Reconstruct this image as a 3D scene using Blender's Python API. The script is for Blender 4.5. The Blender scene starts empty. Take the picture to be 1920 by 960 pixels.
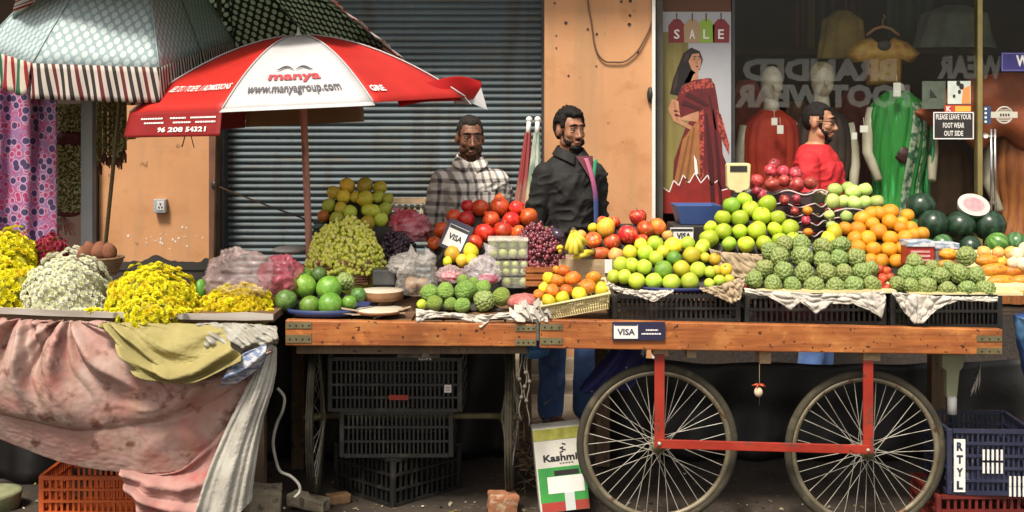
import bpy, bmesh, math, random
from mathutils import Vector as V, Matrix, Euler, noise as mnoise
R = math.radians
PI = math.pi
rng = random.Random(7)
SC = bpy.context.scene
COL = SC.collection
FPX, CD, CH, HY = 2275.0, 5.0, 1.63, 240.0      # focal length in px, camera distance, camera height, horizon row
GZ = -0.045                                      # road level
PZ = 0.05                                        # pavement level


def P(px, py, Y):
    d = Y + CD
    return V(((px - 960) * d / FPX, Y, CH - (py - HY) * d / FPX))


def S(Y):
    return (Y + CD) / FPX


# ---------------------------------------------------------------- text
TXT = {}


def text_geo(s, bold=0.0):
    key = (s, bold)
    if key not in TXT:
        cu = bpy.data.curves.new('lettering', 'FONT')
        cu.body = s; cu.size = 1.0; cu.offset = bold; cu.resolution_u = 2
        cu.align_x = 'CENTER'; cu.align_y = 'CENTER'
        o = bpy.data.objects.new('lettering', cu); COL.objects.link(o)
        dg = bpy.context.evaluated_depsgraph_get(); dg.update()
        me = bpy.data.meshes.new_from_object(o.evaluated_get(dg))
        vs = [v.co.copy() for v in me.vertices]
        fs = [tuple(p.vertices) for p in me.polygons]
        bpy.data.objects.remove(o); bpy.data.curves.remove(cu); bpy.data.meshes.remove(me)
        xs = [v.x for v in vs]; ys = [v.y for v in vs]
        cx, cy = (min(xs) + max(xs)) / 2, (min(ys) + max(ys)) / 2
        w, h = max(xs) - min(xs), max(ys) - min(ys)
        TXT[key] = ([((v.x - cx) / w, (v.y - cy) / h) for v in vs], fs)   # unit box, centred
    return TXT[key]


# ---------------------------------------------------------------- mesh builder
class MB:
    def __init__(s):
        s.v = []; s.f = []; s.mi = []; s.sm = []; s.uv = {}; s.att = None

    def add(s, vs, fs, mi=0, sm=True, uvs=None):
        b = len(s.v)
        s.v += [V(v) for v in vs]
        for f in fs:
            if uvs is not None:
                s.uv[len(s.f)] = [uvs[i] for i in f]
            s.f.append(tuple(b + i for i in f)); s.mi.append(mi); s.sm.append(sm)
        return s

    def box(s, c, d, mi=0, rot=None, bev=0.0):
        c = V(c); hx, hy, hz = d[0] / 2, d[1] / 2, d[2] / 2
        M = (Euler(rot).to_matrix() if rot is not None and not isinstance(rot, Matrix) else rot)
        if bev <= 0:
            pts = [V((x, y, z)) for x in (-hx, hx) for y in (-hy, hy) for z in (-hz, hz)]
            fs = [(0, 1, 3, 2), (4, 6, 7, 5), (0, 4, 5, 1), (2, 3, 7, 6), (0, 2, 6, 4), (1, 5, 7, 3)]
        else:
            bm = bmesh.new(); bmesh.ops.create_cube(bm, size=1.0)
            for v in bm.verts: v.co = V((v.co.x * d[0], v.co.y * d[1], v.co.z * d[2]))
            bmesh.ops.bevel(bm, geom=bm.edges[:], offset=min(bev, min(d) * .45), segments=2, affect='EDGES', profile=.6)
            bm.verts.index_update()
            pts = [v.co.copy() for v in bm.verts]; fs = [tuple(v.index for v in f.verts) for f in bm.faces]; bm.free()
        if M is not None: pts = [M @ p for p in pts]
        return s.add([p + c for p in pts], fs, mi, False)

    def bar(s, a, b, w, h, mi=0, up=(0, 0, 1), bev=0.0):
        a, b = V(a), V(b); z = b - a; L = z.length; z = z.normalized()
        u = V(up)
        if abs(z.dot(u)) > .98: u = V((0, 1, 0))
        x = u.cross(z).normalized(); y = z.cross(x)
        M = Matrix((x, y, z)).transposed()
        return s.box((a + b) / 2, (w, h, L), mi, M, bev)

    def tube(s, pts, r, n=8, mi=0, caps=True, sm=True, closed=False):
        pts = [V(p) for p in pts]
        if not hasattr(r, '__len__'): r = [r] * len(pts)
        vs = []; fs = []; m = len(pts); px = None
        for i, p in enumerate(pts):
            if closed: t = pts[(i + 1) % m] - pts[i - 1]
            else: t = (pts[min(i + 1, m - 1)] - pts[max(i - 1, 0)])
            t = t.normalized() if t.length > 1e-9 else V((0, 0, 1))
            if px is None:
                px = t.orthogonal().normalized()
            else:
                px = px - t * px.dot(t)
                px = px.normalized() if px.length > 1e-6 else t.orthogonal().normalized()
            py = t.cross(px)
            for k in range(n):
                a = 2 * PI * k / n
                vs.append(p + (px * math.cos(a) + py * math.sin(a)) * r[i])
        rings = m if closed else m - 1
        for i in range(rings):
            j = (i + 1) % m
            for k in range(n):
                k2 = (k + 1) % n
                fs.append((i * n + k, i * n + k2, j * n + k2, j * n + k))
        if caps and not closed:
            fs.append(tuple(range(n - 1, -1, -1))); fs.append(tuple((m - 1) * n + k for k in range(n)))
        return s.add(vs, fs, mi, sm)

    def lathe(s, prof, c=(0, 0, 0), n=20, mi=0, M=None, sm=True, sx=1, sy=1, cap=False):
        c = V(c); vs = []; fs = []
        for (r, z) in prof:
            for k in range(n):
                a = 2 * PI * k / n
                p = V((r * math.cos(a) * sx, r * math.sin(a) * sy, z))
                vs.append((M @ p if M else p) + c)
        for i in range(len(prof) - 1):
            for k in range(n):
                k2 = (k + 1) % n
                fs.append((i * n + k, i * n + k2, (i + 1) * n + k2, (i + 1) * n + k))
        if cap:
            fs.append(tuple(range(n - 1, -1, -1))); fs.append(tuple((len(prof) - 1) * n + k for k in range(n)))
        return s.add(vs, fs, mi, sm)

    def ball(s, c, r, nu=14, nv=9, mi=0, M=None, keep=None, dis=None):
        c = V(c)
        if not hasattr(r, '__len__'): r = (r, r, r)
        vs = []; fs = []
        un = []
        for j in range(nv + 1):
            t = PI * j / nv
            for i in range(nu):
                a = 2 * PI * i / nu
                un.append(V((math.sin(t) * math.cos(a), math.sin(t) * math.sin(a), math.cos(t))))
        for q in un:
            d = dis(q) if dis else 1.0
            p = V((q.x * r[0] * d, q.y * r[1] * d, q.z * r[2] * d))
            vs.append((M @ p if M else p) + c)
        for j in range(nv):
            for i in range(nu):
                i2 = (i + 1) % nu
                f = (j * nu + i, (j + 1) * nu + i, (j + 1) * nu + i2, j * nu + i2)
                if keep and not keep(sum((un[k] for k in f), V((0, 0, 0))) / 4): continue
                fs.append(f)
        return s.add(vs, fs, mi, True)

    def grid(s, fn, nu, nv, mi=0, sm=True, uvfn=None, flip=False):
        vs = []; uvs = []
        for j in range(nv + 1):
            for i in range(nu + 1):
                u, v = i / nu, j / nv
                vs.append(fn(u, v)); uvs.append(uvfn(u, v) if uvfn else (u, v))
        fs = []
        for j in range(nv):
            for i in range(nu):
                a = j * (nu + 1) + i
                f = (a, a + 1, a + nu + 2, a + nu + 1)
                fs.append(f[::-1] if flip else f)
        return s.add(vs, fs, mi, sm, uvs)

    def prism(s, pts, off, mi=0, sm=False):
        pts = [V(p) for p in pts]; off = V(off); n = len(pts)
        vs = pts + [p + off for p in pts]
        fs = [tuple(range(n)), tuple(range(2 * n - 1, n - 1, -1))] + [(i, i + n, (i + 1) % n + n, (i + 1) % n) for i in range(n)]
        return s.add(vs, fs, mi, sm)

    def text(s, t, c, w, h, mi=0, x=(1, 0, 0), y=(0, 0, 1), bold=0.0, fn=None):
        vs, fs = text_geo(t, bold); c = V(c); x = V(x); y = V(y)
        if fn: pts = [fn(a, b) for a, b in vs]
        else: pts = [c + x * (a * w) + y * (b * h) for a, b in vs]
        return s.add(pts, fs, mi, False)

    def build(s, name, mats, parent=None, origin=None, mods=None):
        if parent is not None: o0 = V(parent.get('_org', (0, 0, 0)))
        elif origin is not None: o0 = V(origin)
        else:
            xs = [v.x for v in s.v]; ys = [v.y for v in s.v]; zs = [v.z for v in s.v]
            o0 = V(((min(xs) + max(xs)) / 2, (min(ys) + max(ys)) / 2, min(zs)))
        me = bpy.data.meshes.new(name)
        me.from_pydata([tuple(v - o0) for v in s.v], [], s.f)
        if not isinstance(mats, (list, tuple)): mats = [mats]
        for m in mats: me.materials.append(m)
        me.polygons.foreach_set('material_index', s.mi)
        me.polygons.foreach_set('use_smooth', s.sm)
        if s.uv:
            ul = me.uv_layers.new(name='UVMap')
            for p in me.polygons:
                q = s.uv.get(p.index)
                if q:
                    for li, c in zip(p.loop_indices, q): ul.data[li].uv = c
        if s.att:
            for an, vals in s.att.items():
                at = me.attributes.new(an, 'FLOAT', 'POINT'); at.data.foreach_set('value', vals)
        me.update()
        o = bpy.data.objects.new(name, me); COL.objects.link(o)
        if parent is not None:
            o.parent = parent
        else: o.location = o0
        o['_org'] = tuple(o0)
        if mods:
            for k, kw in mods:
                m = o.modifiers.new(k.lower(), k)
                for a, b in kw.items(): setattr(m, a, b)
        return o


def thing(name, label, cat, loc, group=None, rotz=0):
    o = bpy.data.objects.new(name, None); COL.objects.link(o)
    o.location = V(loc); o.rotation_euler.z = rotz; o.empty_display_size = .05
    o['_org'] = tuple(V(loc)) if not rotz else (0, 0, 0)
    return tag(o, label, cat, group)


def tag(o, label=None, cat=None, group=None, kind=None):
    if label:
        o['label'] = label
        if not 4 <= len(label.split()) <= 16: print('LABEL LEN', len(label.split()), label)
    if cat: o['category'] = cat
    if group: o['group'] = group
    if kind: o['kind'] = kind
    return o


def ordi(n):
    w = 'first second third fourth fifth sixth seventh eighth ninth tenth eleventh twelfth'.split()
    return w[n] if n < len(w) else f'{n + 1}th'


# ---------------------------------------------------------------- materials
def node_mat(name):
    m = bpy.data.materials.new(name); m.use_nodes = True
    nt = m.node_tree
    return m, nt, nt.nodes['Principled BSDF']


def N(nt, t, **kw):
    n = nt.nodes.new(t)
    for k, v in kw.items():
        if k.startswith('in_'):
            n.inputs[k[3:].replace('_', ' ')].default_value = v
        else: setattr(n, k, v)
    return n


def c4(c): return (c[0], c[1], c[2], 1.0)


def noise_fac(nt, scale, detail=4, coords='Object', stretch=(1, 1, 1), lo=.35, hi=.65, rough=.55, w=0.0):
    tc = N(nt, 'ShaderNodeTexCoord'); mp = N(nt, 'ShaderNodeMapping')
    mp.inputs['Scale'].default_value = stretch; mp.inputs['Location'].default_value = (w, w * 1.7, w * .6)
    no = N(nt, 'ShaderNodeTexNoise'); no.inputs['Scale'].default_value = scale; no.inputs['Detail'].default_value = detail
    no.inputs['Roughness'].default_value = rough
    nt.links.new(tc.outputs[coords], mp.inputs['Vector']); nt.links.new(mp.outputs[0], no.inputs['Vector'])
    mr = N(nt, 'ShaderNodeMapRange'); mr.inputs['From Min'].default_value = lo; mr.inputs['From Max'].default_value = hi
    nt.links.new(no.outputs['Fac'], mr.inputs['Value'])
    return mr.outputs[0], no.outputs['Fac'], mp.outputs[0]


def mixc(nt, fac, a, b, blend='MIX'):
    m = N(nt, 'ShaderNodeMix', data_type='RGBA', blend_type=blend)
    for sock, val in ((m.inputs[0], fac), (m.inputs[6], a), (m.inputs[7], b)):
        if hasattr(val, 'is_linked') or isinstance(val, bpy.types.NodeSocket): nt.links.new(val, sock)
        elif isinstance(val, (int, float)): sock.default_value = val
        else: sock.default_value = c4(val)
    return m.outputs[2]


def mathn(nt, op, a, b=None, clamp=False):
    m = N(nt, 'ShaderNodeMath', operation=op); m.use_clamp = clamp
    for i, val in enumerate((a, b)):
        if val is None: continue
        if isinstance(val, bpy.types.NodeSocket): nt.links.new(val, m.inputs[i])
        else: m.inputs[i].default_value = val
    return m.outputs[0]


def bump(nt, bs, h, strength=.3, dist=.01):
    b = N(nt, 'ShaderNodeBump'); b.inputs['Strength'].default_value = strength; b.inputs['Distance'].default_value = dist
    nt.links.new(h, b.inputs['Height']); nt.links.new(b.outputs[0], bs.inputs['Normal'])
    return b


def mat(name, c, c2=None, scale=8, rough=.6, bmp=0, metal=0, spec=.5, coords='Object', rnd=0, lo=.35, hi=.65, stretch=(1, 1, 1),
        detail=4, c3=None, s3=30, lo3=.58, hi3=.66, sss=0, coat=0, bscale=None, bdist=.01, spots=None, sps=9, splo=.66, sphi=.71, streak=None, strs=3):
    m, nt, bs = node_mat(name)
    bs.inputs['Roughness'].default_value = rough; bs.inputs['Metallic'].default_value = metal
    bs.inputs['Specular IOR Level'].default_value = spec; bs.inputs['Coat Weight'].default_value = coat
    if sss:
        bs.inputs['Subsurface Weight'].default_value = sss; bs.inputs['Subsurface Radius'].default_value = (1, .4, .2); bs.inputs['Subsurface Scale'].default_value = .008
    col = None
    if c2 is not None:
        fac, raw, _ = noise_fac(nt, scale, detail, coords, stretch, lo, hi)
        col = mixc(nt, fac, c, c2)
    if c3 is not None:
        f3, _, _ = noise_fac(nt, s3, 5, coords, stretch, lo3, hi3, w=3.3)
        col = mixc(nt, f3, col if col is not None else c, c3)
    if streak is not None:
        f5, _, _ = noise_fac(nt, strs, 5, coords, (3.5, 3.5, .35), .5, .72, w=6.1)
        col = mixc(nt, f5, col if col is not None else c, streak)
    if spots is not None:
        f4, _, _ = noise_fac(nt, sps, 3, coords, (1, 1, 1), splo, sphi, w=7.7)
        col = mixc(nt, f4, col if col is not None else c, spots)
    if rnd:
        oi = N(nt, 'ShaderNodeObjectInfo')
        hs = N(nt, 'ShaderNodeHueSaturation')
        v = mathn(nt, 'MULTIPLY_ADD', oi.outputs['Random'], rnd * 2); v.node.inputs[2].default_value = 1 - rnd
        nt.links.new(v, hs.inputs['Value'])
        r2 = mathn(nt, 'FRACT', mathn(nt, 'MULTIPLY', oi.outputs['Random'], 13.7))
        hh = mathn(nt, 'MULTIPLY_ADD', r2, rnd * .1); hh.node.inputs[2].default_value = .5 - rnd * .05
        nt.links.new(hh, hs.inputs['Hue'])
        if col is None: hs.inputs['Color'].default_value = c4(c)
        else: nt.links.new(col, hs.inputs['Color'])
        col = hs.outputs[0]
    if col is None: bs.inputs['Base Color'].default_value = c4(c)
    else: nt.links.new(col, bs.inputs['Base Color'])
    if bmp:
        _, raw, _ = noise_fac(nt, bscale or scale * 3, 6, coords, stretch)
        bump(nt, bs, raw, bmp, bdist)
    return m


def see_through(name, c, alpha, rough=.3, crinkle=30, spec=.5):
    """thin clear plastic: part transparent, part a milky glossy skin, denser along the crinkles"""
    m, nt, bs = node_mat(name)
    bs.inputs['Base Color'].default_value = c4(c); bs.inputs['Roughness'].default_value = rough
    fac, raw, _ = noise_fac(nt, crinkle, 5, lo=.3, hi=.75)
    bump(nt, bs, raw, .5, .02)
    tr = N(nt, 'ShaderNodeBsdfTransparent'); mx = N(nt, 'ShaderNodeMixShader')
    a = mathn(nt, 'MULTIPLY_ADD', fac, alpha * .9, True); a.node.inputs[2].default_value = alpha * .5
    nt.links.new(a, mx.inputs[0]); nt.links.new(tr.outputs[0], mx.inputs[1]); nt.links.new(bs.outputs[0], mx.inputs[2])
    nt.links.new(mx.outputs[0], nt.nodes['Material Output'].inputs['Surface'])
    return m


def fabric_through(nt, bs, col, amount=.4):
    """cloth that lets some light through"""
    tl = N(nt, 'ShaderNodeBsdfTranslucent'); mx = N(nt, 'ShaderNodeMixShader'); mx.inputs[0].default_value = amount
    if isinstance(col, bpy.types.NodeSocket): nt.links.new(col, tl.inputs['Color'])
    else: tl.inputs['Color'].default_value = c4(col)
    nt.links.new(bs.outputs[0], mx.inputs[1]); nt.links.new(tl.outputs[0], mx.inputs[2])
    nt.links.new(mx.outputs[0], nt.nodes['Material Output'].inputs['Surface'])


def thin_cloth(name, c, amount=.35, rough=.7, c2=None, scale=6):
    m, nt, bs = node_mat(name); bs.inputs['Roughness'].default_value = rough
    col = c
    if c2 is not None:
        fac, raw, _ = noise_fac(nt, scale, 5); col = mixc(nt, fac, c, c2); nt.links.new(col, bs.inputs['Base Color'])
    else: bs.inputs['Base Color'].default_value = c4(c)
    _, raw, _ = noise_fac(nt, 25, 5); bump(nt, bs, raw, .15, .01)
    fabric_through(nt, bs, col, amount)
    return m


def uv_dots(name, ground, dot, scale, thr, amount=.4, soft=.03):
    m, nt, bs = node_mat(name); bs.inputs['Roughness'].default_value = .6
    tc = N(nt, 'ShaderNodeTexCoord'); mp = N(nt, 'ShaderNodeMapping'); mp.inputs['Rotation'].default_value = (0, 0, R(38))
    vo = N(nt, 'ShaderNodeTexVoronoi', voronoi_dimensions='2D'); vo.inputs['Scale'].default_value = scale; vo.inputs['Randomness'].default_value = .08
    nt.links.new(tc.outputs['UV'], mp.inputs[0]); nt.links.new(mp.outputs[0], vo.inputs['Vector'])
    mr = N(nt, 'ShaderNodeMapRange'); mr.inputs['From Min'].default_value = thr - soft; mr.inputs['From Max'].default_value = thr + soft
    nt.links.new(vo.outputs['Distance'], mr.inputs['Value'])
    f2, _, _ = noise_fac(nt, 3, 4)
    d2 = mixc(nt, f2, dot, tuple(x * .8 for x in dot))
    col = mixc(nt, mr.outputs[0], d2, ground)
    nt.links.new(col, bs.inputs['Base Color'])
    fabric_through(nt, bs, col, amount)
    return m


def uv_stripes(name, cols, width, amount=.3):
    m, nt, bs = node_mat(name); bs.inputs['Roughness'].default_value = .7
    tc = N(nt, 'ShaderNodeTexCoord'); sp = N(nt, 'ShaderNodeSeparateXYZ')
    nt.links.new(tc.outputs['UV'], sp.inputs[0])
    f = mathn(nt, 'FRACT', mathn(nt, 'DIVIDE', sp.outputs[0], width))
    rp = N(nt, 'ShaderNodeValToRGB'); rp.color_ramp.interpolation = 'CONSTANT'
    n = len(cols)
    while len(rp.color_ramp.elements) < n: rp.color_ramp.elements.new(.5)
    for i, c in enumerate(cols):
        rp.color_ramp.elements[i].position = i / n; rp.color_ramp.elements[i].color = c4(c)
    nt.links.new(f, rp.inputs[0]); nt.links.new(rp.outputs[0], bs.inputs['Base Color'])
    fabric_through(nt, bs, rp.outputs[0], amount)
    return m


def wood(name, c, c2, c3=None, axis=0, rough=.6, knots=True):
    st = [3, 3, 3]; st[axis] = .25
    m, nt, bs = node_mat(name); bs.inputs['Roughness'].default_value = rough
    f1, r1, _ = noise_fac(nt, 14, 8, 'Object', tuple(st), .3, .7)
    col = mixc(nt, f1, c, c2)
    st2 = [1, 1, 1]; st2[axis] = .6
    f2, r2, _ = noise_fac(nt, 9, 6, 'Object', tuple(st2), .5, .72, w=2.2)
    if c3 is not None: col = mixc(nt, f2, col, c3)
    f4, r4, _ = noise_fac(nt, 45, 2, 'Object', (1, 1, 1), .66, .7, w=5.1)
    col = mixc(nt, f4, col, tuple(x * .25 for x in c2))
    f6, _, _ = noise_fac(nt, 3.2, 6, 'Object', (1, 1, 1), .47, .75, w=8.4)
    col = mixc(nt, mathn(nt, 'MULTIPLY', f6, .75), col, tuple(x * .42 for x in c2))
    f7, _, _ = noise_fac(nt, 22, 4, 'Object', tuple(st2), .62, .7, w=9.9)
    col = mixc(nt, mathn(nt, 'MULTIPLY', f7, .5), col, tuple(min(.6, x * 1.7) for x in c))
    nt.links.new(col, bs.inputs['Base Color'])
    bump(nt, bs, r1, .45, .006)
    return m


def crumple(u, v, seed=0.0):
    """creased sheet: flat facets meeting in sharp lines"""
    d = mnoise.voronoi(V((u, v, seed)))[0]
    return min(d[1] - d[0], .5)
# ================================================================ camera, light, sky
cam = bpy.data.cameras.new('camera'); cam.sensor_width = 36; cam.lens = FPX / 1920 * 36
cam.shift_y = -(480 - HY) / 1920; cam.clip_end = 300; cam.clip_start = .05
co = bpy.data.objects.new('camera', cam); COL.objects.link(co); co.location = (0, -CD, CH); co.rotation_euler = (R(90), 0, 0)
SC.camera = co
SUN_EL, SUN_AZ = R(57), R(203)
w = bpy.data.worlds.new('World'); SC.world = w; w.use_nodes = True
nt = w.node_tree; bg = nt.nodes['Background']; sky = nt.nodes.new('ShaderNodeTexSky')
sky.sky_type = 'NISHITA'; sky.sun_disc = False; sky.sun_elevation = SUN_EL; sky.sun_rotation = SUN_AZ
sky.air_density = 1.2; sky.dust_density = 3.0; sky.ozone_density = .7
hz_ = nt.nodes.new('ShaderNodeHueSaturation'); hz_.inputs['Saturation'].default_value = .45   # hazy white sky
nt.links.new(sky.outputs[0], hz_.inputs['Color']); wm = nt.nodes.new('ShaderNodeMix'); wm.data_type = 'RGBA'; wm.blend_type = 'MULTIPLY'; wm.inputs[0].default_value = 1
wm.inputs[7].default_value = (1.06, .99, .88, 1); nt.links.new(hz_.outputs[0], wm.inputs[6]); nt.links.new(wm.outputs[2], bg.inputs[0]); bg.inputs[1].default_value = .13
sl = bpy.data.lights.new('sun', 'SUN'); sl.energy = 3.15; sl.angle = R(12); sl.color = (1, .92, .79)
so = bpy.data.objects.new('sun', sl); COL.objects.link(so)
sd = V((math.sin(SUN_AZ) * math.cos(SUN_EL), math.cos(SUN_AZ) * math.cos(SUN_EL), math.sin(SUN_EL)))
so.rotation_euler = (-sd).to_track_quat('-Z', 'Y').to_euler(); so.location = sd * 30
vs = SC.view_settings; vs.view_transform = 'Standard'; vs.look = 'None'; vs.exposure = 0.6; vs.gamma = 1
SC.render.engine = 'CYCLES'
cy = SC.cycles; cy.use_denoising = True; cy.max_bounces = 7; cy.transparent_max_bounces = 16; cy.diffuse_bounces = 3
cy.sample_clamp_indirect = 6; cy.caustics_reflective = False; cy.caustics_refractive = False
try: cy.denoiser = 'OPENIMAGEDENOISE'
except Exception: pass


def catmull(a, b, c, d, t):
    return .5 * ((2 * b) + (c - a) * t + (2 * a - 5 * b + 4 * c - d) * t * t + (3 * b - a - 3 * c + d) * t ** 3)


def spline(pts, u):
    n = len(pts) - 1; x = min(max(u, 0), 1) * n; i = min(int(x), n - 1); t = x - i
    return catmull(pts[max(i - 1, 0)], pts[i], pts[i + 1], pts[min(i + 2, n)], t)


def patch(rows):
    def fn(u, v): return spline([spline(r, u) for r in rows], v)
    return fn


def nz(p, s=1.0): return mnoise.noise(V(p) * s)


# ================================================================ shared materials
M = {}
M['ground'] = mat('ground', (.026, .019, .014), (.058, .042, .03), 3, .85, .6, c3=(.12, .09, .06), s3=40, lo3=.6, hi3=.68)
M['pavement'] = mat('pavement', (.30, .25, .18), (.2, .16, .11), 4, .85, .4, stretch=(.4, 1, 1), c3=(.1, .08, .06), s3=14)
M['orange'] = mat('orange plaster', (.58, .30, .145), (.51, .25, .115), 2.2, .8, .15, c3=(.44, .2, .08), s3=6, lo3=.55, hi3=.74, bscale=30, streak=(.43, .24, .12), strs=2.2, spots=(.30, .15, .07), sps=16, splo=.68, sphi=.72)
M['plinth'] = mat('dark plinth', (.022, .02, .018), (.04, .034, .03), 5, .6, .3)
M['jamb'] = mat('brown jamb', (.17, .075, .045), (.11, .05, .035), 9, .55, .1)
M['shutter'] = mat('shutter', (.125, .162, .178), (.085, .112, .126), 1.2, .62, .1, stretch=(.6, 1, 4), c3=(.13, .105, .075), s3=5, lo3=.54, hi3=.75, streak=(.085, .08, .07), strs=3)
M['darkmetal'] = mat('dark metal', (.03, .03, .032), (.05, .05, .05), 8, .4)
M['greymetal'] = mat('grey metal', (.36, .38, .40), (.28, .3, .32), 4, .45, .05)
M['white'] = mat('white paint', (.78, .77, .74), (.68, .67, .64), 6, .5)
M['cream'] = mat('cream plastic', (.72, .64, .34), (.62, .54, .28), 12, .4, .1)
M['black'] = mat('black', (.018, .016, .016), (.03, .027, .026), 10, .5)
M['blacktext'] = mat('black lettering', (.02, .02, .022), rough=.5)
M['whitetext'] = mat('white lettering', (.8, .78, .76), rough=.5)
M['shade_granite'] = mat('shade_granite', (.02, .017, .016), (.05, .042, .04), 60, .3)
M['interior'] = mat('interior wall', (.065, .032, .023), (.04, .02, .015), 3, .8)
M['gold'] = mat('brass', (.42, .34, .14), (.3, .24, .1), 8, .35, metal=.6)
M['concrete'] = mat('concrete', (.22, .2, .18), (.14, .13, .115), 5, .9, .4)
M['shade_sheet'] = mat('dark tarp', (.007, .006, .006), (.012, .010, .010), 5, .55, .3)  # near black, for the added sheets that stand for shade
M['skyroof'] = mat('eave', (.3, .26, .2), (.22, .19, .15), 4, .9)

# ================================================================ ground, pavement
m = MB(); m.grid(lambda u, v: V((-60 + 120 * u, -60 + 160 * v, GZ)), 40, 40)
tag(m.build('ground', M['ground'], origin=(0, 0, GZ)), kind='structure')


def pv(u, v):
    return V((-12 + 24 * u, 1.22 + 1.6 * v, PZ + .004 * nz((u * 60, v * 5, 0))))
m = MB(); m.grid(pv, 120, 8)
m.box((0, 1.21, (PZ + GZ) / 2), (24, .05, PZ - GZ + .006))
tag(m.build('pavement', M['pavement'], origin=(0, 1.22, 0)), kind='structure')

# ================================================================ walls (front faces near Y = 2.6)
WY = 2.6
ZT = 3.3


def zpx(py, Y): return CH - (py - HY) * S(Y)
def xpx(px, Y): return (px - 960) * S(Y)


def wall_piece(mb, x0, x1, y0, y1, z0, z1, mi=0):
    mb.box(((x0 + x1) / 2, (y0 + y1) / 2, (z0 + z1) / 2), (x1 - x0, y1 - y0, z1 - z0), mi)


# left orange pier, its black painted base with a ragged edge
X0, X1 = xpx(186, 2.5), xpx(392, 2.5)
t = thing('wall_pier', 'orange plastered pier with black painted base beside the grey shutter', 'wall', (X0 / 2 + X1 / 2, 2.6, PZ))
ze = zpx(494, 2.5)
m = MB(); wall_piece(m, X0, X1, 2.5, 3.0, ze, ZT); m.build('plaster', M['orange'], t)
m = MB(); wall_piece(m, X0, X1, 2.506, 3.0, PZ - .05, ze - .002)
# ragged paint line
pts = []
for i in range(30):
    u = i / 29; base = -.02
    hh = .05 * max(0, 1 - abs(u - .52) / .13) * (1 + .4 * nz((u * 30, 1, 0))) + .012 * nz((u * 14, 5, 0)) + .012
    pts.append(V((X0 + .003 + (X1 - X0 - .006) * u, 2.497, ze + hh + (0.02 if u < .08 or u > .95 else 0))))
m.prism([V((X1 - .003, 2.497, ze - .04)), V((X0 + .003, 2.497, ze - .04))] + pts, (0, .0025, 0))
m.build('painted_base', M['plinth'], t)
# flaking paint spots
m = MB()
for i in range(26):
    px, py = rng.gauss(300, 38), rng.gauss(447, 8)
    c = P(min(max(px, 215), 380), py, 2.498); r = rng.uniform(.002, .009)
    m.prism([c + V((math.cos(a) * r * rng.uniform(.5, 1.2), 0, math.sin(a) * r * rng.uniform(.5, 1.4))) for a in [k * PI / 3.5 for k in range(7)]], (0, .003, 0))
m.build('paint_flake', M['white'], t)

# brown jamb
m = MB(); wall_piece(m, xpx(394, 2.5), xpx(411, 2.5), 2.47, 2.75, PZ, ZT)
wall_piece(m, xpx(411, 2.5) + .001, xpx(417, 2.5), 2.53, 2.75, PZ, ZT, 1)
tag(m.build('door_jamb', [M['jamb'], M['darkmetal']]), 'narrow reddish brown jamb between orange pier and shutter', 'jamb')

# dark recess behind the hanging cloths at the far left
m = MB(); wall_piece(m, -8, xpx(172, 2.7), 2.72, 3.0, PZ - .05, ZT)
tag(m.build('recess_wall', M['interior']), 'dark brown wall behind the hanging floral cloth and garlands', 'wall')
m = MB(); wall_piece(m, xpx(173, 2.5), xpx(185, 2.5), 2.44, 2.7, PZ, ZT)
tag(m.build('dark_post', M['darkmetal']), 'black square post between grey post and orange pier', 'post')
t = thing('steel_post', 'light grey square steel post beside the jasmine garlands', 'post', (xpx(166, 1.25), 1.25, PZ))
m = MB(); yy = 1.25; xx = xpx(166, yy)
m.box((xx, yy, (2.7 + PZ) / 2), (xpx(177, yy) - xpx(155, yy), .06, 2.7 - PZ), bev=.004); m.build('post', M['greymetal'], t)
m = MB(); m.box((xx, yy, PZ + .008), (.14, .14, .016)); m.build('base_plate', M['greymetal'], t)

# roller shutter
SX0, SX1 = xpx(417, 2.66), xpx(1022, 2.66)
t = thing('roller_shutter', 'blue grey corrugated roller shutter, closed, between two orange piers', 'shutter', ((SX0 + SX1) / 2, 2.66, PZ))
prof = []
pitch = .0405; z = .27
while z < ZT:
    for k, (dy, dz) in enumerate(((0, 0), (-.010, .004), (-.0185, .012), (-.020, .020), (-.0155, .028), (-.006, .034), (.001, .037))):
        prof.append((2.665 + dy, z + dz))
    z += pitch
m = MB(); nx = 24
vs_ = []; fs_ = []
for (y_, z_) in prof:
    for i in range(nx + 1):
        x_ = SX0 + (SX1 - SX0) * i / nx
        wv = .009 * nz((x_ * 1.3, z_ * 3, 2)) + .0028 * nz((x_ * 5, z_ * 25, 4)) + .012 * max(0, nz((x_ * 2.3, z_ * 2.6, 8)) - .35)
        vs_.append(V((x_, y_ + wv, z_)))
for j in range(len(prof) - 1):
    for i in range(nx):
        a = j * (nx + 1) + i; fs_.append((a, a + 1, a + nx + 2, a + nx + 1))
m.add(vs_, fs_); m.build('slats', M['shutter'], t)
m = MB(); m.box(((SX0 + SX1) / 2, 2.66, .245), (SX1 - SX0, .03, .05)); m.build('bottom_bar', M['darkmetal'], t)
m = MB(); m.box((SX0 + .012, 2.63, 1.7), (.024, .05, 3.1)); m.box((SX1 - .012, 2.63, 1.7), (.024, .05, 3.1)); m.build('guide_rail', M['darkmetal'], t)

# stone steps below the shutter
m = MB()
m.box(((SX0 + SX1) / 2 + .1, 2.52, .13), (SX1 - SX0 + .6, .30, .20), bev=.01)
m.box(((SX0 + SX1) / 2 + .1, 2.30, .085), (SX1 - SX0 + .6, .2, .10), bev=.01)
tag(m.build('stone_step', M['pavement']), 'worn beige stone steps in front of the shutter', 'steps')

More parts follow.
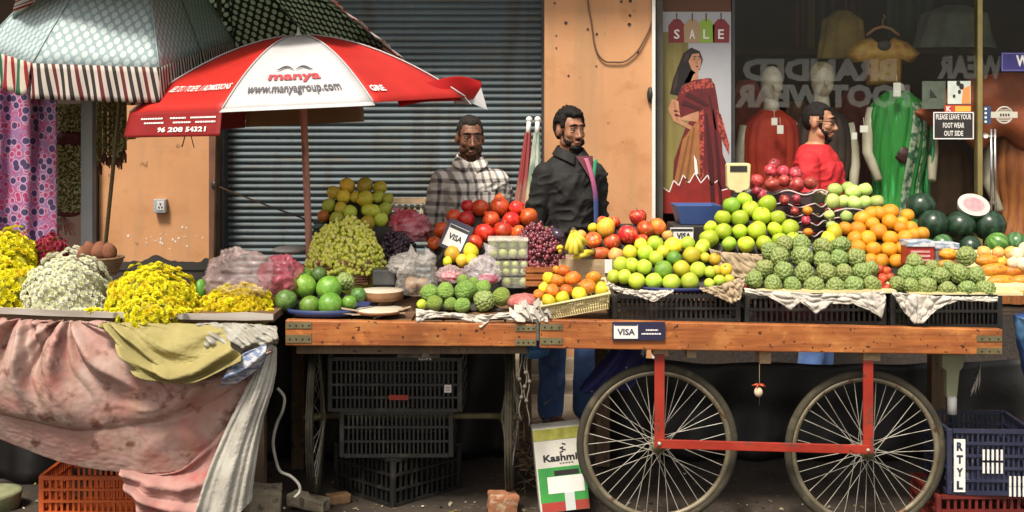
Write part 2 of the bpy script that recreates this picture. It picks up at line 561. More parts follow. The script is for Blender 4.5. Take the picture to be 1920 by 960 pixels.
# right orange pier
X0, X1 = xpx(1021, 2.45), xpx(1222, 2.45)
t = thing('wall_pier', 'tall orange plastered pier between shutter and sari shop window', 'wall', ((X0 + X1) / 2, 2.6, PZ))
m = MB(); wall_piece(m, X0, X1, 2.45, 3.0, PZ - .05, ZT); m.build('plaster', M['orange'], t)
m = MB()
for px, py, r in ((1061, 43, 3), (1102, 55, 2.2), (1119, 64, 2.4), (1043, 90, 1.6), (1181, 29, 2.6), (1180, 46, 3.2), (1182, 2, 3), (1165, 3, 2.4), (1040, 6, 2), (1196, 98, 2.2), (1066, 142, 2), (1043, 67, 1.5), (1118, 124, 1.6)):
    c = P(px, py, 2.449)
    m.lathe([(0, 0), (r * S(2.45), 0), (r * S(2.45), .003)], c, 8, M=Matrix.Rotation(R(90), 3, 'X'))
m.build('nail_hole', M['black'], t)
# sagging cable on the pier
cab = [(1100, -40), (1102, 0), (1110, 50), (1114, 80), (1122, 103), (1135, 115), (1152, 116.5), (1170, 115.5), (1185, 106), (1198, 92), (1212, 67), (1221, 45), (1223, 20), (1223, -40)]
m = MB(); cp = [P(a, b, 2.435) for a, b in cab]
m.tube([spline(cp, i / 60) for i in range(61)], .0052, 6)
tag(m.build('loose_cable', mat('cable', (.12, .06, .035), rough=.5)), 'thin brown cable sagging in a loop across the tall pier', 'cable')
m = MB(); m.ball(P(1219, 178, 2.43), (.02, .03, .05), 10, 8)
tag(m.build('wall_bracket', M['black']), 'small dark round bracket on right edge of tall pier', 'bracket')

# switch on the left pier
t = thing('wall_socket', 'small grey wall socket on the orange pier left of shutter', 'socket', P(301, 399, 2.49))
m = MB(); m.box(P(301, 386, 2.475), (.075, .05, .085), bev=.006); m.build('box', M['greymetal'], t)
m = MB(); c = P(301, 386, 2.449)
m.box(c, (.045, .006, .055), bev=.002); m.build('plate', mat('switch plate', (.55, .55, .56), rough=.4), t)
m = MB()
for dx, dz in ((0, .012), (-.009, -.008), (.009, -.008)): m.box(c + V((dx, -.004, dz)), (.007, .006, .009))
m.build('pin_hole', M['black'], t)

# eave over the whole front
m = MB(); m.box((0, 2.675, 2.86), (24, 1.1, .14))
tag(m.build('roof_slab', M['skyroof']), 'concrete eave slab above the shop fronts', 'roof', kind='structure')
m = MB(); m.box((0, 3.1, 3.4), (24, .4, .9))
tag(m.build('upper_wall', M['concrete'], origin=(0, 3.1, 3)), 'upper wall above the eave slab', 'wall', kind='structure')

# ================================================================ the sari shop
GX0, GX1 = xpx(1229, 2.6), xpx(2150, 2.6)
t = thing('shop_interior', 'dark shop room behind the glass with brown walls', 'shop', (2.5, 4, PZ))
m = MB()
m.box((2.9, 5.4, 1.6), (4.6, .1, 3.4)); m.box((GX0 - .03, 4.0, 1.6), (.06, 2.7, 3.4)); m.box((5.1, 4.0, 1.6), (.06, 2.7, 3.4)); m.build('wall', M['interior'], t)
m = MB(); m.box((2.9, 4.0, .45), (4.6, 2.7, .06)); m.build('floor', mat('shop floor', (.06, .045, .04), rough=.3), t)
m = MB(); m.box((2.9, 4.0, 2.95), (4.6, 2.7, .06)); m.build('ceiling', M['interior'], t)
m = MB(); wall_piece(m, GX0, 5.2, 2.56, 2.66, PZ - .05, .47)  # base wall made black to supply the dark beneath the carts
tag(m.build('shop_plinth', M['shade_granite']), 'base wall under the shop glass, black to stand in for shade', 'wall')

# glass front
def glass_mat():
    m_, nt, bs = node_mat('window glass')
    nt.nodes.remove(bs)
    tr = N(nt, 'ShaderNodeBsdfTransparent'); tr.inputs[0].default_value = (.95, .96, .94, 1)
    gl = N(nt, 'ShaderNodeBsdfGlossy'); gl.inputs['Roughness'].default_value = .03
    lw = N(nt, 'ShaderNodeLayerWeight'); lw.inputs[0].default_value = .5
    fr = mathn(nt, 'MULTIPLY_ADD', mathn(nt, 'POWER', lw.outputs['Facing'], 4), .5); fr.node.inputs[2].default_value = .012
    mx = N(nt, 'ShaderNodeMixShader')
    nt.links.new(fr, mx.inputs[0]); nt.links.new(tr.outputs[0], mx.inputs[1]); nt.links.new(gl.outputs[0], mx.inputs[2])
    nt.links.new(mx.outputs[0], nt.nodes['Material Output'].inputs['Surface'])
    return m_


def letter_mat(name, c, a):
    m_, nt, bs = node_mat(name); bs.inputs['Base Color'].default_value = c4(c); bs.inputs['Roughness'].default_value = .6
    tr = N(nt, 'ShaderNodeBsdfTransparent'); mx = N(nt, 'ShaderNodeMixShader'); mx.inputs[0].default_value = a
    nt.links.new(tr.outputs[0], mx.inputs[1]); nt.links.new(bs.outputs[0], mx.inputs[2])
    nt.links.new(mx.outputs[0], nt.nodes['Material Output'].inputs['Surface'])
    return m_


GM = glass_mat()
t = thing('shop_window', 'tall shop window with faint mirrored lettering, brass post and side frame', 'window', (GX0, 2.6, .47))
m = MB(); wall_piece(m, xpx(1374, 2.6), xpx(1829, 2.6), 2.597, 2.603, .47, 2.9); m.build('pane', GM, t)
m = MB(); wall_piece(m, xpx(1841, 2.6), 5.1, 2.597, 2.603, .47, 2.9); m.build('pane', GM, t)
m = MB(); wall_piece(m, xpx(1831, 2.59), xpx(1840, 2.59), 2.57, 2.63, .47, 2.9); m.build('mullion', M['gold'], t)
m = MB(); wall_piece(m, xpx(1372, 2.59), xpx(1377, 2.59), 2.575, 2.62, .47, 2.9); m.build('mullion', M['darkmetal'], t)
m = MB(); wall_piece(m, xpx(1222.5, 2.42), xpx(1228.5, 2.42), 2.41, 2.5, PZ, 2.9); m.build('edge_strip', M['white'], t)
m = MB(); wall_piece(m, xpx(1229, 2.55), xpx(1241, 2.55), 2.5, 2.6, .47, 2.9); m.build('side_frame', mat('side frame', (.06, .055, .045), (.09, .08, .06), 5, .5), t)
LM = letter_mat('pale mirrored lettering', (.42, .44, .42), .13)  # part transparent letters, set mirror-wise on the pane
m = MB()


def mtext(mb, s, x0, x1, y0, y1, Y=2.594):
    a, b = P(x0, (y0 + y1) / 2, Y), P(x1, (y0 + y1) / 2, Y)
    mb.text(s, (a + b) / 2, (b - a).x, (y1 - y0) * S(Y), x=(-1, 0, 0), bold=.055)
mtext(m, 'BRANDED', 1392, 1682, 110, 152)
mtext(m, 'FOOT WEAR', 1376, 1706, 158, 202)
mtext(m, 'WEAR', 1757, 1882, 104, 148)
m.build('lettering', LM, t)
m = MB(); hx = xpx(1861, 2.56)
for dx in (-.012, .012): m.tube([(hx + dx, 2.55, zpx(242, 2.55)), (hx + dx, 2.55, zpx(396, 2.55))], .008, 8)
for py in (255, 380): m.box((hx, 2.57, zpx(py, 2.56)), (.04, .05, .012))
m.build('handle', mat('steel handle', (.5, .5, .5), rough=.25, metal=.9), t)

# stickers and signs on the glass
def panel(mb, x0, x1, y0, y1, Y, th=.003, mi=0):
    a, b = P(x0, y0, Y), P(x1, y1, Y)
    mb.box(((a.x + b.x) / 2, Y + th / 2, (a.z + b.z) / 2), (b.x - a.x, th, abs(b.z - a.z)), mi)


t = thing('door_notice', 'black notice with white border asking to leave footwear outside', 'sign', P(1787, 260, 2.59))
m = MB(); panel(m, 1750, 1826, 210, 261, 2.588); m.build('board', M['black'], t)
m = MB()
for a in ((1750, 1826, 210, 212), (1750, 1826, 259, 261), (1750, 1752, 212.2, 258.8), (1824, 1826, 212.2, 258.8)): panel(m, *a, 2.586, .002)
m.build('border', M['whitetext'], t)
m = MB()
for s_, y0, y1, x0, x1 in (('PLEASE LEAVE YOUR', 214, 224, 1755, 1821), ('FOOT WEAR', 230, 240, 1768, 1808), ('OUT SIDE', 245, 255, 1770, 1806)):
    m.text(s_, P((x0 + x1) / 2, (y0 + y1) / 2, 2.585), (x1 - x0) * S(2.585), (y1 - y0) * S(2.585), bold=.02)
m.build('lettering', M['whitetext'], t)

t = thing('wall_poster', 'small white poster with a dark figure and orange corner on the glass', 'poster', P(1798, 196, 2.59))
m = MB(); panel(m, 1777, 1820, 152, 195, 2.588); m.build('paper', mat('poster paper', (.66, .7, .64), (.5, .58, .52), 20, .7), t)
m = MB()
m.prism([P(a, b, 2.5865) for a, b in ((1806, 166), (1819, 160), (1819, 194), (1803, 194))], (0, .001, 0)); m.build('print', mat('orange print', (.7, .28, .08), rough=.7), t)
m = MB()
for a, b, r in ((1797, 156, 4), (1803, 162, 4.5), (1799, 172, 3), (1789, 180, 2.5)):
    c = P(a, b, 2.5855); m.prism([c + V((math.cos(k * PI / 5) * r * S(2.59), 0, math.sin(k * PI / 5) * r * S(2.59) * 1.3)) for k in range(10)], (0, .0008, 0))
m.build('figure', M['black'], t)
t = thing('shop_sticker', 'orange and yellow strip sticker beneath the small white poster', 'sticker', P(1796, 211, 2.59))
m = MB(); panel(m, 1771, 1821, 197, 211, 2.588); m.build('base', mat('red sticker', (.5, .06, .03), rough=.6), t)
m = MB(); panel(m, 1791, 1820, 199, 209, 2.5865, .0012); m.build('plate', mat('yellow sticker', (.75, .42, .05), rough=.6), t)
m = MB(); m.text('K', P(1779, 204, 2.5862), 9 * S(2.59), 10 * S(2.59), bold=.03); m.build('lettering', M['whitetext'], t)
t = thing('shop_sticker', 'grey green sticker with a dark triangle behind the small poster', 'sticker', P(1752, 206, 2.61))
m = MB(); panel(m, 1729, 1773, 152, 204, 2.606); m.build('base', mat('grey sticker', (.13, .16, .13), (.09, .11, .09), 20, .6), t)
m = MB(); m.prism([P(1743, 184, 2.6055), P(1742 - 7 + 7, 184, 2.6055), P(1751, 167, 2.6055), P(1733, 184, 2.6055)][0:1] + [P(1758, 184, 2.6055), P(1744, 166, 2.6055)], (0, .0005, 0)); m.build('triangle', M['black'], t)
t = thing('shop_sticker', 'blue strip sticker with four pale dots next to round emblem', 'sticker', P(1851, 232, 2.59))
m = MB(); panel(m, 1844, 1858, 199, 232, 2.588); m.build('base', mat('blue sticker', (.03, .07, .16), rough=.6), t)
m = MB()
for py in (203.5, 211.5, 219.5, 227.5):
    m.lathe([(0, 0), (2.6 * S(2.59), 0), (2.6 * S(2.59), .001)], P(1848, py, 2.587), 10, M=Matrix.Rotation(R(90), 3, 'X'))
m.build('dot', M['whitetext'], t)
t = thing('emblem_sticker', 'round pale emblem with a wide band across on the glass door', 'sticker', P(1882, 236, 2.59))
m = MB(); c = P(1883, 216, 2.588); r = 17 * S(2.59)
m.lathe([(r * .8, 0), (r, 0), (r, .002), (r * .8, .002), (r * .8, 0)], c, 28, M=Matrix.Rotation(R(90), 3, 'X'))
for py, hw in ((206, 9), (209, 11), (223, 11), (226, 9)): panel(m, 1883 - hw, 1883 + hw, py - .9, py + .9, 2.5865, .0015)
m.build('ring', mat('emblem grey', (.45, .44, .38), rough=.6), t)
m = MB(); panel(m, 1858, 1908, 209.5, 221, 2.585, .0015); m.build('band', mat('emblem band', (.55, .53, .45), rough=.6), t)
m = MB()
for k in range(4): panel(m, 1875 + k * 5, 1878 + k * 5, 213, 218, 2.5842, .0006)
m.build('print', M['black'], t)
m = MB(); m.lathe([(0, 0), (.017, 0), (.017, .004)], P(1848, 254, 2.588), 14, M=Matrix.Rotation(R(90), 3, 'X'))
tag(m.build('round_tag', M['white']), 'round white tag on the glass beside the door handle', 'tag')
t = thing('hanging_sign', 'blue sign plate with a white letter at the window edge', 'sign', P(1905, 136, 2.59))
m = MB(); panel(m, 1877, 1990, 98, 134, 2.586, .006); m.build('plate', mat('blue sign', (.045, .04, .2), (.035, .03, .15), 9, .4), t)
m = MB(); m.text('W', P(1917, 114, 2.584), 24 * S(2.58), 21 * S(2.58), bold=.04); m.build('lettering', M['whitetext'], t)
m = MB()
for a in ((1879, 1988, 100, 101), (1879, 1988, 131, 132), (1879, 1880, 101.2, 130.8)): panel(m, *a, 2.5845, .0012)
m.build('border', mat('sign rim', (.25, .22, .5), rough=.5), t)

# ---- sale poster with a woman in a red sari (flat print, built as layers of one sheet)
PM = dict(bg=mat('poster grey', (.42, .42, .45), (.36, .37, .4), 3, .5), olive=mat('poster olive', (.16, .13, .035), (.24, .2, .06), 4, .5, stretch=(4, 1, .6)),
          maroon=mat('poster maroon', (.09, .008, .012), (.15, .012, .014), 10, .5), red=mat('poster red', (.3, .02, .012), (.14, .01, .01), 4, .5),
          skin=mat('poster skin', (.52, .27, .16), (.38, .17, .09), 14, .5, lo=.3, hi=.7), hair=mat('poster hair', (.012, .008, .008), rough=.4),
          dark=mat('poster fold', (.05, .004, .006), rough=.5), tan2=mat('poster tan fold', (.2, .075, .022), rough=.5), skin2=mat('poster skin shade', (.36, .16, .085), rough=.5), hairl=mat('poster hair light', (.045, .025, .018), rough=.4), tan=mat('poster tan', (.36, .15, .05), (.28, .11, .035), 12, .5), lace=mat('poster lace', (.42, .07, .05), (.12, .012, .012), 70, .5, lo=.45, hi=.55),
          white=M['whitetext'], tagr=mat('poster tag red', (.22, .02, .025), rough=.5), tagt=mat('poster tag tan', (.4, .27, .15), rough=.5), tagg=mat('poster tag green', (.25, .42, .04), rough=.5), wood=mat('poster top', (.12, .045, .02), rough=.6))
PK = list(PM); pk = {k: i for i, k in enumerate(PK)}
m = MB(); py_ = 2.585


def lay(pts, k, lvl):
    m.prism([P(a, b, py_ - lvl * .0007) for a, b in pts], (0, .0006, 0), pk[k])


panel(m, 1241, 1371, -60, 390, py_, .01, pk['bg'])
lay([(1241, 60), (1290, 60), (1300, 400), (1241, 400)], 'olive', 1)
lay([(1241, -60), (1371, -60), (1371, 22), (1241, 22)], 'wood', 1)
lay([(1264, 300), (1285, 240), (1300, 215), (1340, 250), (1371, 330), (1371, 400), (1258, 400)], 'maroon', 2)
# starburst at the foot
zig = [(1241, 392), (1244, 352), (1255, 360), (1263, 338), (1273, 348), (1281, 328), (1292, 343), (1303, 324), (1314, 343), (1327, 328), (1334, 347), (1346, 338), (1353, 357), (1371, 352), (1371, 400), (1241, 400)]
lay(zig, 'red', 6)
for a, b in zip(zig[1:13], zig[2:14]):
    d = V((b[0] - a[0], b[1] - a[1])).normalized(); n_ = V((-d.y, d.x)) * .9
    lay([(a[0] + n_.x, a[1] + n_.y), (b[0] + n_.x, b[1] + n_.y), (b[0] - n_.x, b[1] - n_.y), (a[0] - n_.x, a[1] - n_.y)], 'white', 7)
# the figure
lay([(1281, 100), (1296, 89), (1312, 96), (1318, 112), (1312, 130), (1300, 140), (1292, 160), (1274, 180), (1256, 176), (1262, 150), (1270, 128)], 'hair', 3)
lay([(1298, 101), (1310, 100), (1315, 112), (1313, 126), (1306, 137), (1297, 131), (1291, 115)], 'skin', 4)
lay([(1296, 130), (1308, 134), (1310, 152), (1282, 156)], 'skin', 3)
lay([(1260, 185), (1272, 190), (1276, 225), (1300, 238), (1294, 243), (1264, 228), (1252, 205)], 'skin', 5)
lay([(1274, 222), (1312, 206), (1316, 212), (1306, 228), (1280, 226)], 'skin', 4)
lay([(1278, 162), (1300, 150), (1330, 146), (1340, 158), (1344, 180), (1350, 220), (1358, 330), (1365, 400), (1310, 400), (1318, 260), (1317, 206), (1274, 220), (1268, 190)], 'maroon', 4)
lay([(1306, 228), (1316, 210), (1319, 220), (1313, 330), (1306, 325), (1304, 290), (1300, 345), (1262, 350), (1280, 262)], 'tan', 5)
lay([(1310, 206), (1320, 204), (1320, 330), (1313, 340)], 'lace', 6)
lay([(1280, 160), (1320, 147), (1334, 147), (1338, 164), (1300, 168), (1278, 176)], 'lace', 5)
lay([(1344, 205), (1352, 215), (1367, 270), (1367, 290), (1355, 265), (1346, 240)], 'lace', 5)
for (pts_, k_) in (([(1322, 215), (1326, 212), (1338, 300), (1342, 400), (1334, 400)], 'dk'), ([(1336, 205), (1339, 205), (1350, 300), (1356, 400), (1350, 400)], 'dk'), ([(1290, 172), (1330, 196), (1328, 201), (1284, 180)], 'dk'),
                  ([(1283, 188), (1316, 203), (1312, 207), (1277, 196)], 'dk'), ([(1328, 180), (1332, 178), (1344, 240), (1341, 245)], 'dk'), ([(1300, 240), (1303, 240), (1290, 340), (1284, 345)], 'tn'), ([(1290, 255), (1293, 255), (1276, 340), (1270, 345)], 'tn'),
                  ([(1262, 190), (1266, 190), (1272, 226), (1268, 224)], 'sk'), ([(1306, 112), (1309, 120), (1305, 120)], 'sk'), ([(1300, 106), (1306, 105), (1306, 106.5), (1300, 107.5)], 'hr'), ([(1309, 105), (1314, 106), (1314, 107.5), (1309, 106.5)], 'hr'),
                  ([(1262, 160), (1268, 140), (1272, 130), (1270, 160), (1262, 176)], 'hl'), ([(1284, 104), (1294, 96), (1290, 108), (1282, 120)], 'hl'), ([(1264, 213), (1276, 216), (1276, 219), (1265, 217)], 'lc'), ([(1263, 206), (1273, 208), (1273, 210), (1263, 209)], 'lc')):
    lay(pts_, {'dk': 'dark', 'tn': 'tan2', 'sk': 'skin2', 'hr': 'hair', 'hl': 'hairl', 'lc': 'lace'}[k_], 7)
lay([(1301, 290), (1306, 300), (1309, 326), (1303, 328)], 'white', 6)
for a, b, r in ((1302, 111, 1.6), (1311, 111, 1.3)): lay([(a + r * math.cos(k * PI / 4), b + .8 * r * math.sin(k * PI / 4)) for k in range(8)], 'hair', 5)
lay([(1303, 124), (1311, 123), (1308, 127)], 'lace', 5)
# tags
for (cx_, k, ch, cc) in ((1269, 'tagr', 'S', 'white'), (1298, 'tagt', 'A', 'white'), (1324, 'tagg', 'L', 'white'), (1352, 'tagr', 'E', 'white')):
    lay([(cx_ - 16, 48), (cx_ - 6, 36), (cx_ + 6, 36), (cx_ + 16, 48), (cx_ + 15, 80), (cx_ - 15, 80)], k, 3 if k == 'tagt' else 2)
    m.text(ch, P(cx_, 64, py_ - .0032), 11 * S(py_), 18 * S(py_), pk[cc], bold=.02)
    lay([(cx_ - 1, 24), (cx_ + 1, 24), (cx_ + 1, 40), (cx_ - 1, 40)], 'hair', 4)
tag(m.build('sale_poster', [PM[k] for k in PK]), 'tall sale poster of a woman in a maroon sari', 'poster')

# ---- mannequins and clothes inside
MM = mat('mannequin', (.58, .53, .43), (.5, .45, .35), 10, .35)


def mannequin(px, ptop, Y, label, headless=False, turban=False):
    """abstract egg-headed bust on a torso; dress built by the caller"""
    t = thing('mannequin', label, 'mannequin', V((xpx(px, Y), Y, .48)))
    k = S(Y); x = xpx(px, Y); zt = zpx(ptop, Y)
    m = MB()
    if not headless:
        m.ball((x, Y - .01, zt - .11), (.072, .09, .115), 16, 12)
        m.ball((x, Y - .1, zt - .13), (.012, .02, .025), 8, 6)
        m.tube([(x, Y, zt - .2), (x, Y, zt - .33)], [.045, .06], 12)
    else:
        m.tube([(x, Y, zt), (x, Y, zt - .1)], [.03, .05], 12); m.ball((x, Y, zt), (.03, .03, .015), 10, 6)
    zs = zt - (.33 if not headless else .09)
    m.lathe([(.05, .02), (.12, -.02), (.165, -.08), (.155, -.25), (.115, -.42), (.15, -.6)], (x, Y, zs), 18, sy=.6)
    for sx in (-1, 1): m.tube([(x + sx * .165, Y, zs - .06), (x + sx * .2, Y - .01, zs - .22), (x + sx * .21, Y - .02, zs - .34), (x + sx * .17, Y - .12, zs - .52)], [.045, .042, .036, .026], 12)
    m.build('body', MM, t)
    return t, x, zs


DF = [None]


# cloth skirt/dress as a lathe with folds
def dress(parent, name, x, Y, z0, z1, r0, r1, material, folds=9, amp=.06, lean=0, sy=.70, seed=0, n=150, nv=60, twist=2.0):
    m = MB(); z0 += .045

    def fn(u, v):
        a = 2 * PI * u
        r = spline([V((q, 0, 0)) for q in (.07, .165, .192, .195, .188, .168, .15, .165, .2, .22, .235, .25, r1)], v ** .9).x
        r *= 1 + amp * (.35 + v) * (2 * abs(math.sin(folds * a / 2 + twist * v + seed + .6 * nz((math.cos(a) * 2, math.sin(a) * 2, v * 3)))) ** .6 - 1.2) + .03 * nz((math.cos(a) * 2, math.sin(a) * 2, v * 4 + seed))
        return V((x + math.cos(a) * r + lean * v, Y + math.sin(a) * r * sy, z0 + (z1 - z0) * v))
    m.grid(fn, n, nv)
    o = m.build(name, material, parent); o['_f'] = 1; DF[0] = fn
    return o


t, x, zs = mannequin(1446, 125, 2.95, 'mannequin with pale head in a deep red dress')
dress(t, 'dress', x, 2.95, zs + .0, .5, .15, .3, mat('red dress', (.46, .045, .015), (.30, .02, .012), 5, .75), 17, .06)
t, x, zs = mannequin(1541, 120, 2.95, 'mannequin with golden pale head in dark clothes')
dress(t, 'dress', x, 2.95, zs + .0, .5, .16, .26, mat('dark dress', (.03, .02, .02), (.06, .035, .03), 6, .7), 17, .06)
m = MB(); m.lathe([(.075, 0), (.082, .04), (.07, .085), (.03, .118), (0, .122)], (x, 2.95, zpx(150, 2.95)), 16); m.build('hair', mat('mannequin hair', (.3, .25, .13), rough=.5), t)
# green sari
t, x, zs = mannequin(1686, 160, 2.86, 'headless mannequin draped in a bright green sari', headless=True)
GS = mat('green sari', (.025, .27, .04), (.015, .17, .03), 4, .7, .2, stretch=(6, 6, .6), c3=(.05, .42, .12), s3=5)
dress(t, 'sari', x - .01, 2.86, zs + .01, .5, .09, .30, GS, 15, .09, n=200, nv=60, sy=.72, twist=9)
sf = DF[0]
# the border runs from the shoulder across the front and down to the hem
for (a0, a1, wd) in ((-62, -112, .055), (-48, -66, .03)):
    m = MB()

    def bd(u, v):
        p = sf(((a0 + (a1 - a0) * v) / 360 + (u - .5) * wd) % 1.0, .06 + .9 * v); c_ = V((x, 2.86, p.z)); return p + (p - c_).normalized() * .012
    m.grid(bd, 6, 50); m.build('border', mat('sari border', (.02, .1, .05), (.27, .32, .24), 30, .5, lo=.44, hi=.56) if a0 == -62 else bpy.data.materials['sari border'], t, mods=[('SOLIDIFY', dict(thickness=.004))])
m = MB()


def pallu(u, v):
    p = sf(((-35 + 60 * u) / 360) % 1.0, .05 + .95 * v); c_ = V((x, 2.86, p.z)); return p + (p - c_).normalized() * (.02 + .012 * math.sin(u * 19 + 2 * v)) + V((.03 * v, 0, 0))
m.grid(pallu, 30, 40); m.build('pallu', mat('pale green sari', (.05, .34, .12), (.03, .22, .08), 6, .6, stretch=(6, 6, .5)), t, mods=[('SOLIDIFY', dict(thickness=.004))])
m = MB(); m.ball((x - .01, 2.725, zs - .36), (.055, .02, .05), 18, 12, dis=lambda q: 1 + .35 * nz(q * 2.6)); m.build('brooch', mat('sari motif', (.04, .01, .012), rough=.5), t)
# orange drape at the right edge
t, x, zs = mannequin(1910, 150, 2.95, 'mannequin wrapped in a wide rust orange drape at window edge')
OD = mat('rust drape', (.36, .12, .03), (.22, .06, .02), 5, .6, .2, stretch=(5, 5, .7), c3=(.3, .14, .04), s3=4)
dress(t, 'drape', x, 2.95, zs, .5, .16, .26, OD, 17, .07)
m = MB()


def shawl(u, v):
    px = 1716 + (2010 - 1716) * u
    yt = 205 - 68 * math.sin(PI * min(u * 1.02, 1) * .78) ** .8
    yb = 215 + 55 * math.sin(PI * u * .9) + 16 * math.sin(u * 20)
    py = yt + (yb - yt) * v
    return P(px, py, 2.80 - .08 * math.sin(PI * v) + .02 * math.sin(v * 9 + u * 6))
m.grid(shawl, 40, 14); m.build('shawl', mat('rust shawl', (.36, .08, .028), (.24, .055, .02), 7, .6, .2), t, mods=[('SOLIDIFY', dict(thickness=.008))])

# blouse on hanger
t = thing('hanging_blouse', 'short gold blouse hanging on a wooden hanger behind the glass', 'blouse', P(1655, 160, 2.9))
Yh = 2.9
out = [(1633, 70), (1646, 80), (1664, 80), (1676, 70), (1703, 80), (1725, 100), (1710, 118), (1693, 108), (1690, 160), (1625, 160), (1620, 108), (1600, 117), (1586, 100), (1607, 78)]
m = MB(); cen = P(1655, 115, Yh)
front = [P(a, b, Yh) for a, b in out]
ncir = len(front)
inner = [cen + (p - cen) * .75 + V((0, -.045, 0)) for p in front]
inner2 = [cen + (p - cen) * .75 + V((0, .045, 0)) for p in front]
vsb = front + inner + inner2
fsb = [(i, (i + 1) % ncir, (i + 1) % ncir + ncir, i + ncir) for i in range(ncir)] + [((i + 1) % ncir, i, i + 2 * ncir, (i + 1) % ncir + 2 * ncir) for i in range(ncir)] + [tuple(range(ncir, 2 * ncir)), tuple(range(3 * ncir - 1, 2 * ncir - 1, -1))]
m.add(vsb, fsb, 0, True); m.build('cloth', mat('gold cloth', (.52, .32, .06), (.38, .18, .03), 22, .5, .2, c3=(.3, .06, .015), s3=6), t)
m = MB(); m.ball(P(1654, 86, Yh) + V((0, -.045, 0)), (.045, .012, .035), 12, 8); m.build('neckline', M['black'], t)
m = MB(); m.tube([P(1625, 66, Yh - .01), P(1640, 54, Yh - .01), P(1655, 50, Yh - .01), P(1670, 54, Yh - .01), P(1686, 66, Yh - .01)], .009, 8)
m.tube([P(1655, 50, Yh), P(1655, 38, Yh), P(1660, 32, Yh), P(1656, 27, Yh)], .004, 6); m.build('hanger', mat('hanger wood', (.35, .17, .07), rough=.4), t)

# cloth stacks on the high shelf
t = thing('cloth_shelf', 'dark high shelf with hanging cloths inside the shop', 'shelf', P(1560, 98, 4.2))
m = MB(); m.box((xpx(1600, 4.2), 4.2, zpx(98, 4.0)), (1.9, .4, .03)); m.build('board', M['interior'], t)
for i, (x0, x1, y1, c) in enumerate(((1484, 1510, 92, (.12, .03, .02)), (1512, 1528, 93, (.25, .17, .03)), (1530, 1578, 84, (.04, .02, .02)), (1580, 1610, 70, (.1, .02, .02)), (1660, 1745, 74, (.05, .07, .06)))):
    m = MB(); a, b = P(x0, -70, 4.0 - i * .05), P(x1, y1, 4.0 - i * .05)
    m.grid(lambda u, v: V((a.x + (b.x - a.x) * u, a.y + .03 * math.sin(u * 14 + i), a.z + (b.z - a.z) * v)), 20, 4)
    m.build('hung_cloth', mat(f'hung cloth', c, tuple(q * .6 for q in c), 6, .6), t, mods=[('SOLIDIFY', dict(thickness=.01))])

for i, (px, y0, y1, Yd, wd, c, lab) in enumerate(((1400, 150, 380, 3.3, .15, (.30, .05, .03), 'dull red dress hanging in the window corner beside the poster'),
        (1495, 190, 400, 3.4, .13, (.22, .09, .04), 'brown dress hanging between the two headed mannequins'), (1600, 170, 400, 3.3, .15, (.20, .03, .03), 'maroon dress hanging left of the green sari'),
        (1765, 265, 400, 3.2, .16, (.17, .09, .05), 'dark brown dress hanging below the door notice'), (1580, 20, 110, 3.3, .12, (.30, .2, .05), 'mustard blouse hanging high beside the gold blouse'),
        (1790, 10, 90, 3.4, .2, (.12, .14, .11), 'grey green cloth hanging high beside the brass post'))):
    m = MB(); a = P(px, y0, Yd); zb_ = zpx(y1, Yd)

    def hd(u, v, a=a, zb_=zb_, wd=wd, i=i):
        an = 2 * PI * u; w_ = wd * (.35 + .65 * min(1, v * 5)) * (1 + .35 * v) * (1 + .10 * math.sin(an * 9 + i + 2 * v))
        return V((a.x + w_ * math.cos(an), a.y + w_ * .4 * math.sin(an), a.z + (zb_ - a.z) * v))
    m.grid(hd, 60, 20); tag(m.build('hanging_dress', mat('dress cloth', c, tuple(q * .55 for q in c), 7, .75)), lab, 'dress', 'dresses hanging inside the shop')
# white cards in the window, standing in for small white reflections
for i, (px, py, w_, h_, lab) in enumerate(((1452, 228, 11, 14, 'upper white card for a reflection before the deep red dress'), (1463, 243, 12, 16, 'lower white card for a reflection before the deep red dress'),
                                          (1620, 242, 15, 13, 'larger white card for a reflection left of the green sari'), (1602, 255, 10, 13, 'smaller white card for a reflection left of the green sari'),
                                          (1682, 168, 14, 26, 'white tag at the neck of the green sari mannequin'))):
    Yt = 2.72 if i < 2 else 2.66
    m = MB(); c = P(px, py, Yt)
    m.box(c, (w_ * S(Yt), .004, h_ * S(Yt)), bev=.0018)
    m.tube([c + V((0, 0, h_ * S(Yt) / 2 - .004)), c + V((0, .01, h_ * S(Yt) / 2 + .05))], .0012, 5)
    tag(m.build('white_card', M['white']), lab, 'price tag', 'white cards in the shop window')
# ================================================================ carts
WB = wood('beam wood', (.42, .135, .032), (.22, .06, .016), (.50, .21, .06), 0, .5)
WD = wood('deck wood', (.22, .12, .06), (.13, .07, .035), None, 0, .7)
WO = wood('old wood', (.15, .09, .05), (.08, .05, .03), None, 2, .8)
WP = wood('pale wood', (.48, .35, .21), (.38, .26, .15), (.28, .17, .10), 0, .7)
M['red'] = mat('red paint', (.36, .035, .018), (.27, .022, .012), 7, .4, .08, c3=(.10, .05, .035), s3=14, lo3=.55, hi3=.7, spots=(.06, .03, .02), sps=40, splo=.66, sphi=.7)
M['tyre'] = mat('tyre', (.026, .022, .015), (.05, .042, .024), 6, .85, .4, c3=(.13, .11, .06), s3=9, lo3=.55, hi3=.75)
M['rim'] = mat('rim', (.26, .23, .16), (.15, .12, .075), 9, .5, metal=.4, spots=(.10, .045, .02), sps=16, splo=.58, sphi=.66)
M['spoke'] = mat('spoke', (.46, .44, .39), (.28, .25, .2), 14, .4, metal=.3)
M['plate'] = mat('iron plate', (.19, .165, .085), (.12, .10, .05), 14, .6, metal=.3)


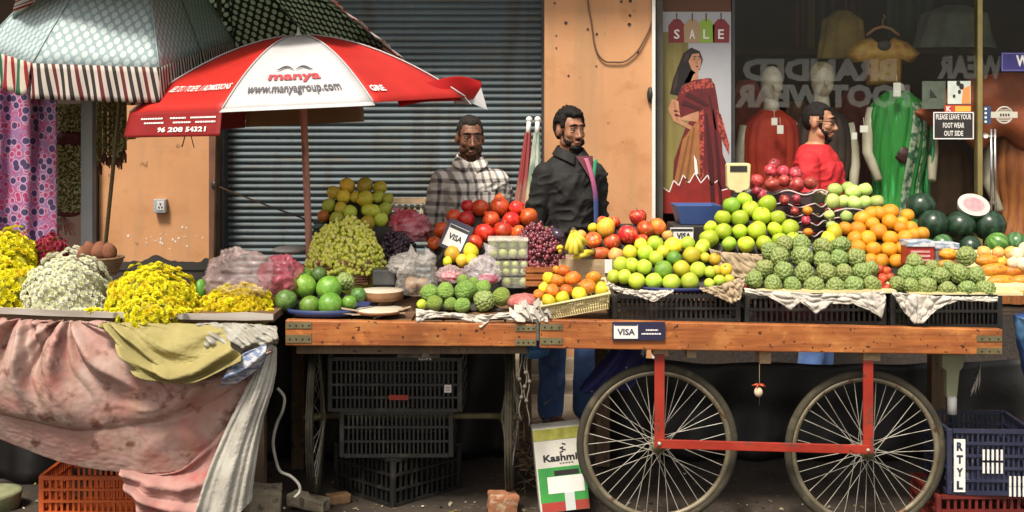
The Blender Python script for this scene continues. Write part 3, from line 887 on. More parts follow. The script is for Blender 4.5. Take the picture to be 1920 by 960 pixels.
def wheel(parent, c, r, name='wheel', axis='Y', yaw=0.0, tread=False):
    """bicycle wheel; part 'wheel' holds the tyre, its children rim, hub and spokes"""
    c = V(c); rr = .018
    if axis == 'Y': M3 = Matrix.Rotation(yaw, 3, 'Z') @ Matrix.Rotation(R(90), 3, 'X')
    else: M3 = Matrix.Rotation(yaw, 3, 'Z') @ Matrix.Rotation(R(90), 3, 'Y')
    ring = lambda rad, n, z=0: [c + M3 @ V((rad * math.cos(2 * PI * k / n), rad * math.sin(2 * PI * k / n), z)) for k in range(n)]
    m = MB(); m.tube(ring(r - rr, 72), rr, 12, closed=True)
    if tread:
        for z_ in (-.012, 0, .012): m.tube(ring(r + .0005, 72, z_), .0032, 5, closed=True)
    w_ = m.build(name, M['tyre'], parent)
    m = MB(); ro, ri = r - 2 * rr + .006, r - 2 * rr - .012
    m.lathe([(ri, -.008), (ro, -.014), (ro, .014), (ri, .008), (ri - .002, 0), (ri, -.008)], c, 72, M=M3)
    m.build('rim', M['rim'], w_)
    m = MB(); m.lathe([(0, -.06), (.012, -.06), (.012, -.045), (.028, -.043), (.028, -.037), (.016, -.034), (.016, .034), (.028, .037), (.028, .043), (.012, .045), (.012, .06), (0, .06)], c, 16, M=M3)
    m.build('hub', M['plate'], w_)
    ns = 40
    for k in range(ns):
        a = 2 * PI * k / ns; side = .038 if k % 2 else -.038
        ha = a + (R(58) if (k // 2) % 2 else -R(58))
        p0 = c + M3 @ V((.024 * math.cos(ha), .024 * math.sin(ha), side)); p1 = c + M3 @ V((ri * math.cos(a), ri * math.sin(a), 0))
        m = MB(); m.tube([p0, p1], .0017, 5, caps=False); m.build('spoke', M['spoke'], w_)
    return w_


# ---- right handcart (long side to the street)
BY = 0.0
t = thing('handcart', 'long wooden handcart with orange brown side beam and two large spoked wheels', 'handcart', P(1446, 833, .5) * 1)
cartR = t
a0, a1, b1, b0 = P(1012, 599, BY), P(1880, 618, BY), P(1880, 666, BY), P(1012, 653, BY)
m = MB(); m.prism([a0, a1, b1, b0], (0, .045, 0)); m.build('beam', WB, t, mods=[('BEVEL', dict(width=.004, segments=2))])
m = MB()
for k in range(8):
    y0 = .05 + k * .125
    m.prism([a0 + V((.002, y0, -.012)), a1 + V((-.002, y0, -.012)), a1 + V((-.002, y0, -.036)), a0 + V((.002, y0, -.036))], (0, .119, 0))
m.build('deck', WD, t)
for px in (1300, 1640):
    m = MB(); x = xpx(px, .5); m.box((x, .55, P(px, 655, 0).z + .03 - (.018 if px > 1400 else 0)), (.06, 1.0, .06)); m.build('cross_beam', WO, t)
m = MB(); m.prism([a0 + V((0, 1.06, 0)), a1 + V((0, 1.06, 0)), b1 + V((0, 1.06, 0)), b0 + V((0, 1.06, 0))], (0, .045, 0)); m.build('back_beam', WB, t)
# iron straps at both beam ends
for (x0, x1, y0, y1) in ((1013, 1055, 607, 619), (1013, 1055, 633, 646), (1832, 1879, 629, 640), (1832, 1879, 652, 664)):
    m = MB(); q0, q1 = P(x0, y0, -.004), P(x1, y1, -.004)
    dz = -(x1 - x0) * .019 * S(0)
    m.prism([q0, V((q1.x, q0.y, q0.z + dz)), V((q1.x, q0.y, q1.z + dz * .2)), V((q0.x, q0.y, q1.z))], (0, .003, 0)); pl = m.build('iron_strap', M['plate'], t)
    m = MB()
    for fx in (.2, .5, .85):
        m.ball(q0.lerp(q1, .5) + V(((fx - .5) * (q1.x - q0.x), -.001, dz * fx)), (.004, .003, .004), 8, 5)
    m.build('rivet', M['black'], pl)
# wheels with red forks
WC = [P(1232, 833, .12), P(1622, 845, .12)]
for i, c in enumerate(WC): wheel(t, c, 151.5 * S(.12), yaw=0)
for i, (x0, x1, y0, y1) in enumerate(((1227, 1246, 664, 838), (1618, 1637, 676, 850))):
    m = MB(); q0, q1 = P(x0, y0, .045), P(x1, y1, .045)
    m.box(((q0.x + q1.x) / 2, .045, (q0.z + q1.z) / 2), (q1.x - q0.x, .012, q0.z - q1.z), bev=.003)
    f_ = m.build('fork', M['red'], t)
    m = MB(); m.lathe([(0, -.02), (.008, -.02), (.008, .008), (0, .008)], (P(0.5 * (x0 + x1), 832 + 12 * i, .03)), 8, M=Matrix.Rotation(R(90), 3, 'X')); m.build('axle_nut', M['spoke'], f_)
m = MB(); m.bar(P(1236, 832, .032), P(1630, 843, .032), .010, 17 * S(.03), bev=.003); m.build('tie_bar', M['red'], t)
for (x0, x1, y0, y1) in ((1225, 1253, 650, 668), (1288, 1306, 652, 671), (1424, 1446, 655, 682), (1619, 1651, 660, 677)):
    m = MB(); q0, q1 = P(x0, y0, .05), P(x1, y1, .05); m.box(((q0.x + q1.x) / 2, .09, (q0.z + q1.z) / 2), (q1.x - q0.x, .08, q0.z - q1.z), bev=.002); m.build('wood_block', WP, t)
for px in (1130, 1760):
    m = MB(); x = xpx(px, .95); m.box((x, .98, .37), (.07, .07, .8)); m.build('leg', WO, t)
# card sign on the beam
t = thing('card_sign', 'dark blue card payment sign fixed to the orange brown beam', 'sign', P(1197, 638, -.01))
m = MB(); panel(m, 1148, 1247, 604, 638, -.012, .006); m.build('board', mat('navy board', (.022, .02, .055), rough=.4), t)
m = MB(); panel(m, 1151, 1196, 609, 635, -.014, .003); m.build('plate', M['white'], t)
m = MB(); m.text('VISA', P(1174, 622.5, -.0148), 33 * S(0), 12 * S(0), bold=.03); panel(m, 1152, 1195, 607.5, 610.5, -.0155, .001); m.build('lettering', mat('navy lettering', (.03, .03, .06), rough=.5), t)
m = MB()
for (x0, x1, y) in ((1211, 1234, 619), (1203, 1240, 626)):
    x = x0
    while x < x1:
        w_ = rng.uniform(2, 5); panel(m, x, min(x + w_, x1), y - 1.3, y + 1.3, -.0135, .001); x += w_ + .9
m.build('small_print', M['whitetext'], t)

# ---- middle cart, end on, wheels seen edge on
t = thing('handcart', 'short end of a wooden handcart with its wheels seen edge on', 'handcart', P(772, 925, .5))
a0, a1, b1, b0 = P(535, 600, BY), P(1006, 608, BY), P(1006, 650, BY), P(535, 648, BY)
m = MB(); m.prism([a0, a1, b1, b0], (0, .045, 0)); m.build('beam', WB, t, mods=[('BEVEL', dict(width=.004, segments=2))])
m = MB()
for k in range(8):
    x0 = a0.x + .003 + k * (a1.x - a0.x) / 8
    m.box((x0 + .062, .58, a0.z - .026), (.120, 1.06, .024))
m.build('deck', WD, t)
m = MB(); m.box(((a0.x + a1.x) / 2, .06, a0.z - .128), (a1.x - a0.x - .08, .05, .035)); m.build('cross_beam', WO, t)
for (px, yw) in ((594, R(3.5)), (957, R(-1.5))):
    wheel(t, (xpx(px, .52), .52, .335 - .02), .345, axis='X', yaw=yw, tread=True)
m = MB(); m.tube([(xpx(590, .52), .52, .32), (xpx(962, .52), .52, .32)], .014, 8); m.build('axle', M['plate'], t)
for (x0, x1, y0, y1) in ((536, 584, 604, 616), (536, 584, 628, 643), (966, 1004, 610, 621), (966, 1004, 636, 648)):
    m = MB(); panel(m, x0, x1, y0, y1, -.004, .003); pl = m.build('iron_strap', M['plate'], t)
    m = MB()
    for fx in (.15, .4, .65, .9): m.ball(P(x0 + (x1 - x0) * fx, (y0 + y1) / 2, -.005), (.004, .003, .004), 8, 5)
    m.build('rivet', M['black'], pl)
for px, yy in ((560, .98), (985, .98)):
    m = MB(); m.box((xpx(px, yy), yy, .33), (.06, .06, .75)); m.build('leg', WO, t)

# ---- left flower stall
t = thing('flower_stall', 'low flower stall with pale tin edge behind a draped cloth', 'stall', P(240, 960, .4))
ez = P(250, 588, -.06).z
m = MB(); x0, x1 = P(-120, 588, -.06).x, P(512, 588, -.06).x
m.box(((x0 + x1) / 2, .5, ez - .02), (x1 - x0, 1.1, .03)); m.build('top', WD, t)
m = MB()
ed = [(-120, 576, 586), (0, 577, 588), (80, 581, 592), (200, 585, 596), (300, 588, 598), (400, 589, 600), (460, 586, 601), (512, 590, 600)]
m.prism([P(a, b, -.075) for a, b, _ in ed] + [P(a, c, -.075) for a, _, c in ed[::-1]], (0, .014, 0)); m.build('edge_strip', mat('tin edge', (.5, .46, .42), (.3, .26, .22), 5, .5, stretch=(.5, 3, 3)), t)
for px, yy in ((-60, .5), (485, .25), (485, .9), (-60, .9)):
    m = MB(); m.box((xpx(px, yy), yy, (ez - .035 + GZ) / 2), (.06, .06, ez - .035 - GZ)); m.build('leg', WO, t)

# ---- dark sheets added to stand in for the shade under the stalls
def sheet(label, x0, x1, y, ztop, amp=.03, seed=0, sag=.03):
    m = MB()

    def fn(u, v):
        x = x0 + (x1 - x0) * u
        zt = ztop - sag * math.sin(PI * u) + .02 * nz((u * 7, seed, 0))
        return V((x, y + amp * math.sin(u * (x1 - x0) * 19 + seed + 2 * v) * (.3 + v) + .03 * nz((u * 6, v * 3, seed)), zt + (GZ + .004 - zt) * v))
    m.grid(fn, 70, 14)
    return tag(m.build('dark_shade_sheet', M['shade_sheet'], mods=[('SOLIDIFY', dict(thickness=.004))]), label, 'shade_sheet')
sheet('added black sheet for the shade behind the two big spoked wheels', xpx(1140, 1.12), xpx(2000, 1.12), 1.12, .47, seed=1)
sheet('added black sheet for the shade behind the stacked black crates', xpx(480, 1.12), xpx(948, 1.12), 1.13, .72, seed=2)
sheet('added black sheet for the shade under the flower stall behind the pink cloth', xpx(-200, .75), xpx(500, .75), .74, .72, seed=3)

# ================================================================ crates
def crate(name, label, cat, c, w, d, h, material, rotz=0, rails=4, cells=4, slats=5, group=None, tilt=0, panelback=None, boss=.012, top_open=True, parent=None, backm=None):
    """plastic crate: corner posts, rails, thin slats, solid inner back a little way in"""
    t = thing(name, label, cat, c, group, rotz=rotz if rotz else 1e-6)
    if tilt: t.rotation_euler.x = tilt
    m = MB(); m2 = MB()
    pt = .022
    for sx in (-1, 1):
        for sy in (-1, 1):
            m.box((sx * (w / 2 - pt / 2), sy * (d / 2 - pt / 2), h / 2), (pt, pt, h), bev=.004)
    for face in range(4):
        L = w if face % 2 == 0 else d
        off = (d if face % 2 == 0 else w) / 2
        ang = face * PI / 2
        Rm = Matrix.Rotation(ang, 3, 'Z')

        def put(mb, cx, cz, sx, sz, th, inset):
            p = Rm @ V((cx, -(off - inset - th / 2), cz)); mb.box(p, (sx, th, sz), 0, Rm)
        inner = L - 2 * pt
        for k in range(rails + 1):
            z = .008 + (h - .016) * k / rails
            put(m, 0, z, inner, .010 if 0 < k < rails else .016, .016, -.002)
        nc = max(2, round(cells * L / w))
        for k in range(1, nc): put(m, -inner / 2 + inner * k / nc, h / 2, .009, h - .034, .012, .0005)
        ns = nc * slats
        for k in range(ns):
            if k % slats == 0: continue
            put(m2, -inner / 2 + inner * k / ns, h / 2, inner / ns * .42, h - .03, .005, .006)
    m.box((0, 0, .006), (w - 2 * pt - .01, d - 2 * pt - .01, .008))
    m.build('frame', material, t); m2.build('slat', backm or material, t)
    return t


CB = mat('black crate', (.011, .011, .0105), (.02, .019, .018), 9, .42, .1, c3=(.09, .08, .07), s3=6, lo3=.58, hi3=.75)
CO = mat('orange crate', (.55, .11, .022), (.42, .075, .016), 7, .45, .1)
CN = mat('navy crate', (.018, .021, .05), (.028, .031, .06), 7, .45, .1, c3=(.12, .12, .15), s3=12, lo3=.62, hi3=.7)
CR = mat('red crate', (.17, .018, .012), (.10, .012, .01), 7, .5, .1)


def cpos(x0, x1, y1, Y): return V(((xpx(x0, Y) + xpx(x1, Y)) / 2, Y, zpx(y1, Y)))


Yc = .34
g = 'black crates stacked under the short cart'
w1 = (868 - 615) * S(Yc)
zb = GZ
c3_ = crate('black_crate', 'bottom black crate of the stack, turned with a corner forward', 'crate', V((xpx(742, Yc + .2), Yc + .3, GZ)), .42, .42, .215, CB, rotz=R(46), rails=3, cells=4, slats=3, group=g)
c2_ = crate('black_crate', 'middle black crate of the stack under the short cart', 'crate', V((xpx(741, Yc), Yc + .24, GZ + .217)), (848 - 633) * S(Yc), .42, .205, CB, rotz=R(.5), rails=3, cells=4, slats=6, group=g)
c1_ = crate('black_crate', 'topmost black crate of the stack, with a white sticker', 'crate', V((xpx(741, Yc), Yc + .22, GZ + .425)), w1, .44, .24, CB, rotz=R(-.6), rails=4, cells=4, slats=7, group=g)
m = MB(); q = V((w1 * .395, -.2265, .105)); m.box(q, (.03, .004, .034)); st = m.build('sticker', M['white'], c1_)
m = MB(); m.box(q + V((0, -.0025, .004)), (.02, .001, .003)); m.box(q + V((0, -.0025, -.006)), (.02, .001, .003)); m.build('print', M['red'], st)
m = MB(); m.box((w1 * .03, -.2245, .065), (.085, .003, .022)); m.build('red_patch', M['red'], c1_)
m = MB(); m.text("'LUN", (w1 * .22, -.2245, .238), .06, .018, bold=.04); m.build('lettering', M['whitetext'], c1_)
# bundle of stuff on the top crate
m = MB(); m.grid(lambda u, v: V((xpx(745 + 80 * u, .3), .28 + .16 * v, GZ + .672 + .022 * math.sin(PI * v) * (1.2 + nz((u * 6, v * 4, 0))) + .002)), 24, 10)
tag(m.build('paper_sheet', mat('dirty paper', (.42, .38, .32), (.28, .24, .19), 8, .8)), 'crumpled pale paper lying on the topmost black crate', 'paper')

crate('orange_crate', 'orange plastic crate on the ground beneath the pink cloth', 'crate', V((xpx(180, .1), .28, GZ)), (262 - 80) * S(.07) + .08, .36, (958 - 868) * S(.1) + .01, CO, rotz=R(.4), rails=4, cells=3, slats=6)
Yb = .06
cr = crate('red_crate', 'dark red crate on the ground under the blue crate', 'crate', V((xpx(1850, Yb), Yb + .2, GZ)), .40, .34, .135, CR, rotz=R(.4), rails=2, cells=3, slats=4)
bw = (1945 - 1783) * S(Yb)
cb = crate('blue_crate', 'navy blue crate with white painted letters beside the right wheel', 'crate', V((xpx(1866, Yb), Yb + .2, GZ + .137)), bw, .36, .275, CN, rotz=R(-3), rails=5, cells=3, slats=5)
m = MB(); m.box((-bw / 2 + .048, -.188, .125), (.046, .006, .22)); cbp = m.build('painted_strip', M['white'], cb)
m = MB()
for k, ch in enumerate('RTYL'): m.text(ch, (-bw / 2 + .048, -.1925, .206 - k * .054), .026, .036, bold=.05)
m.build('lettering', CN, cbp)
for (x, z, n) in ((-.5, .17, 5), (-.5, .115, 5), (.05, .06, 5), (.05, .02, 5)):
    m = MB()
    for k in range(n): m.box((bw * (x + .62) * .5 - bw * .12 + k * .0185 + (.02 if x < 0 else .03) - .03, -.1835, z), (.009, .005, .044))
    m.build('white_slat', M['white'], cb)

# black crates standing on the right cart below the trays
g = 'black crates standing on the long cart'
for i, (x0, x1, lab) in enumerate(((1146, 1392, 'black crate under the tray of green guavas'), (1395, 1666, 'black crate under the large tray of custard apples'), (1669, 1884, 'black crate under the small tray of custard apples'))):
    Y0 = .06; zb = P((x0 + x1) / 2, 600 + (((x0 + x1) / 2) - 1012) * .0219, 0).z - .008
    zt = P(0, 553, Y0).z
    crate('black_crate', lab, 'crate', V(((xpx(x0, Y0) + xpx(x1, Y0)) / 2, Y0 + .27, zb)), (x1 - x0) * S(Y0) - .01, .52, zt - zb, CB, rotz=1e-5, rails=2, cells=4, slats=6, group=g)
    # inner bottom lid so the tray has something to stand on
ZC = P(0, 553, .06).z

# ================================================================ things under the carts
t = thing('carton', 'green and white fruit carton leaning by the left spoked wheel', 'carton', P(1060, 958, .22), rotz=1e-6)
t.rotation_euler = (R(-4), R(-5.5), R(3))
cw, chh = 93 * S(.22), 155 * S(.22)
m = MB(); m.box((0, .07, chh / 2), (cw, .14, chh)); m.build('box', mat('carton card', (.6, .58, .52), (.5, .48, .42), 6, .7), t)
def strip(name, z0, z1, x0, x1, mm, lvl=1):
    m = MB(); m.box(((x0 + x1) / 2 * cw, -.0012 * lvl, (z0 + z1) / 2 * chh), ((x1 - x0) * cw, .0012, (z1 - z0) * chh)); return m.build(name, mm, t)
strip('lid_band', .86, .995, -.5, .5, mat('carton olive', (.22, .22, .03), (.4, .38, .08), 20, .6))
strip('green_panel', .12, .53, -.47, .5, mat('carton green', (.05, .33, .05), (.03, .2, .06), 6, .6))
strip('red_base', .005, .115, -.46, .5, mat('carton red', (.4, .04, .03), (.3, .05, .03), 15, .6))
strip('handle_hole', .43, .49, -.15, .35, M['black'], 2)
strip('label', .22, .42, -.3, .44, M['white'], 2)
strip('tape', .005, .22, .02, .22, mat('pale tape', (.55, .6, .58), rough=.4), 3)
m = MB(); m.text('Kashmir', (.06 * cw, -.0026, .645 * chh), .8 * cw, .085 * chh, bold=.03); m.build('lettering', M['blacktext'], t)
m = MB()
for k in range(5): m.box((.0 * cw + k * .06 * cw, -.002, .575 * chh), (.04 * cw, .001, .008 * chh))
for k, (dx, dz) in enumerate(((.05, .76), (.09, .735), (.04, .71), (.1, .80))): m.box((dx * cw, -.002, dz * chh), (.08 * cw, .001, .014 * chh), 0, (0, .6 * (k % 2) - .3, 0))
m.build('small_print', M['blacktext'], t)


def rock(name, label, cat, c, d, material, seed=0, rot=(0, 0, 0), rough=.12):
    m = MB(); m.box((0, 0, 0), d, 0, None, min(d) * .18)
    bm_ = bmesh.new(); vv = [bm_.verts.new(v) for v in m.v]
    for f in m.f: bm_.faces.new([vv[i] for i in f])
    bmesh.ops.subdivide_edges(bm_, edges=bm_.edges[:], cuts=3, use_grid_fill=True)
    E = Euler(rot).to_matrix(); m2 = MB(); bm_.verts.index_update()
    pts = [E @ (v.co * (1 + rough * nz(v.co * 14 + V((seed, seed * 2, 0))) + rough * .5 * nz(v.co * 50 + V((seed, 0, 0))))) for v in bm_.verts]
    zmin = min(p.z for p in pts)
    m2.add([p + V(c) - V((0, 0, zmin)) for p in pts], [tuple(v.index for v in f.verts) for f in bm_.faces], 0, False); bm_.free()
    return tag(m2.build(name, material), label, cat)


BR = mat('brick', (.33, .13, .06), (.24, .10, .05), 18, .9, .5, c3=(.4, .28, .18), s3=12)
ST = mat('rubble stone', (.28, .24, .17), (.18, .15, .10), 12, .9, .5, c3=(.1, .08, .06), s3=22)
rock('brick', 'broken red brick on the ground by the right cart wheel', 'brick', V((xpx(943, .28), .28, GZ)), (.125, .10, .085), BR, 1, (0, .05, .15))
rock('stone_block', 'beige stone block beside the hanging white sack', 'stone', V((xpx(492, .12), .12, GZ)), (.15, .12, .155), ST, 2, (0, .08, .2))
rock('rubble_piece', 'long grey rubble piece lying near the stone block', 'stone', V((xpx(578, .3), .32, GZ)), (.18, .08, .055), ST, 3, (0, .12, -.3))
rock('rubble_piece', 'small dark rubble piece under the middle cart left of the brick', 'stone', V((xpx(632, .4), .42, GZ)), (.10, .06, .04), mat('rust rubble', (.22, .12, .05), (.15, .08, .04), 20, .9), 4, (0, 0, .4))
m = MB(); m.lathe([(0, .11), (.09, .112), (.105, .105), (.1, .09), (.085, .0), (0, 0)], V((xpx(-4, .35), .35, GZ - .03)), 24)
tag(m.build('stone_stand', mat('mossy stone', (.25, .26, .14), (.15, .16, .09), 14, .9, .4)), 'round mossy stone stand at the frame edge left of orange crate', 'stone')
# litter of petals and chips on the road
m = MB(); cols_ = [ST, mat('leaf litter', (.3, .28, .05), (.2, .1, .03), 30, .8), M['black'], mat('pale chip', (.5, .46, .4), rough=.8)]
for i in range(420):
    x = rng.uniform(-2.4, 2.4); y = rng.uniform(-.28, .45) if rng.random() < .8 else rng.uniform(-.6, .9)
    r = rng.uniform(.003, .012); a = rng.uniform(0, 6.28)
    Rm = Euler((rng.uniform(-.5, .5), rng.uniform(-.5, .5), a)).to_matrix()
    m.add([Rm @ V((math.cos(k * PI / 3) * r * rng.uniform(.5, 1.3), math.sin(k * PI / 3) * r * rng.uniform(.5, 1.3), rng.uniform(0, r * .5))) + V((x, y, GZ + r * .5)) for k in range(6)] + [V((x, y, GZ - .002))],
          [(0, 1, 2, 3, 4, 5)] + [(k, 6, (k + 1) % 6) for k in range(6)], rng.choice([0, 0, 0, 1, 1, 2, 3]), False)
tag(m.build('ground_litter', cols_), 'petals, chips and small stones scattered on the dark road', 'litter', kind='stuff')

# white cable hanging beside the sack
m = MB(); cp = [P(520, 728, .0), P(533, 745, .0), P(530, 770, .0), P(519, 795, .01), P(512, 830, .01), P(518, 865, .02), P(526, 884, .02), P(545, 893, .02), P(560, 908, .02), P(562, 922, .02), P(552, 933, .0)]
m.tube([spline(cp, i / 50) for i in range(51)], .0065, 7)
tag(m.build('white_cable', mat('dusty cable', (.36, .34, .31), (.26, .24, .21), 14, .5)), 'white cable snaking down to the ground beside the hanging sack', 'cable')
# straw heap and twigs beside right edge-on wheel
m = MB(); TW = mat('twig', (.16, .10, .06), (.26, .18, .11), 20, .8)
for i in range(150):
    c = V((xpx(1000, .7) + rng.uniform(-.07, .10), .7 + rng.uniform(-.15, .25), GZ + abs(rng.gauss(0, .13))))
    d = V((rng.uniform(-1, 1), rng.uniform(-1, 1), rng.uniform(-.3, .6))).normalized() * rng.uniform(.02, .05)
    m.tube([c - d, c + d], rng.uniform(.0015, .004), 4)
tag(m.build('twig_heap', TW), 'heap of dry brown twigs between carton and short cart', 'twigs', kind='stuff')
# ropes hanging from the end of the middle cart
m = MB()
for k, (px, y1) in enumerate(((976, 790), (985, 760), (990, 800))):
    pp = [P(px + 3 * math.sin(i * 1.1 + k), 655 + (y1 - 655) * i / 12, .06) for i in range(13)]
    m.tube(pp, .003, 5)
    for i in (5, 8): m.ball(pp[i], .009, 8, 5)
tag(m.build('rope_ends', mat('grey rope', (.17, .15, .12), (.1, .09, .07), 30, .8)), 'frayed rope ends hanging from the joint of both carts', 'rope')
# blue plastic bag by the joint
m = MB(); m.ball(P(1000, 655, .35), (.07, .07, .04), 16, 10, dis=lambda q: 1 + .15 * nz(q * 3))
tag(m.build('plastic_bag', mat('blue bag', (.04, .22, .55), (.03, .15, .4), 10, .35)), 'bright blue plastic bag hanging under the joint of both carts', 'bag')
# navy printed cloth
NC = mat('navy printed cloth', (.03, .03, .16), (.025, .025, .12), 6, .7, c3=(.7, .7, .72), s3=9, lo3=.6, hi3=.62)
m = MB()
rows = [[P(1150, 640, .75), P(1180, 640, .7), P(1215, 642, .75)], [P(1135, 670, .72), P(1172, 672, .66), P(1210, 675, .72)], [P(1100, 715, .7), P(1150, 712, .64), P(1200, 705, .7)], [P(1088, 732, .7), P(1130, 738, .66), P(1180, 730, .7)]]
pf = patch(rows)
m.grid(lambda u, v: pf(u, v) + V((0, .02 * math.sin(u * 15 + v * 3), 0)), 24, 18)
tag(m.build('navy_cloth', NC, mods=[('SOLIDIFY', dict(thickness=.006))]), 'navy cloth with white motifs hanging behind the left spoked wheel', 'cloth')
# charm on a string
t = thing('lemon_charm', 'lemon and chilli charm hanging on a string between the wheels', 'charm', P(1424, 760, -.02))
m = MB(); m.tube([P(1424, 683, .03), P(1424, 712, -.01), P(1424, 760, -.01)], .0015, 5); m.build('string', TW, t)
m = MB(); m.ball(P(1422, 735, -.01), (.018, .018, .021), 14, 9); m.build('lemon', mat('charm lemon', (.6, .42, .25), (.65, .55, .4), 20, .4), t)
for k in range(6):
    m = MB(); a = k * PI / 3; c = P(1423, 722, -.01)
    m.tube([c, c + V((math.cos(a) * .014, math.sin(a) * .014, .002)), c + V((math.cos(a) * .03, math.sin(a) * .024, -.008 + .006 * (k % 2)))], [.005, .0045, .001], 7)
    m.build('chilli', mat('charm chilli', (.4, .06, .02), rough=.3), t)
# pale plastic table leg, white bottle below it, striped cloth strip
t = thing('plastic_support', 'pale green tapered plastic support under the right end of beam', 'support', P(1790, 745, .2))
m = MB(); lp = [(1766, 664), (1812, 664), (1806, 690), (1800, 696), (1795, 746), (1775, 746), (1775, 696), (1767, 690)]
m.prism([P(a, b, .2) for a, b in lp], (0, .04, 0)); m.build('leg', mat('pale green plastic', (.34, .35, .22), (.26, .27, .17), 8, .5), t, mods=[('BEVEL', dict(width=.005, segments=2))])
m = MB(); m.lathe([(.0, 0), (.02, 0), (.02, .07), (.014, .075), (0, .075)], P(1785, 776, .2), 14)
tag(m.build('white_cup', M['white']), 'small white cup on the blue crate below the pale leg', 'cup')
m = MB(); m.grid(lambda u, v: P(1817 + 21 * u + (1 - v) * 6 * (1 - u), 745 - (20 + 46 * u) * (1 - v), .25 + .01 * math.sin(u * 18)), 12, 12, uvfn=lambda u, v: (u * .06 + .02 * v, v))
tag(m.build('striped_cloth', uv_stripes('zebra cloth', [(.6, .57, .5), (.05, .04, .04)], .02), mods=[('SOLIDIFY', dict(thickness=.004))]), 'grey striped cloth strip hanging beside the pale plastic leg', 'cloth')
# blue sack at the right edge
m = MB()


def sack(u, v):
    a = 2 * PI * u; r = .16 * (1 - .30 * v) * (1 + .05 * math.sin(a * 5 + v * 4) + .05 * nz((math.cos(a) * 2, math.sin(a) * 2, v * 5)))
    return V((xpx(1986, -.02) + r * math.cos(a), .0 + r * math.sin(a), zpx(603, -.1) - .38 * v))
m.grid(sack, 40, 20, flip=True); m.lathe([(0, 0), (.16, 0)], (xpx(1986, -.02), 0, zpx(603, -.1)), 40)
tag(m.build('blue_sack', mat('blue sack', (.02, .06, .2), (.012, .03, .1), 7, .5, .4, c3=(.12, .28, .5), s3=5)), 'shiny blue plastic sack hanging at the right end of cart', 'sack')
# ================================================================ umbrellas
def umb_fn(hub, Rm, rad, drop, n, phase, bulge=1.7, bent=None):
    def pt(k, u, t, off=0.0):
        a0 = phase + 2 * PI * k / n; a1 = a0 + 2 * PI / n
        # chord across the panel, bowed a little inward like stretched cloth
        p0 = V((math.sin(a0), -math.cos(a0), 0)); p1 = V((math.sin(a1), -math.cos(a1), 0))
        if bent: p0 *= bent.get(k % n, 1); p1 *= bent.get((k + 1) % n, 1)
        d = p0.lerp(p1, u) * (rad * t)
        z = -drop * (t ** bulge) + .06 * rad * (4 * u * (1 - u)) * t * (1 - t) * -.6
        p = V((d.x, d.y, z))
        return hub + Rm @ (p + V((0, 0, off)) + V((d.x, d.y, 0)).normalized() * off * .6 if d.length > 1e-6 else p)
    return pt


# ---- red and white umbrella
HUB = P(560, 66, .72)
RU = Euler((R(-2), R(3.5), 0)).to_matrix().to_3x3()
RU = Euler((R(2), R(-2.6), 0)).to_matrix()
RAD, DROP = .80, .325
fu = umb_fn(HUB, RU, RAD, DROP, 8, R(-14), 1.75)
t = thing('market_umbrella', 'red and white market umbrella with printed panels above the grapes', 'umbrella', P(578, 470, .72))
UR = thin_cloth('red canopy', (.62, .028, .018), .3, .55, (.54, .022, .016))
UW = thin_cloth('white canopy', (.68, .67, .68), .3, .55, (.60, .59, .6))
UM = thin_cloth('maroon print side', (.34, .014, .014), .25, .6, (.28, .012, .012))
UB = thin_cloth('beige inner side', (.42, .28, .17), .25, .7, (.35, .23, .13))
panels = []
for k in range(8):
    m = MB(); m.grid(lambda u, v: fu(k, u, max(v, .02)), 10, 16, flip=True)
    panels.append(m.build('canopy_panel', UW if k % 2 == 0 else UR, t, mods=[('SOLIDIFY', dict(thickness=.0025))]))


def val(k, length, material, out=0.0, u0=0, u1=1, wav=.0, name='valance', sag=0):
    m = MB()

    def fn(u, v):
        uu = u0 + (u1 - u0) * u
        p = fu(k, uu, 1.0); c = fu(k, .5, 0.6); o = V((p.x - HUB.x, p.y - HUB.y, 0)).normalized()
        return p + V((0, 0, -length * v * (1 - out))) + o * (length * v * out + .012 * v) + o * wav * math.sin(uu * 17) * v + V((0, 0, -sag * math.sin(PI * u) * v))
    m.grid(fn, 20, 8)
    return m.build(name, material, t, mods=[('SOLIDIFY', dict(thickness=.002))]), fn


v7, fn7 = val(7, .125, UM, .12, wav=.006)          # left red panel (front left)
v6, fn6 = val(6, .13, UB, .05, wav=.01)            # next one round, beige inside
val(4, .12, UB, .05); val(5, .13, UM, .1)
v0, fn0 = val(0, .03, UW, .5, wav=.006)
v2, fn2 = val(2, .05, UW, .3, wav=.01)
# wind-blown flap of the right red panel
m = MB()
fl = [[(742, 168), (790, 158), (838, 146), (870, 144), (901, 153)], [(744, 182), (790, 172), (838, 166), (872, 164), (902, 162)], [(748, 201), (790, 192), (838, 190), (868, 189), (890, 184)]]
fp = patch([[P(a, b, .32 + i * .13 - .04 * j) for i, (a, b) in enumerate(r)] for j, r in enumerate(fl)])
m.grid(lambda u, v: fp(u, v) + V((0, .018 * math.sin(u * 9), 0)), 30, 8)
m.build('valance', thin_cloth('red flap', (.58, .012, .012), .45, .5, (.48, .01, .01)), t, mods=[('SOLIDIFY', dict(thickness=.002))])
m = MB(); m.prism([P(902, 164, .8), P(914, 206, .78), P(874, 189, .74), P(890, 183, .76)], (0, .003, 0)); m.build('valance_corner', UW, t)
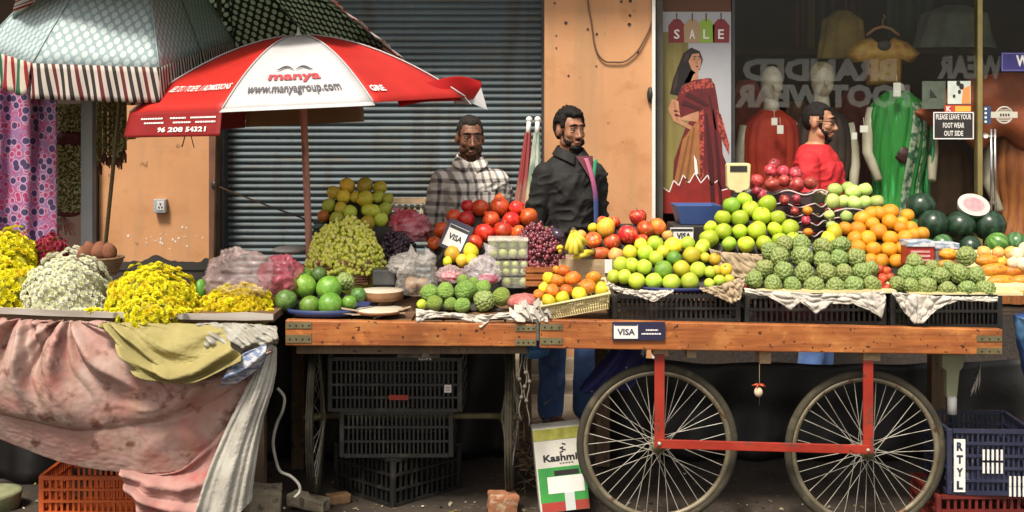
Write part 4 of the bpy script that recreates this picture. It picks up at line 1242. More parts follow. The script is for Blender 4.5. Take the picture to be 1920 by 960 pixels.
# seams / piping, finial, ribs, pole
for k in range(8):
    m = MB(); m.tube([fu(k, 0, j / 14, .003) for j in range(1, 15)], .0035, 5); m.build('seam', UW, t)
    m = MB(); m.tube([fu(k, 0, j / 10, -.012) for j in range(1, 11)], .003, 5); m.build('rib', M['greymetal'], t)
m = MB(); m.lathe([(.018, -.02), (.016, .005), (.008, .012), (.006, .035), (0, .04)], HUB, 12, M=RU); m.build('finial', M['white'], t)
m = MB(); m.tube([HUB + V((0, 0, -.02)), P(569, 205, .72), P(580, 470, .72), P(581, 520, .72)], .0165, 12)
m.build('pole', mat('pink pole', (.52, .24, .19), (.42, .19, .15), 12, .5, stretch=(1, 1, .3), c3=(.2, .1, .07), s3=14), t)
for k in range(8):
    m = MB(); m.tube([P(567, 185, .72), fu(k, 0, .55, -.014)], .0025, 5); m.build('stretcher', M['greymetal'], t)
# lettering on the canopy
def ctext(parent, k, s, uc, tc, wu, ht, material, bold=.02, bow=0.0, skew=0.0):
    m = MB()
    m.text(s, (0, 0, 0), 1, 1, bold=bold, fn=lambda a, b: fu(k, uc + a * wu, tc - b * ht + bow * (a * a * 4) + skew * a, .006))
    return m.build('lettering', material, parent)
MG = mat('maroon lettering', (.42, .04, .05), rough=.6); DG = mat('grey lettering', (.07, .07, .08), rough=.6)
ctext(panels[0], 0, 'manya', .47, .775, .46, .075, MG, .03, .0)
ctext(panels[0], 0, 'www.manyagroup.com', .47, .885, .72, .075, DG, .02, .0)
m = MB()
for s_ in (-1, 1):
    pts = [fu(0, .47 + s_ * (.01 + .17 * q), .695 - .032 * math.sin(PI * min(q * 1.15, 1)), .007) for q in [i / 10 for i in range(11)]]
    m.tube(pts, [.0012 + .0035 * math.sin(PI * i / 10) for i in range(11)], 5)
m.build('emblem', DG, panels[0])
ctext(panels[7], 7, 'IELTS / TOEFL / ADMISSIONS', .56, .83, .76, .05, M['whitetext'], .01)
ctext(panels[1], 1, 'GRE', .14, .90, .16, .05, M['whitetext'], .03)


def vtext(parent, fn, s, uc, vc, wu, hv, bold=.03):
    m = MB()

    def f(a, b):
        p = fn(min(max(uc + a * wu, 0), 1), vc - b * hv); return p + V((0, -.004, 0)) + V((p.x - HUB.x, p.y - HUB.y, 0)).normalized() * .004
    m.text(s, (0, 0, 0), 1, 1, bold=bold, fn=f); return m.build('lettering', M['whitetext'], parent)
vtext(v7, fn7, '96 208 54321', .62, .72, .5, .2)
m = MB()
for (vc, segs) in ((.28, ((.16, .40), (.48, .64), (.69, .95))), (.45, ((.2, .42), (.52, .70), (.75, .95)))):
    for u0, u1 in segs:
        u = u0
        while u < u1:
            w_ = rng.uniform(.012, .03); uu1 = min(u + w_, u1)
            q = [fn7(u, vc - .03), fn7(uu1, vc - .03), fn7(uu1, vc + .03), fn7(u, vc + .03)]
            m.add([p + V((-.002, -.005, 0)) for p in q], [(0, 1, 2, 3)], 0, False); u = uu1 + .005
m.build('small_print', M['whitetext'], v7)
# tie strings under the left edge
m = MB(); m.tube([P(347, 250, .25), P(345, 262, .25), P(341, 276, .25)], .0028, 5); m.tube([P(357, 250, .25), P(360, 262, .25), P(364, 277, .25)], .0022, 5); m.build('tie_string', M['black'], t)
# guy rope to the jamb with a dark knot
m = MB(); m.tube([P(576, 412, .74), P(500, 385, 1.3), P(440, 362, 1.9), P(402, 346, 2.44)], .0045, 6); m.ball(P(402, 347, 2.44), (.022, .02, .03), 10, 7); m.ball(P(577, 413, .73), (.024, .024, .016), 10, 7)
tag(m.build('guy_rope', M['black']), 'dark rope tied from the pink umbrella pole to the brown jamb', 'rope')

# ---- pale blue dotted umbrella at the upper left (seen from outside)
UD = uv_dots('blue dotted canopy', (.30, .41, .44), (.62, .72, .72), 30, .40, .3)
SV = uv_stripes('black red stripes', [(.62, .55, .50), (.03, .022, .022), (.62, .55, .50), (.03, .022, .022), (.62, .55, .5), (.14, .015, .02)], .098)
SW = uv_stripes('wide flag stripes', [(.66, .58, .5), (.32, .02, .025), (.66, .58, .5), (.3, .02, .02), (.66, .58, .5), (.03, .14, .07)], .20)
HB = P(258, -150, .82)
RB = .72
fb = umb_fn(HB, Euler((R(12), R(2), 0)).to_matrix(), RB, .60, 8, R(-22), 1.35, {2: .50, 3: .62, 4: .8})   # two bent ribs on the right
t = thing('market_umbrella', 'pale blue umbrella with white dots and striped valance at upper left', 'umbrella', V((HB.x, HB.y, GZ)))


def mapped_panels(fnp, mats_, n, rad, reps=None):
    out_ = []
    for k in range(n):
        m = MB(); m.grid(lambda u, v: fnp(k, u, max(v, .03)), 12, 16, flip=True, uvfn=lambda u, v: ((u - .5) * v * rad * .765 + k * .37, v * rad))
        out_.append(m.build('canopy_panel', mats_, t, mods=[('SOLIDIFY', dict(thickness=.0025))]))
    return out_
mapped_panels(fb, UD, 8, RB)


def fval(fnp, k, length, material, wav, rad, gap=0.0, out=.06):
    m = MB()

    def fn(u, v):
        p = fnp(k, u, 1.0); q = fnp(k, u, .9); o = V((p.x - q.x, p.y - q.y, 0)).normalized()
        cut = 1 - gap * max(0, (u - .86) / .14)
        return p + o * (.012 * math.sin(u * 26) * v + out * length * v) + V((0, 0, -length * v * cut))
    m.grid(fn, 40, 6, uvfn=lambda u, v: (u * rad * .765 + k * .31 - .03 * v, v))
    m.build('valance', material, t, mods=[('SOLIDIFY', dict(thickness=.002))])


for k in range(8): fval(fb, k, .155, SW if k in (7, 3) else SV, .01, RB, gap=.75 if k == 7 else 0)
for k in range(8):
    m = MB(); m.tube([fb(k, 0, j / 12, .002) for j in range(1, 13)], .003, 5); m.build('seam', mat('blue seam', (.3, .38, .38), rough=.7) if k == 0 else bpy.data.materials['blue seam'], t)
q = V((xpx(163, 1.36), 1.36, PZ)); m = MB(); m.tube([HB + V((0, 0, -.02)), q], .010, 10)
m.build('pole', mat('olive pole', (.16, .13, .06), (.12, .09, .045), 12, .6), t)

# ---- dark dotted umbrella behind (seen from below)
DK = uv_dots('dark dotted canopy', (.04, .065, .045), (.66, .76, .62), 25, .37, .5)
HD = P(410, -92, 1.25)
fd = umb_fn(HD, Euler((R(-19), R(1), 0)).to_matrix(), .88, .50, 8, R(1), 1.4)
t = thing('market_umbrella', 'dark green umbrella with pale dots seen from below', 'umbrella', V((HD.x, HD.y, GZ)))
mapped_panels(fd, DK, 8, .90)
SR = uv_stripes('red green stripes', [(.66, .62, .56), (.38, .025, .03), (.66, .62, .56), (.4, .5, .46), (.66, .62, .56), (.38, .025, .03)], .13)
BD = uv_dots('pale blue rim', (.25, .36, .36), (.5, .62, .6), 24, .4, .3)
for k in range(8):
    m = MB()

    def fn(u, v):
        p = fd(k, u, 1.0); q = fd(k, u, .93); o = (p - q).normalized()
        return p + o * (.13 * v) + V((0, 0, .01 * math.sin(u * 20) * v))
    m.grid(fn, 24, 5, uvfn=lambda u, v: (u * .90 * .765 + k * .31, v)); m.build('valance', SR, t, mods=[('SOLIDIFY', dict(thickness=.002))])
    m = MB(); m.grid(lambda u, v: fd(k, u, .86 + .14 * v, .004), 12, 3, uvfn=lambda u, v: (u, v * .14)); m.build('rim_band', BD, t)
    m = MB(); m.tube([fd(k, 0, j / 12, -.010) for j in range(1, 13)], .004, 5); m.build('rib', M['darkmetal'], t)
m = MB(); m.tube([HD, P(412, 100, 1.3), V((xpx(399, 1.9), 1.9, PZ))], .013, 10); m.build('pole', mat('brown pole', (.10, .07, .04), (.16, .12, .07), 8, .5), t)

# ---- two folded umbrellas leaning between the men
def folded(label, top, bot, rw, materials, knob):
    t_ = thing('folded_umbrella', label, 'umbrella', bot, 'folded umbrellas leaning on the shutter')
    m = MB(); ax = (bot - top)

    def fn(u, v):
        a = 2 * PI * u; r = (.017 + rw * v ** 1.1) * (1 + .22 * math.sin(a * 6 + 5 * v) + .1 * nz((math.cos(a) * 2, math.sin(a) * 2, v * 6)))
        return top + ax * (.05 + .9 * v) + V((r * math.cos(a), r * math.sin(a) * .8, 0))
    m.grid(fn, 48, 26, flip=True)
    m.build('cloth', materials, t_)
    m = MB(); m.tube([top, top + ax * .06], .014, 10); m.ball(top - ax * .004, (.02, .02, .02), 12, 8); m.build('knob', knob, t_)
    m = MB(); m.tube([top + ax * .9, bot], .012, 8); m.build('pole', M['greymetal'], t_)


def ramp_z(name, stops, z0, z1, n2):
    """printed cloth whose colour bands run along its length"""
    m_, nt, bs = node_mat(name); bs.inputs['Roughness'].default_value = .6
    tc = N(nt, 'ShaderNodeTexCoord'); sp = N(nt, 'ShaderNodeSeparateXYZ'); nt.links.new(tc.outputs['UV'], sp.inputs[0])
    f, raw, _ = noise_fac(nt, 14, 4, stretch=(2, 2, .6))
    v = mathn(nt, 'MULTIPLY_ADD', raw, n2); v.node.inputs[2].default_value = -n2 / 2
    v = mathn(nt, 'ADD', v, sp.outputs[1])
    rp = N(nt, 'ShaderNodeValToRGB')
    while len(rp.color_ramp.elements) < len(stops): rp.color_ramp.elements.new(.5)
    for i, (p_, c) in enumerate(stops): rp.color_ramp.elements[i].position = p_; rp.color_ramp.elements[i].color = c4(c)
    nt.links.new(v, rp.inputs[0]); nt.links.new(rp.outputs[0], bs.inputs['Base Color'])
    return m_
folded('folded umbrella with red top fading to brown pattern leaning on shutter', P(992, 226, 2.3), V((P(952, 430, 2.0).x, 1.95, .3)), .075,
       ramp_z('red brown print', [(0, (.2, .014, .014)), (.22, (.19, .014, .014)), (.27, (.22, .07, .05)), (.45, (.24, .13, .09)), (1, (.3, .2, .15))], 0, 1, .25), M['white'])
folded('folded umbrella with green, yellow and blue print leaning beside the red one', P(1008, 226, 2.2), V((P(980, 430, 2.0).x, 1.9, .3)), .075,
       ramp_z('green rainbow print', [(0, (.16, .22, .15)), (.12, (.36, .4, .34)), (.2, (.12, .19, .13)), (.3, (.42, .36, .22)), (.37, (.4, .07, .06)), (.42, (.55, .4, .05)), (.48, (.2, .38, .32)), (1, (.3, .45, .42))], 0, 1, .3), M['white'])
# low bench rail in front of the shutter
t = thing('bench', 'pale wooden bench with scrolled rail in front of the shutter', 'bench', P(780, 440, 2.0))
m = MB(); q0, q1 = P(728, 371, 2.0), P(838, 382, 2.0); m.box(((q0.x + q1.x) / 2, 2.0, (q0.z + q1.z) / 2), (q1.x - q0.x, .04, q0.z - q1.z)); m.build('top_rail', WP, t)
m = MB()
for k in range(9):
    c = P(738 + k * 11.5, 394, 2.0); m.tube([c + V((.016 * math.cos(a), 0, .03 * math.sin(a))) for a in [i * PI / 5 for i in range(10)]], .005, 5, closed=True)
m.build('scroll', M['cream'], t)
m = MB(); q0, q1 = P(728, 406, 2.0), P(838, 416, 2.0); m.box(((q0.x + q1.x) / 2, 2.03, (q0.z + q1.z) / 2), (q1.x - q0.x, .1, q0.z - q1.z)); m.build('lower_rail', WO, t)
for px in (732, 834):
    m = MB(); m.box((xpx(px, 2.0), 2.0, .6), (.04, .038, 1.09)); m.build('leg', WO, t)
# ================================================================ draped cloths of the flower stall
PINK = mat('pink cloth', (.36, .19, .165), (.44, .32, .28), 5, .85, .4, c3=(.38, .13, .11), s3=7, lo3=.52, hi3=.75, spots=(.15, .06, .04), sps=13, splo=.57, sphi=.70, streak=(.34, .20, .15), strs=5, bscale=38, bdist=.006)
PINK2 = mat('deep pink cloth', (.34, .15, .135), (.40, .24, .21), 5, .8, .25, c3=(.34, .08, .07), s3=6, lo3=.5, hi3=.66, bscale=38, bdist=.006)
OLIVE = mat('olive cloth', (.34, .29, .11), (.25, .21, .075), 5, .8, .25, c3=(.2, .17, .06), s3=8, bscale=38, bdist=.006)
SACK = mat('woven white sack', (.50, .48, .43), (.34, .32, .28), 6, .7, .35, c3=(.10, .14, .32), s3=3.2, lo3=.60, hi3=.66, bscale=90)
GREYP = mat('grey torn plastic', (.34, .33, .29), (.22, .2, .16), 12, .5, .5)


def drape(name, label, rows, fold, material, nu=90, nv=60, cat='cloth', thick=.006):
    f = patch(rows); m = MB()

    def fn(u, v):
        p = f(u, v); return p + V((0, -fold(u, v), 0))
    m.grid(fn, nu, nv)
    return tag(m.build(name, material, mods=[('SOLIDIFY', dict(thickness=thick, offset=0))]), label, cat)


def rowpx(pts, ys):
    if not hasattr(ys, '__len__'): ys = [ys] * len(pts)
    return [P(a, b, y) for (a, b), y in zip(pts, ys)]


def wrinkle(u, v, s=1):
    return .0045 * s * crumple(u * 9, v * 6, 3) + .002 * s * crumple(u * 24 + v * 4, v * 16, 6) + .002 * s * nz((u * 60, v * 40, 5))


def ridge(x):  # full rounded fold with a narrow crease between
    return .62 * (.5 + .5 * math.sin(2 * x)) ** 1.5 + .38 * abs(math.sin(x * .83 + .6)) ** .6


def pink_fold(u, v):
    # left: folds fan out from two gathers on the edge; right: swags run parallel to the hem
    left = max(0, 1 - max(0, (u - .42)) / .22)
    a1 = math.atan2(u - .13, v + .06); a2 = math.atan2(u - .30, v + .08)
    w = 1 / (1 + math.exp((u - .22) * 26))
    wb = 1.1 * nz((u * 5, v * 3, 9))
    fan = ridge(a1 * 6.5 + .5 + wb) * w + ridge(a2 * 7.5 + 1.1 + wb) * (1 - w)
    fine = ridge(a1 * 17 + wb * 3) * w + ridge(a2 * 19 + wb * 3) * (1 - w)
    sw = ridge(v * 9.5 + u * 2.6 + .4 + wb) * (1 - .3 * v)
    fs_ = ridge(v * 19 + u * 9 + wb * 6)
    top = math.sin(PI * min(1, v * 1.3 + .12)) ** .5
    amt = (.105 * fan + .03 * fine) * left * top * (1.1 - .65 * v ** 2) + (.095 * sw + .016 * fs_) * (1 - left) * (.3 + .7 * top)
    return amt + .02 * math.sin(PI * v) + wrinkle(u, v, .8)


drape('draped_cloth', 'large faded pink cloth draped in folds below the flowers', [
    rowpx([(-40, 593), (70, 597), (150, 599), (225, 602), (300, 628), (400, 652), (512, 646)], [-.082, -.082, -.082, -.082, -.07, -.07, -.075]),
    rowpx([(-50, 680), (50, 690), (140, 700), (230, 690), (320, 705), (430, 690), (516, 650)], -.10),
    rowpx([(-50, 760), (50, 780), (150, 800), (250, 790), (350, 770), (450, 715), (518, 655)], -.10),
    rowpx([(-50, 800), (40, 838), (140, 872), (270, 886), (370, 868), (460, 775), (520, 660)], -.06)], pink_fold, PINK, 200, 110)
drape('draped_cloth', 'deep pink lower cloth trailing to the ground over the orange crate', [
    rowpx([(236, 872), (290, 884), (350, 872), (420, 800), (470, 730)], -.03),
    rowpx([(240, 905), (300, 920), (365, 905), (425, 850), (462, 780)], -.07),
    rowpx([(262, 945), (315, 960), (380, 950), (430, 915), (458, 850)], -.07),
    rowpx([(280, 985), (330, 988), (390, 985), (440, 975), (460, 930)], -.03)],
    lambda u, v: .06 * ridge(v * 9 - u * 5 + .4 + .5 * nz((u * 4, v * 4, 2))) * (1 - .5 * u) + .03 * ridge(u * 13 + v * 5) + wrinkle(u, v, 1.2), PINK2, 100, 70)
drape('draped_cloth', 'olive yellow cloth swagged over the pink one under the flowers', [
    rowpx([(200, 601), (270, 604), (345, 606), (420, 610)], -.11),
    rowpx([(218, 630), (285, 652), (355, 655), (430, 630)], -.17),
    rowpx([(240, 660), (300, 690), (370, 690), (450, 655)], -.20),
    rowpx([(262, 685), (310, 708), (375, 708), (462, 668)], -.19)],
    lambda u, v: .085 * ridge(v * 7 + 2.6 * abs(u - .5) - 1 + .4 * nz((u * 5, v * 4, 3))) * (.4 + v) + .07 * ridge(math.atan2(u - .05, v + .1) * 8) * (1 - u) + wrinkle(u, v, 1.2), OLIVE, 100, 70)
drape('torn_plastic', 'torn grey plastic stuffed under the stall edge beside olive cloth', [
    rowpx([(372, 604), (420, 604), (470, 606), (520, 610)], -.095),
    rowpx([(385, 640), (430, 640), (475, 640), (524, 632)], -.17),
    rowpx([(400, 668), (440, 664), (480, 655), (520, 645)], -.10)],
    lambda u, v: .03 * ridge(u * 11 + 6 * v + nz((u * 4, v * 4, 4))) + .02 * ridge(u * 23 - v * 12) + wrinkle(u, v, 1), GREYP, 70, 40)
CHK = mat('blue check rag', (.42, .42, .44), (.14, .18, .3), 26, .8, .3, stretch=(1, 1, 3), lo=.46, hi=.54)
drape('checked_rag', 'small blue and grey checked rag tucked between olive and pink cloths', [
    rowpx([(436, 676), (462, 660), (500, 645)], -.21), rowpx([(424, 700), (458, 690), (500, 662)], -.24), rowpx([(414, 722), (450, 714), (490, 686)], -.2)],
    lambda u, v: .02 * ridge(v * 6 + u * 2) + wrinkle(u, v, 1.5), CHK, 40, 30)
drape('hanging_sack', 'white woven sack with blue print hanging at the stall corner', [
    rowpx([(496, 662), (507, 644), (519, 650)], [-.13, -.15, -.12]),
    rowpx([(462, 730), (488, 722), (516, 712)], [-.13, -.17, -.12]),
    rowpx([(428, 800), (462, 800), (494, 790)], [-.12, -.17, -.12]),
    rowpx([(395, 880), (440, 885), (480, 876)], [-.12, -.16, -.12]),
    rowpx([(372, 955), (425, 975), (474, 935)], [-.10, -.12, -.1])],
    lambda u, v: .035 * ridge(u * 8 + .9 * v + .3 * nz((u * 3, v * 6, 8))) * (.5 + .6 * v) + .01 * ridge(u * 21 + v * 4) + wrinkle(u, v, 1.), SACK, 60, 110, 'sack')

# ---- floral cloth hanging at the far left
def floral():
    m_, nt, bs = node_mat('floral cloth'); bs.inputs['Roughness'].default_value = .7
    tc = N(nt, 'ShaderNodeTexCoord')
    def vor(scale, feature='F1', rnd=.9):
        v = N(nt, 'ShaderNodeTexVoronoi', voronoi_dimensions='2D', feature=feature); v.inputs['Scale'].default_value = scale; v.inputs['Randomness'].default_value = rnd
        nt.links.new(tc.outputs['UV'], v.inputs['Vector']); return v
    f, raw, _ = noise_fac(nt, 14, 4, 'UV', lo=.42, hi=.58)
    f2, _, _ = noise_fac(nt, 90, 3, 'UV', lo=.45, hi=.6, w=3)
    col = mixc(nt, f, (.36, .045, .15), (.24, .12, .28))
    col = mixc(nt, mathn(nt, 'MULTIPLY', f2, .6), col, (.40, .22, .34))

    def thr(sock, lo, hi):
        r_ = N(nt, 'ShaderNodeMapRange'); r_.inputs['From Min'].default_value = lo; r_.inputs['From Max'].default_value = hi; r_.clamp = True
        nt.links.new(sock, r_.inputs['Value']); return r_.outputs[0]
    for scale, keep, c, rim in ((25, .3, (.34, .035, .12), (.46, .30, .42)), (19.0, .32, (.05, .032, .10), (.42, .28, .44))):
        v_ = vor(scale, rnd=.75); sc_ = N(nt, 'ShaderNodeSeparateColor'); nt.links.new(v_.outputs['Color'], sc_.inputs[0])
        d_ = mathn(nt, 'ADD', v_.outputs['Distance'], mathn(nt, 'MULTIPLY', raw, .22))
        on = mathn(nt, 'GREATER_THAN', sc_.outputs[0], keep)
        ring = mathn(nt, 'MULTIPLY', mathn(nt, 'SUBTRACT', 1.0, thr(d_, .53, .56)), on)
        disc = mathn(nt, 'MULTIPLY', mathn(nt, 'SUBTRACT', 1.0, thr(d_, .42, .45)), on)
        col = mixc(nt, ring, col, rim); col = mixc(nt, disc, col, c)
    nt.links.new(col, bs.inputs['Base Color'])
    return m_
FL = floral()
m = MB()


def flc(u, v):
    x = -.10 + .225 * 1
    px = -45 + 152 * u; py = 140 + 325 * v
    return P(px, py, 1.12 + .03 * math.sin(u * 17 + v) + .012 * nz((u * 6, v * 6, 0)))
m.grid(flc, 70, 40, uvfn=lambda u, v: (u * .48, v * .9))
tag(m.build('floral_cloth', FL, mods=[('SOLIDIFY', dict(thickness=.004))]), 'pink and purple floral cloth hanging at the left edge', 'cloth')

# ---- jasmine garlands
def bud(mb, c, r, d, mi=0):
    d = d.normalized(); a = d.orthogonal().normalized(); b = d.cross(a)
    ring = [c + (a * math.cos(k * PI / 2) + b * math.sin(k * PI / 2)) * r for k in range(4)]
    vs_ = [c - d * r * 2] + ring + [c + d * r * 2]
    mb.add(vs_, [(0, 2, 1), (0, 3, 2), (0, 4, 3), (0, 1, 4), (5, 1, 2), (5, 2, 3), (5, 3, 4), (5, 4, 1)], mi)


JB = [mat('jasmine bud', (.60, .58, .28), (.5, .47, .18), 20, .6), mat('jasmine stem', (.2, .19, .05), rough=.7), mat('jasmine pale bud', (.72, .72, .48), rough=.6)]


def rope_of_buds(mb, x0, x1, z0, z1, Y, n, r):
    mb.box(((x0 + x1) / 2, Y + .012, (z0 + z1) / 2), (abs(x1 - x0) * .8, .03, abs(z0 - z1)), 1)
    for i in range(n):
        u, v = rng.random(), rng.random()
        x = x0 + (x1 - x0) * u; z = z0 + (z1 - z0) * v
        y = Y - .03 * math.sin(PI * u) - rng.uniform(0, .012)
        bud(mb, V((x, y, z)), r * rng.uniform(.7, 1.2), V((rng.uniform(-1, 1), rng.uniform(-.7, .2), rng.uniform(-1, 1))), rng.choice([0, 0, 2, 1]))
Yg = 1.3
gx0, gx1 = xpx(104, Yg), xpx(157, Yg)
t = thing('jasmine_garland', 'thick jasmine garland with maroon bands beside grey post', 'garland', V(((gx0 + gx1) / 2, Yg, zpx(440, Yg))))
m = MB(); rope_of_buds(m, gx0, gx1, zpx(195, Yg), zpx(246, Yg), Yg, 330, .0052); rope_of_buds(m, gx0, gx1, zpx(272, Yg), zpx(398, Yg), Yg, 760, .0052); m.build('buds', JB, t)
MBND = mat('maroon roses', (.07, .012, .014), (.16, .03, .03), 40, .7)
for y0, y1, xa, xb in ((244, 276, 102, 160), (394, 407, 106, 150)):
    m = MB(); c = P((xa + xb) / 2, (y0 + y1) / 2, Yg); m.ball(c, ((xb - xa) / 2 * S(Yg), .05, (y1 - y0) / 2 * S(Yg)), 24, 14, dis=lambda q: 1 + .12 * nz(q * 9)); m.build('flower_band', MBND, t)
m = MB()
for k in range(26):
    a = P(120, 408, Yg); b = P(120 + rng.uniform(-22, 22), 425 + rng.uniform(-6, 18), Yg - .02 + rng.uniform(-.02, .02)); m.tube([a, (a + b) / 2 + V((0, -.01, .01)), b], [.004, .005, .003], 5)
m.build('tassel', mat('pink tassel', (.5, .22, .2), (.6, .42, .38), 30, .7), t)
for i, (px, y1) in enumerate(((186, 318), (196, 300), (206, 306), (215, 300), (224, 308), (232, 296))):
    Yq = 1.4
    t = thing('jasmine_garland', f'thin hanging jasmine garland, {ordi(i)} from the left beside the orange pier', 'garland', P(px, y1, Yq), 'thin garlands hanging beside the orange pier')
    m = MB(); rope_of_buds(m, xpx(px - 3.5, Yq), xpx(px + 3.5, Yq), zpx(120, Yq), zpx(y1 - 14, Yq), Yq, 210, .0042); m.build('buds', JB, t)
    m = MB(); c = P(px, y1 - 8, Yq)
    for k in range(9):
        a = k * 2.4; m.tube([c + V((0, 0, .02)), c + V((.010 * math.cos(a), .010 * math.sin(a), -.008)), c + V((.012 * math.cos(a), .012 * math.sin(a), -.03 - .01 * (k % 3)))], [.006, .006, .003], 5)
    m.build('tassel', mat('brown tassel', (.13, .05, .035), (.2, .09, .06), 30, .7) if i == 0 else bpy.data.materials['brown tassel'], t)
# ================================================================ fruit shapes (unit radius about 1, origin at the centre)
def fruit_mesh(name, prof, mats, n=18, stem=None, lump=.10, seed=0, crown=None, star=None):
    m = MB()
    pts = []
    for (r, z) in prof: pts.append((r, z))
    m.lathe(pts, (0, 0, 0), n)
    k = len(m.v)
    for i in range(k):
        p = m.v[i]; m.v[i] = p * (1 + lump * nz(p * 1.3 + V((seed * 3.1, seed, 0))))
    if stem: m.tube([(0, 0, prof[-1][1] - .06), (.05, .02, stem)], [.05, .04], 6, 1)
    if crown:
        for q in range(6):
            a = q * PI / 3; c, s_ = math.cos(a), math.sin(a)
            m.add([(c * .16 - s_ * .1, s_ * .16 + c * .1, .90), (c * .16 + s_ * .1, s_ * .16 - c * .1, .90), (c * .30, s_ * .30, 1.30), (c * .1, s_ * .1, .95)], [(0, 1, 2), (1, 3, 2), (3, 0, 2)], 0)
        m.lathe([(.22, .88), (.20, 1.08), (.12, 1.0)], (0, 0, 0), 12)
    if star:
        m.lathe([(0, .985 * prof[-1][1]), (.12, 1.02 * prof[-1][1]), (.16, .97 * prof[-1][1])], (0, 0, 0), 10, 1)
    o = m.build(name, mats); me = o.data
    off = o.location.copy(); bpy.data.objects.remove(o)
    me.transform(Matrix.Translation(off))
    return me


def arc(n, top=1.0, bot=-1.0, dim_t=.0, dim_b=.0, w=1.0, pw=1.0):
    out = []
    for i in range(n + 1):
        t = PI * (i / n) - PI / 2; z = math.sin(t); r = math.cos(t) ** pw * w
        z2 = z * (top if z > 0 else -bot)
        if z > .8: z2 -= dim_t * (z - .8) * 5
        if z < -.8: z2 += dim_b * (-.8 - z) * 5
        out.append((max(r, 0.0), z2))
    return out


def custard_mesh(name, mats, seed):
    rg = random.Random(seed); bm_ = bmesh.new(); bmesh.ops.create_icosphere(bm_, subdivisions=5, radius=1.0)
    nb = 74; ga = PI * (3 - 5 ** .5); cs = []
    for i in range(nb):
        z = 1 - 2 * (i + .5) / nb; r = math.sqrt(1 - z * z); cs.append(V((r * math.cos(ga * i), r * math.sin(ga * i), z)) + V((rg.uniform(-.11, .11), rg.uniform(-.11, .11), rg.uniform(-.11, .11))))
    cs = [c.normalized() for c in cs]
    from mathutils import kdtree
    kd = kdtree.KDTree(nb)
    for i, c in enumerate(cs): kd.insert(c, i)
    kd.balance(); att = []
    bm_.verts.index_update()
    for v in bm_.verts:
        p = v.co.normalized(); (c1, i1, d1), (c2, i2, d2) = kd.find_n(p, 2)
        g = max(0, min(1, (d2 - d1) / .13)); att.append(1 - g)
        h = .13 * g ** .55 + .05 * max(0, 1 - d1 / .25)
        s_ = 1 + .14 * nz(p * 1.3 + V((seed, 0, 0)))
        v.co = V((p.x, p.y, p.z * .93)) * (.87 + h) * s_
    me = bpy.data.meshes.new(name); bm_.to_mesh(me); bm_.free()
    me.polygons.foreach_set('use_smooth', [True] * len(me.polygons))
    at = me.attributes.new('groove', 'FLOAT', 'POINT'); at.data.foreach_set('value', att)
    me.materials.append(mats); return me


def custard_mat(c, seam):
    m_, nt, bs = node_mat('custard apple skin'); bs.inputs['Roughness'].default_value = .55
    a = N(nt, 'ShaderNodeAttribute', attribute_name='groove')
    f, raw, _ = noise_fac(nt, 2.2, 3)
    oi = N(nt, 'ShaderNodeObjectInfo')
    base = mixc(nt, f, c, tuple(x * 1.5 for x in c))
    base = mixc(nt, mathn(nt, 'MULTIPLY', oi.outputs['Random'], .75), base, (.20, .20, .055))
    rp = N(nt, 'ShaderNodeValToRGB'); rp.color_ramp.elements.new(.5); rp.color_ramp.elements.new(.7)
    for e, (p_, v_) in zip(rp.color_ramp.elements, ((0, 0), (.42, .62), (.62, .55), (.88, 0))): e.position = p_; e.color = (v_, v_, v_, 1)
    nt.links.new(a.outputs['Fac'], rp.inputs[0])
    col = mixc(nt, rp.outputs[0], base, seam)
    mr = N(nt, 'ShaderNodeMapRange'); mr.inputs['From Min'].default_value = .72; mr.inputs['From Max'].default_value = .95; nt.links.new(a.outputs['Fac'], mr.inputs['Value'])
    col = mixc(nt, mr.outputs[0], col, (.05, .075, .02))
    f2, _, _ = noise_fac(nt, 9, 4, lo=.56, hi=.68, w=4); col = mixc(nt, f2, col, (.075, .06, .025))
    nt.links.new(col, bs.inputs['Base Color'])
    return m_


def skin_mat(name, c, c2, c3=None, rough=.5, rnd=.28, scale=1.6, s3=3, lo3=.54, hi3=.7, bmp=.08, sss=0.04):
    return mat(name, c, c2, scale, rough, bmp, rnd=rnd, c3=c3, s3=s3, lo3=lo3, hi3=hi3, lo=.38, hi=.62, bscale=60, bdist=.02, spots=tuple(q * .45 for q in c), sps=7, splo=.66, sphi=.74)


STM = mat('fruit stem', (.08, .06, .03), (.12, .09, .04), 9, .8)
FM = {}
FM['custard'] = [custard_mesh('custard apple', custard_mat((.115, .195, .045), (.36, .43, .14)), s) for s in (1, 2, 3)]
round_p = arc(14, .95, -.95, .10, .06)
citrus_p = arc(14, .96, -.94, .05, .04)
GA = skin_mat('green apple skin', (.46, .58, .03), (.36, .52, .025), (.58, .60, .06))
FM['apple'] = [fruit_mesh('green apple', round_p, [GA, STM], stem=1.08, seed=s) for s in (1, 2)]
FM['apple_dark'] = [fruit_mesh('green apple', round_p, [skin_mat('deep green apple skin', (.22, .42, .03), (.30, .48, .04)), STM], seed=3, stem=1.05)]
gu_p = arc(14, 1.0, -.98, .0, .04, pw=.92)
FM['guava'] = [fruit_mesh('guava', gu_p, [skin_mat('guava skin', (.36, .52, .035), (.47, .58, .05), (.58, .56, .05)), STM], star=True, lump=.09, seed=s) for s in (1, 2, 3)]
FM['guava_dark'] = [fruit_mesh('guava', gu_p, [skin_mat('dark guava skin', (.11, .26, .025), (.18, .34, .03)), STM], star=True, lump=.07, seed=4)]
FM['guava_yellow'] = [fruit_mesh('guava', gu_p, [skin_mat('yellow guava skin', (.66, .58, .03), (.56, .56, .04), (.66, .42, .03)), STM], star=True, lump=.09, seed=5)]
FM['guava_orange'] = [fruit_mesh('guava', gu_p, [skin_mat('orange guava skin', (.66, .34, .025), (.66, .48, .03)), STM], star=True, lump=.07, seed=6)]
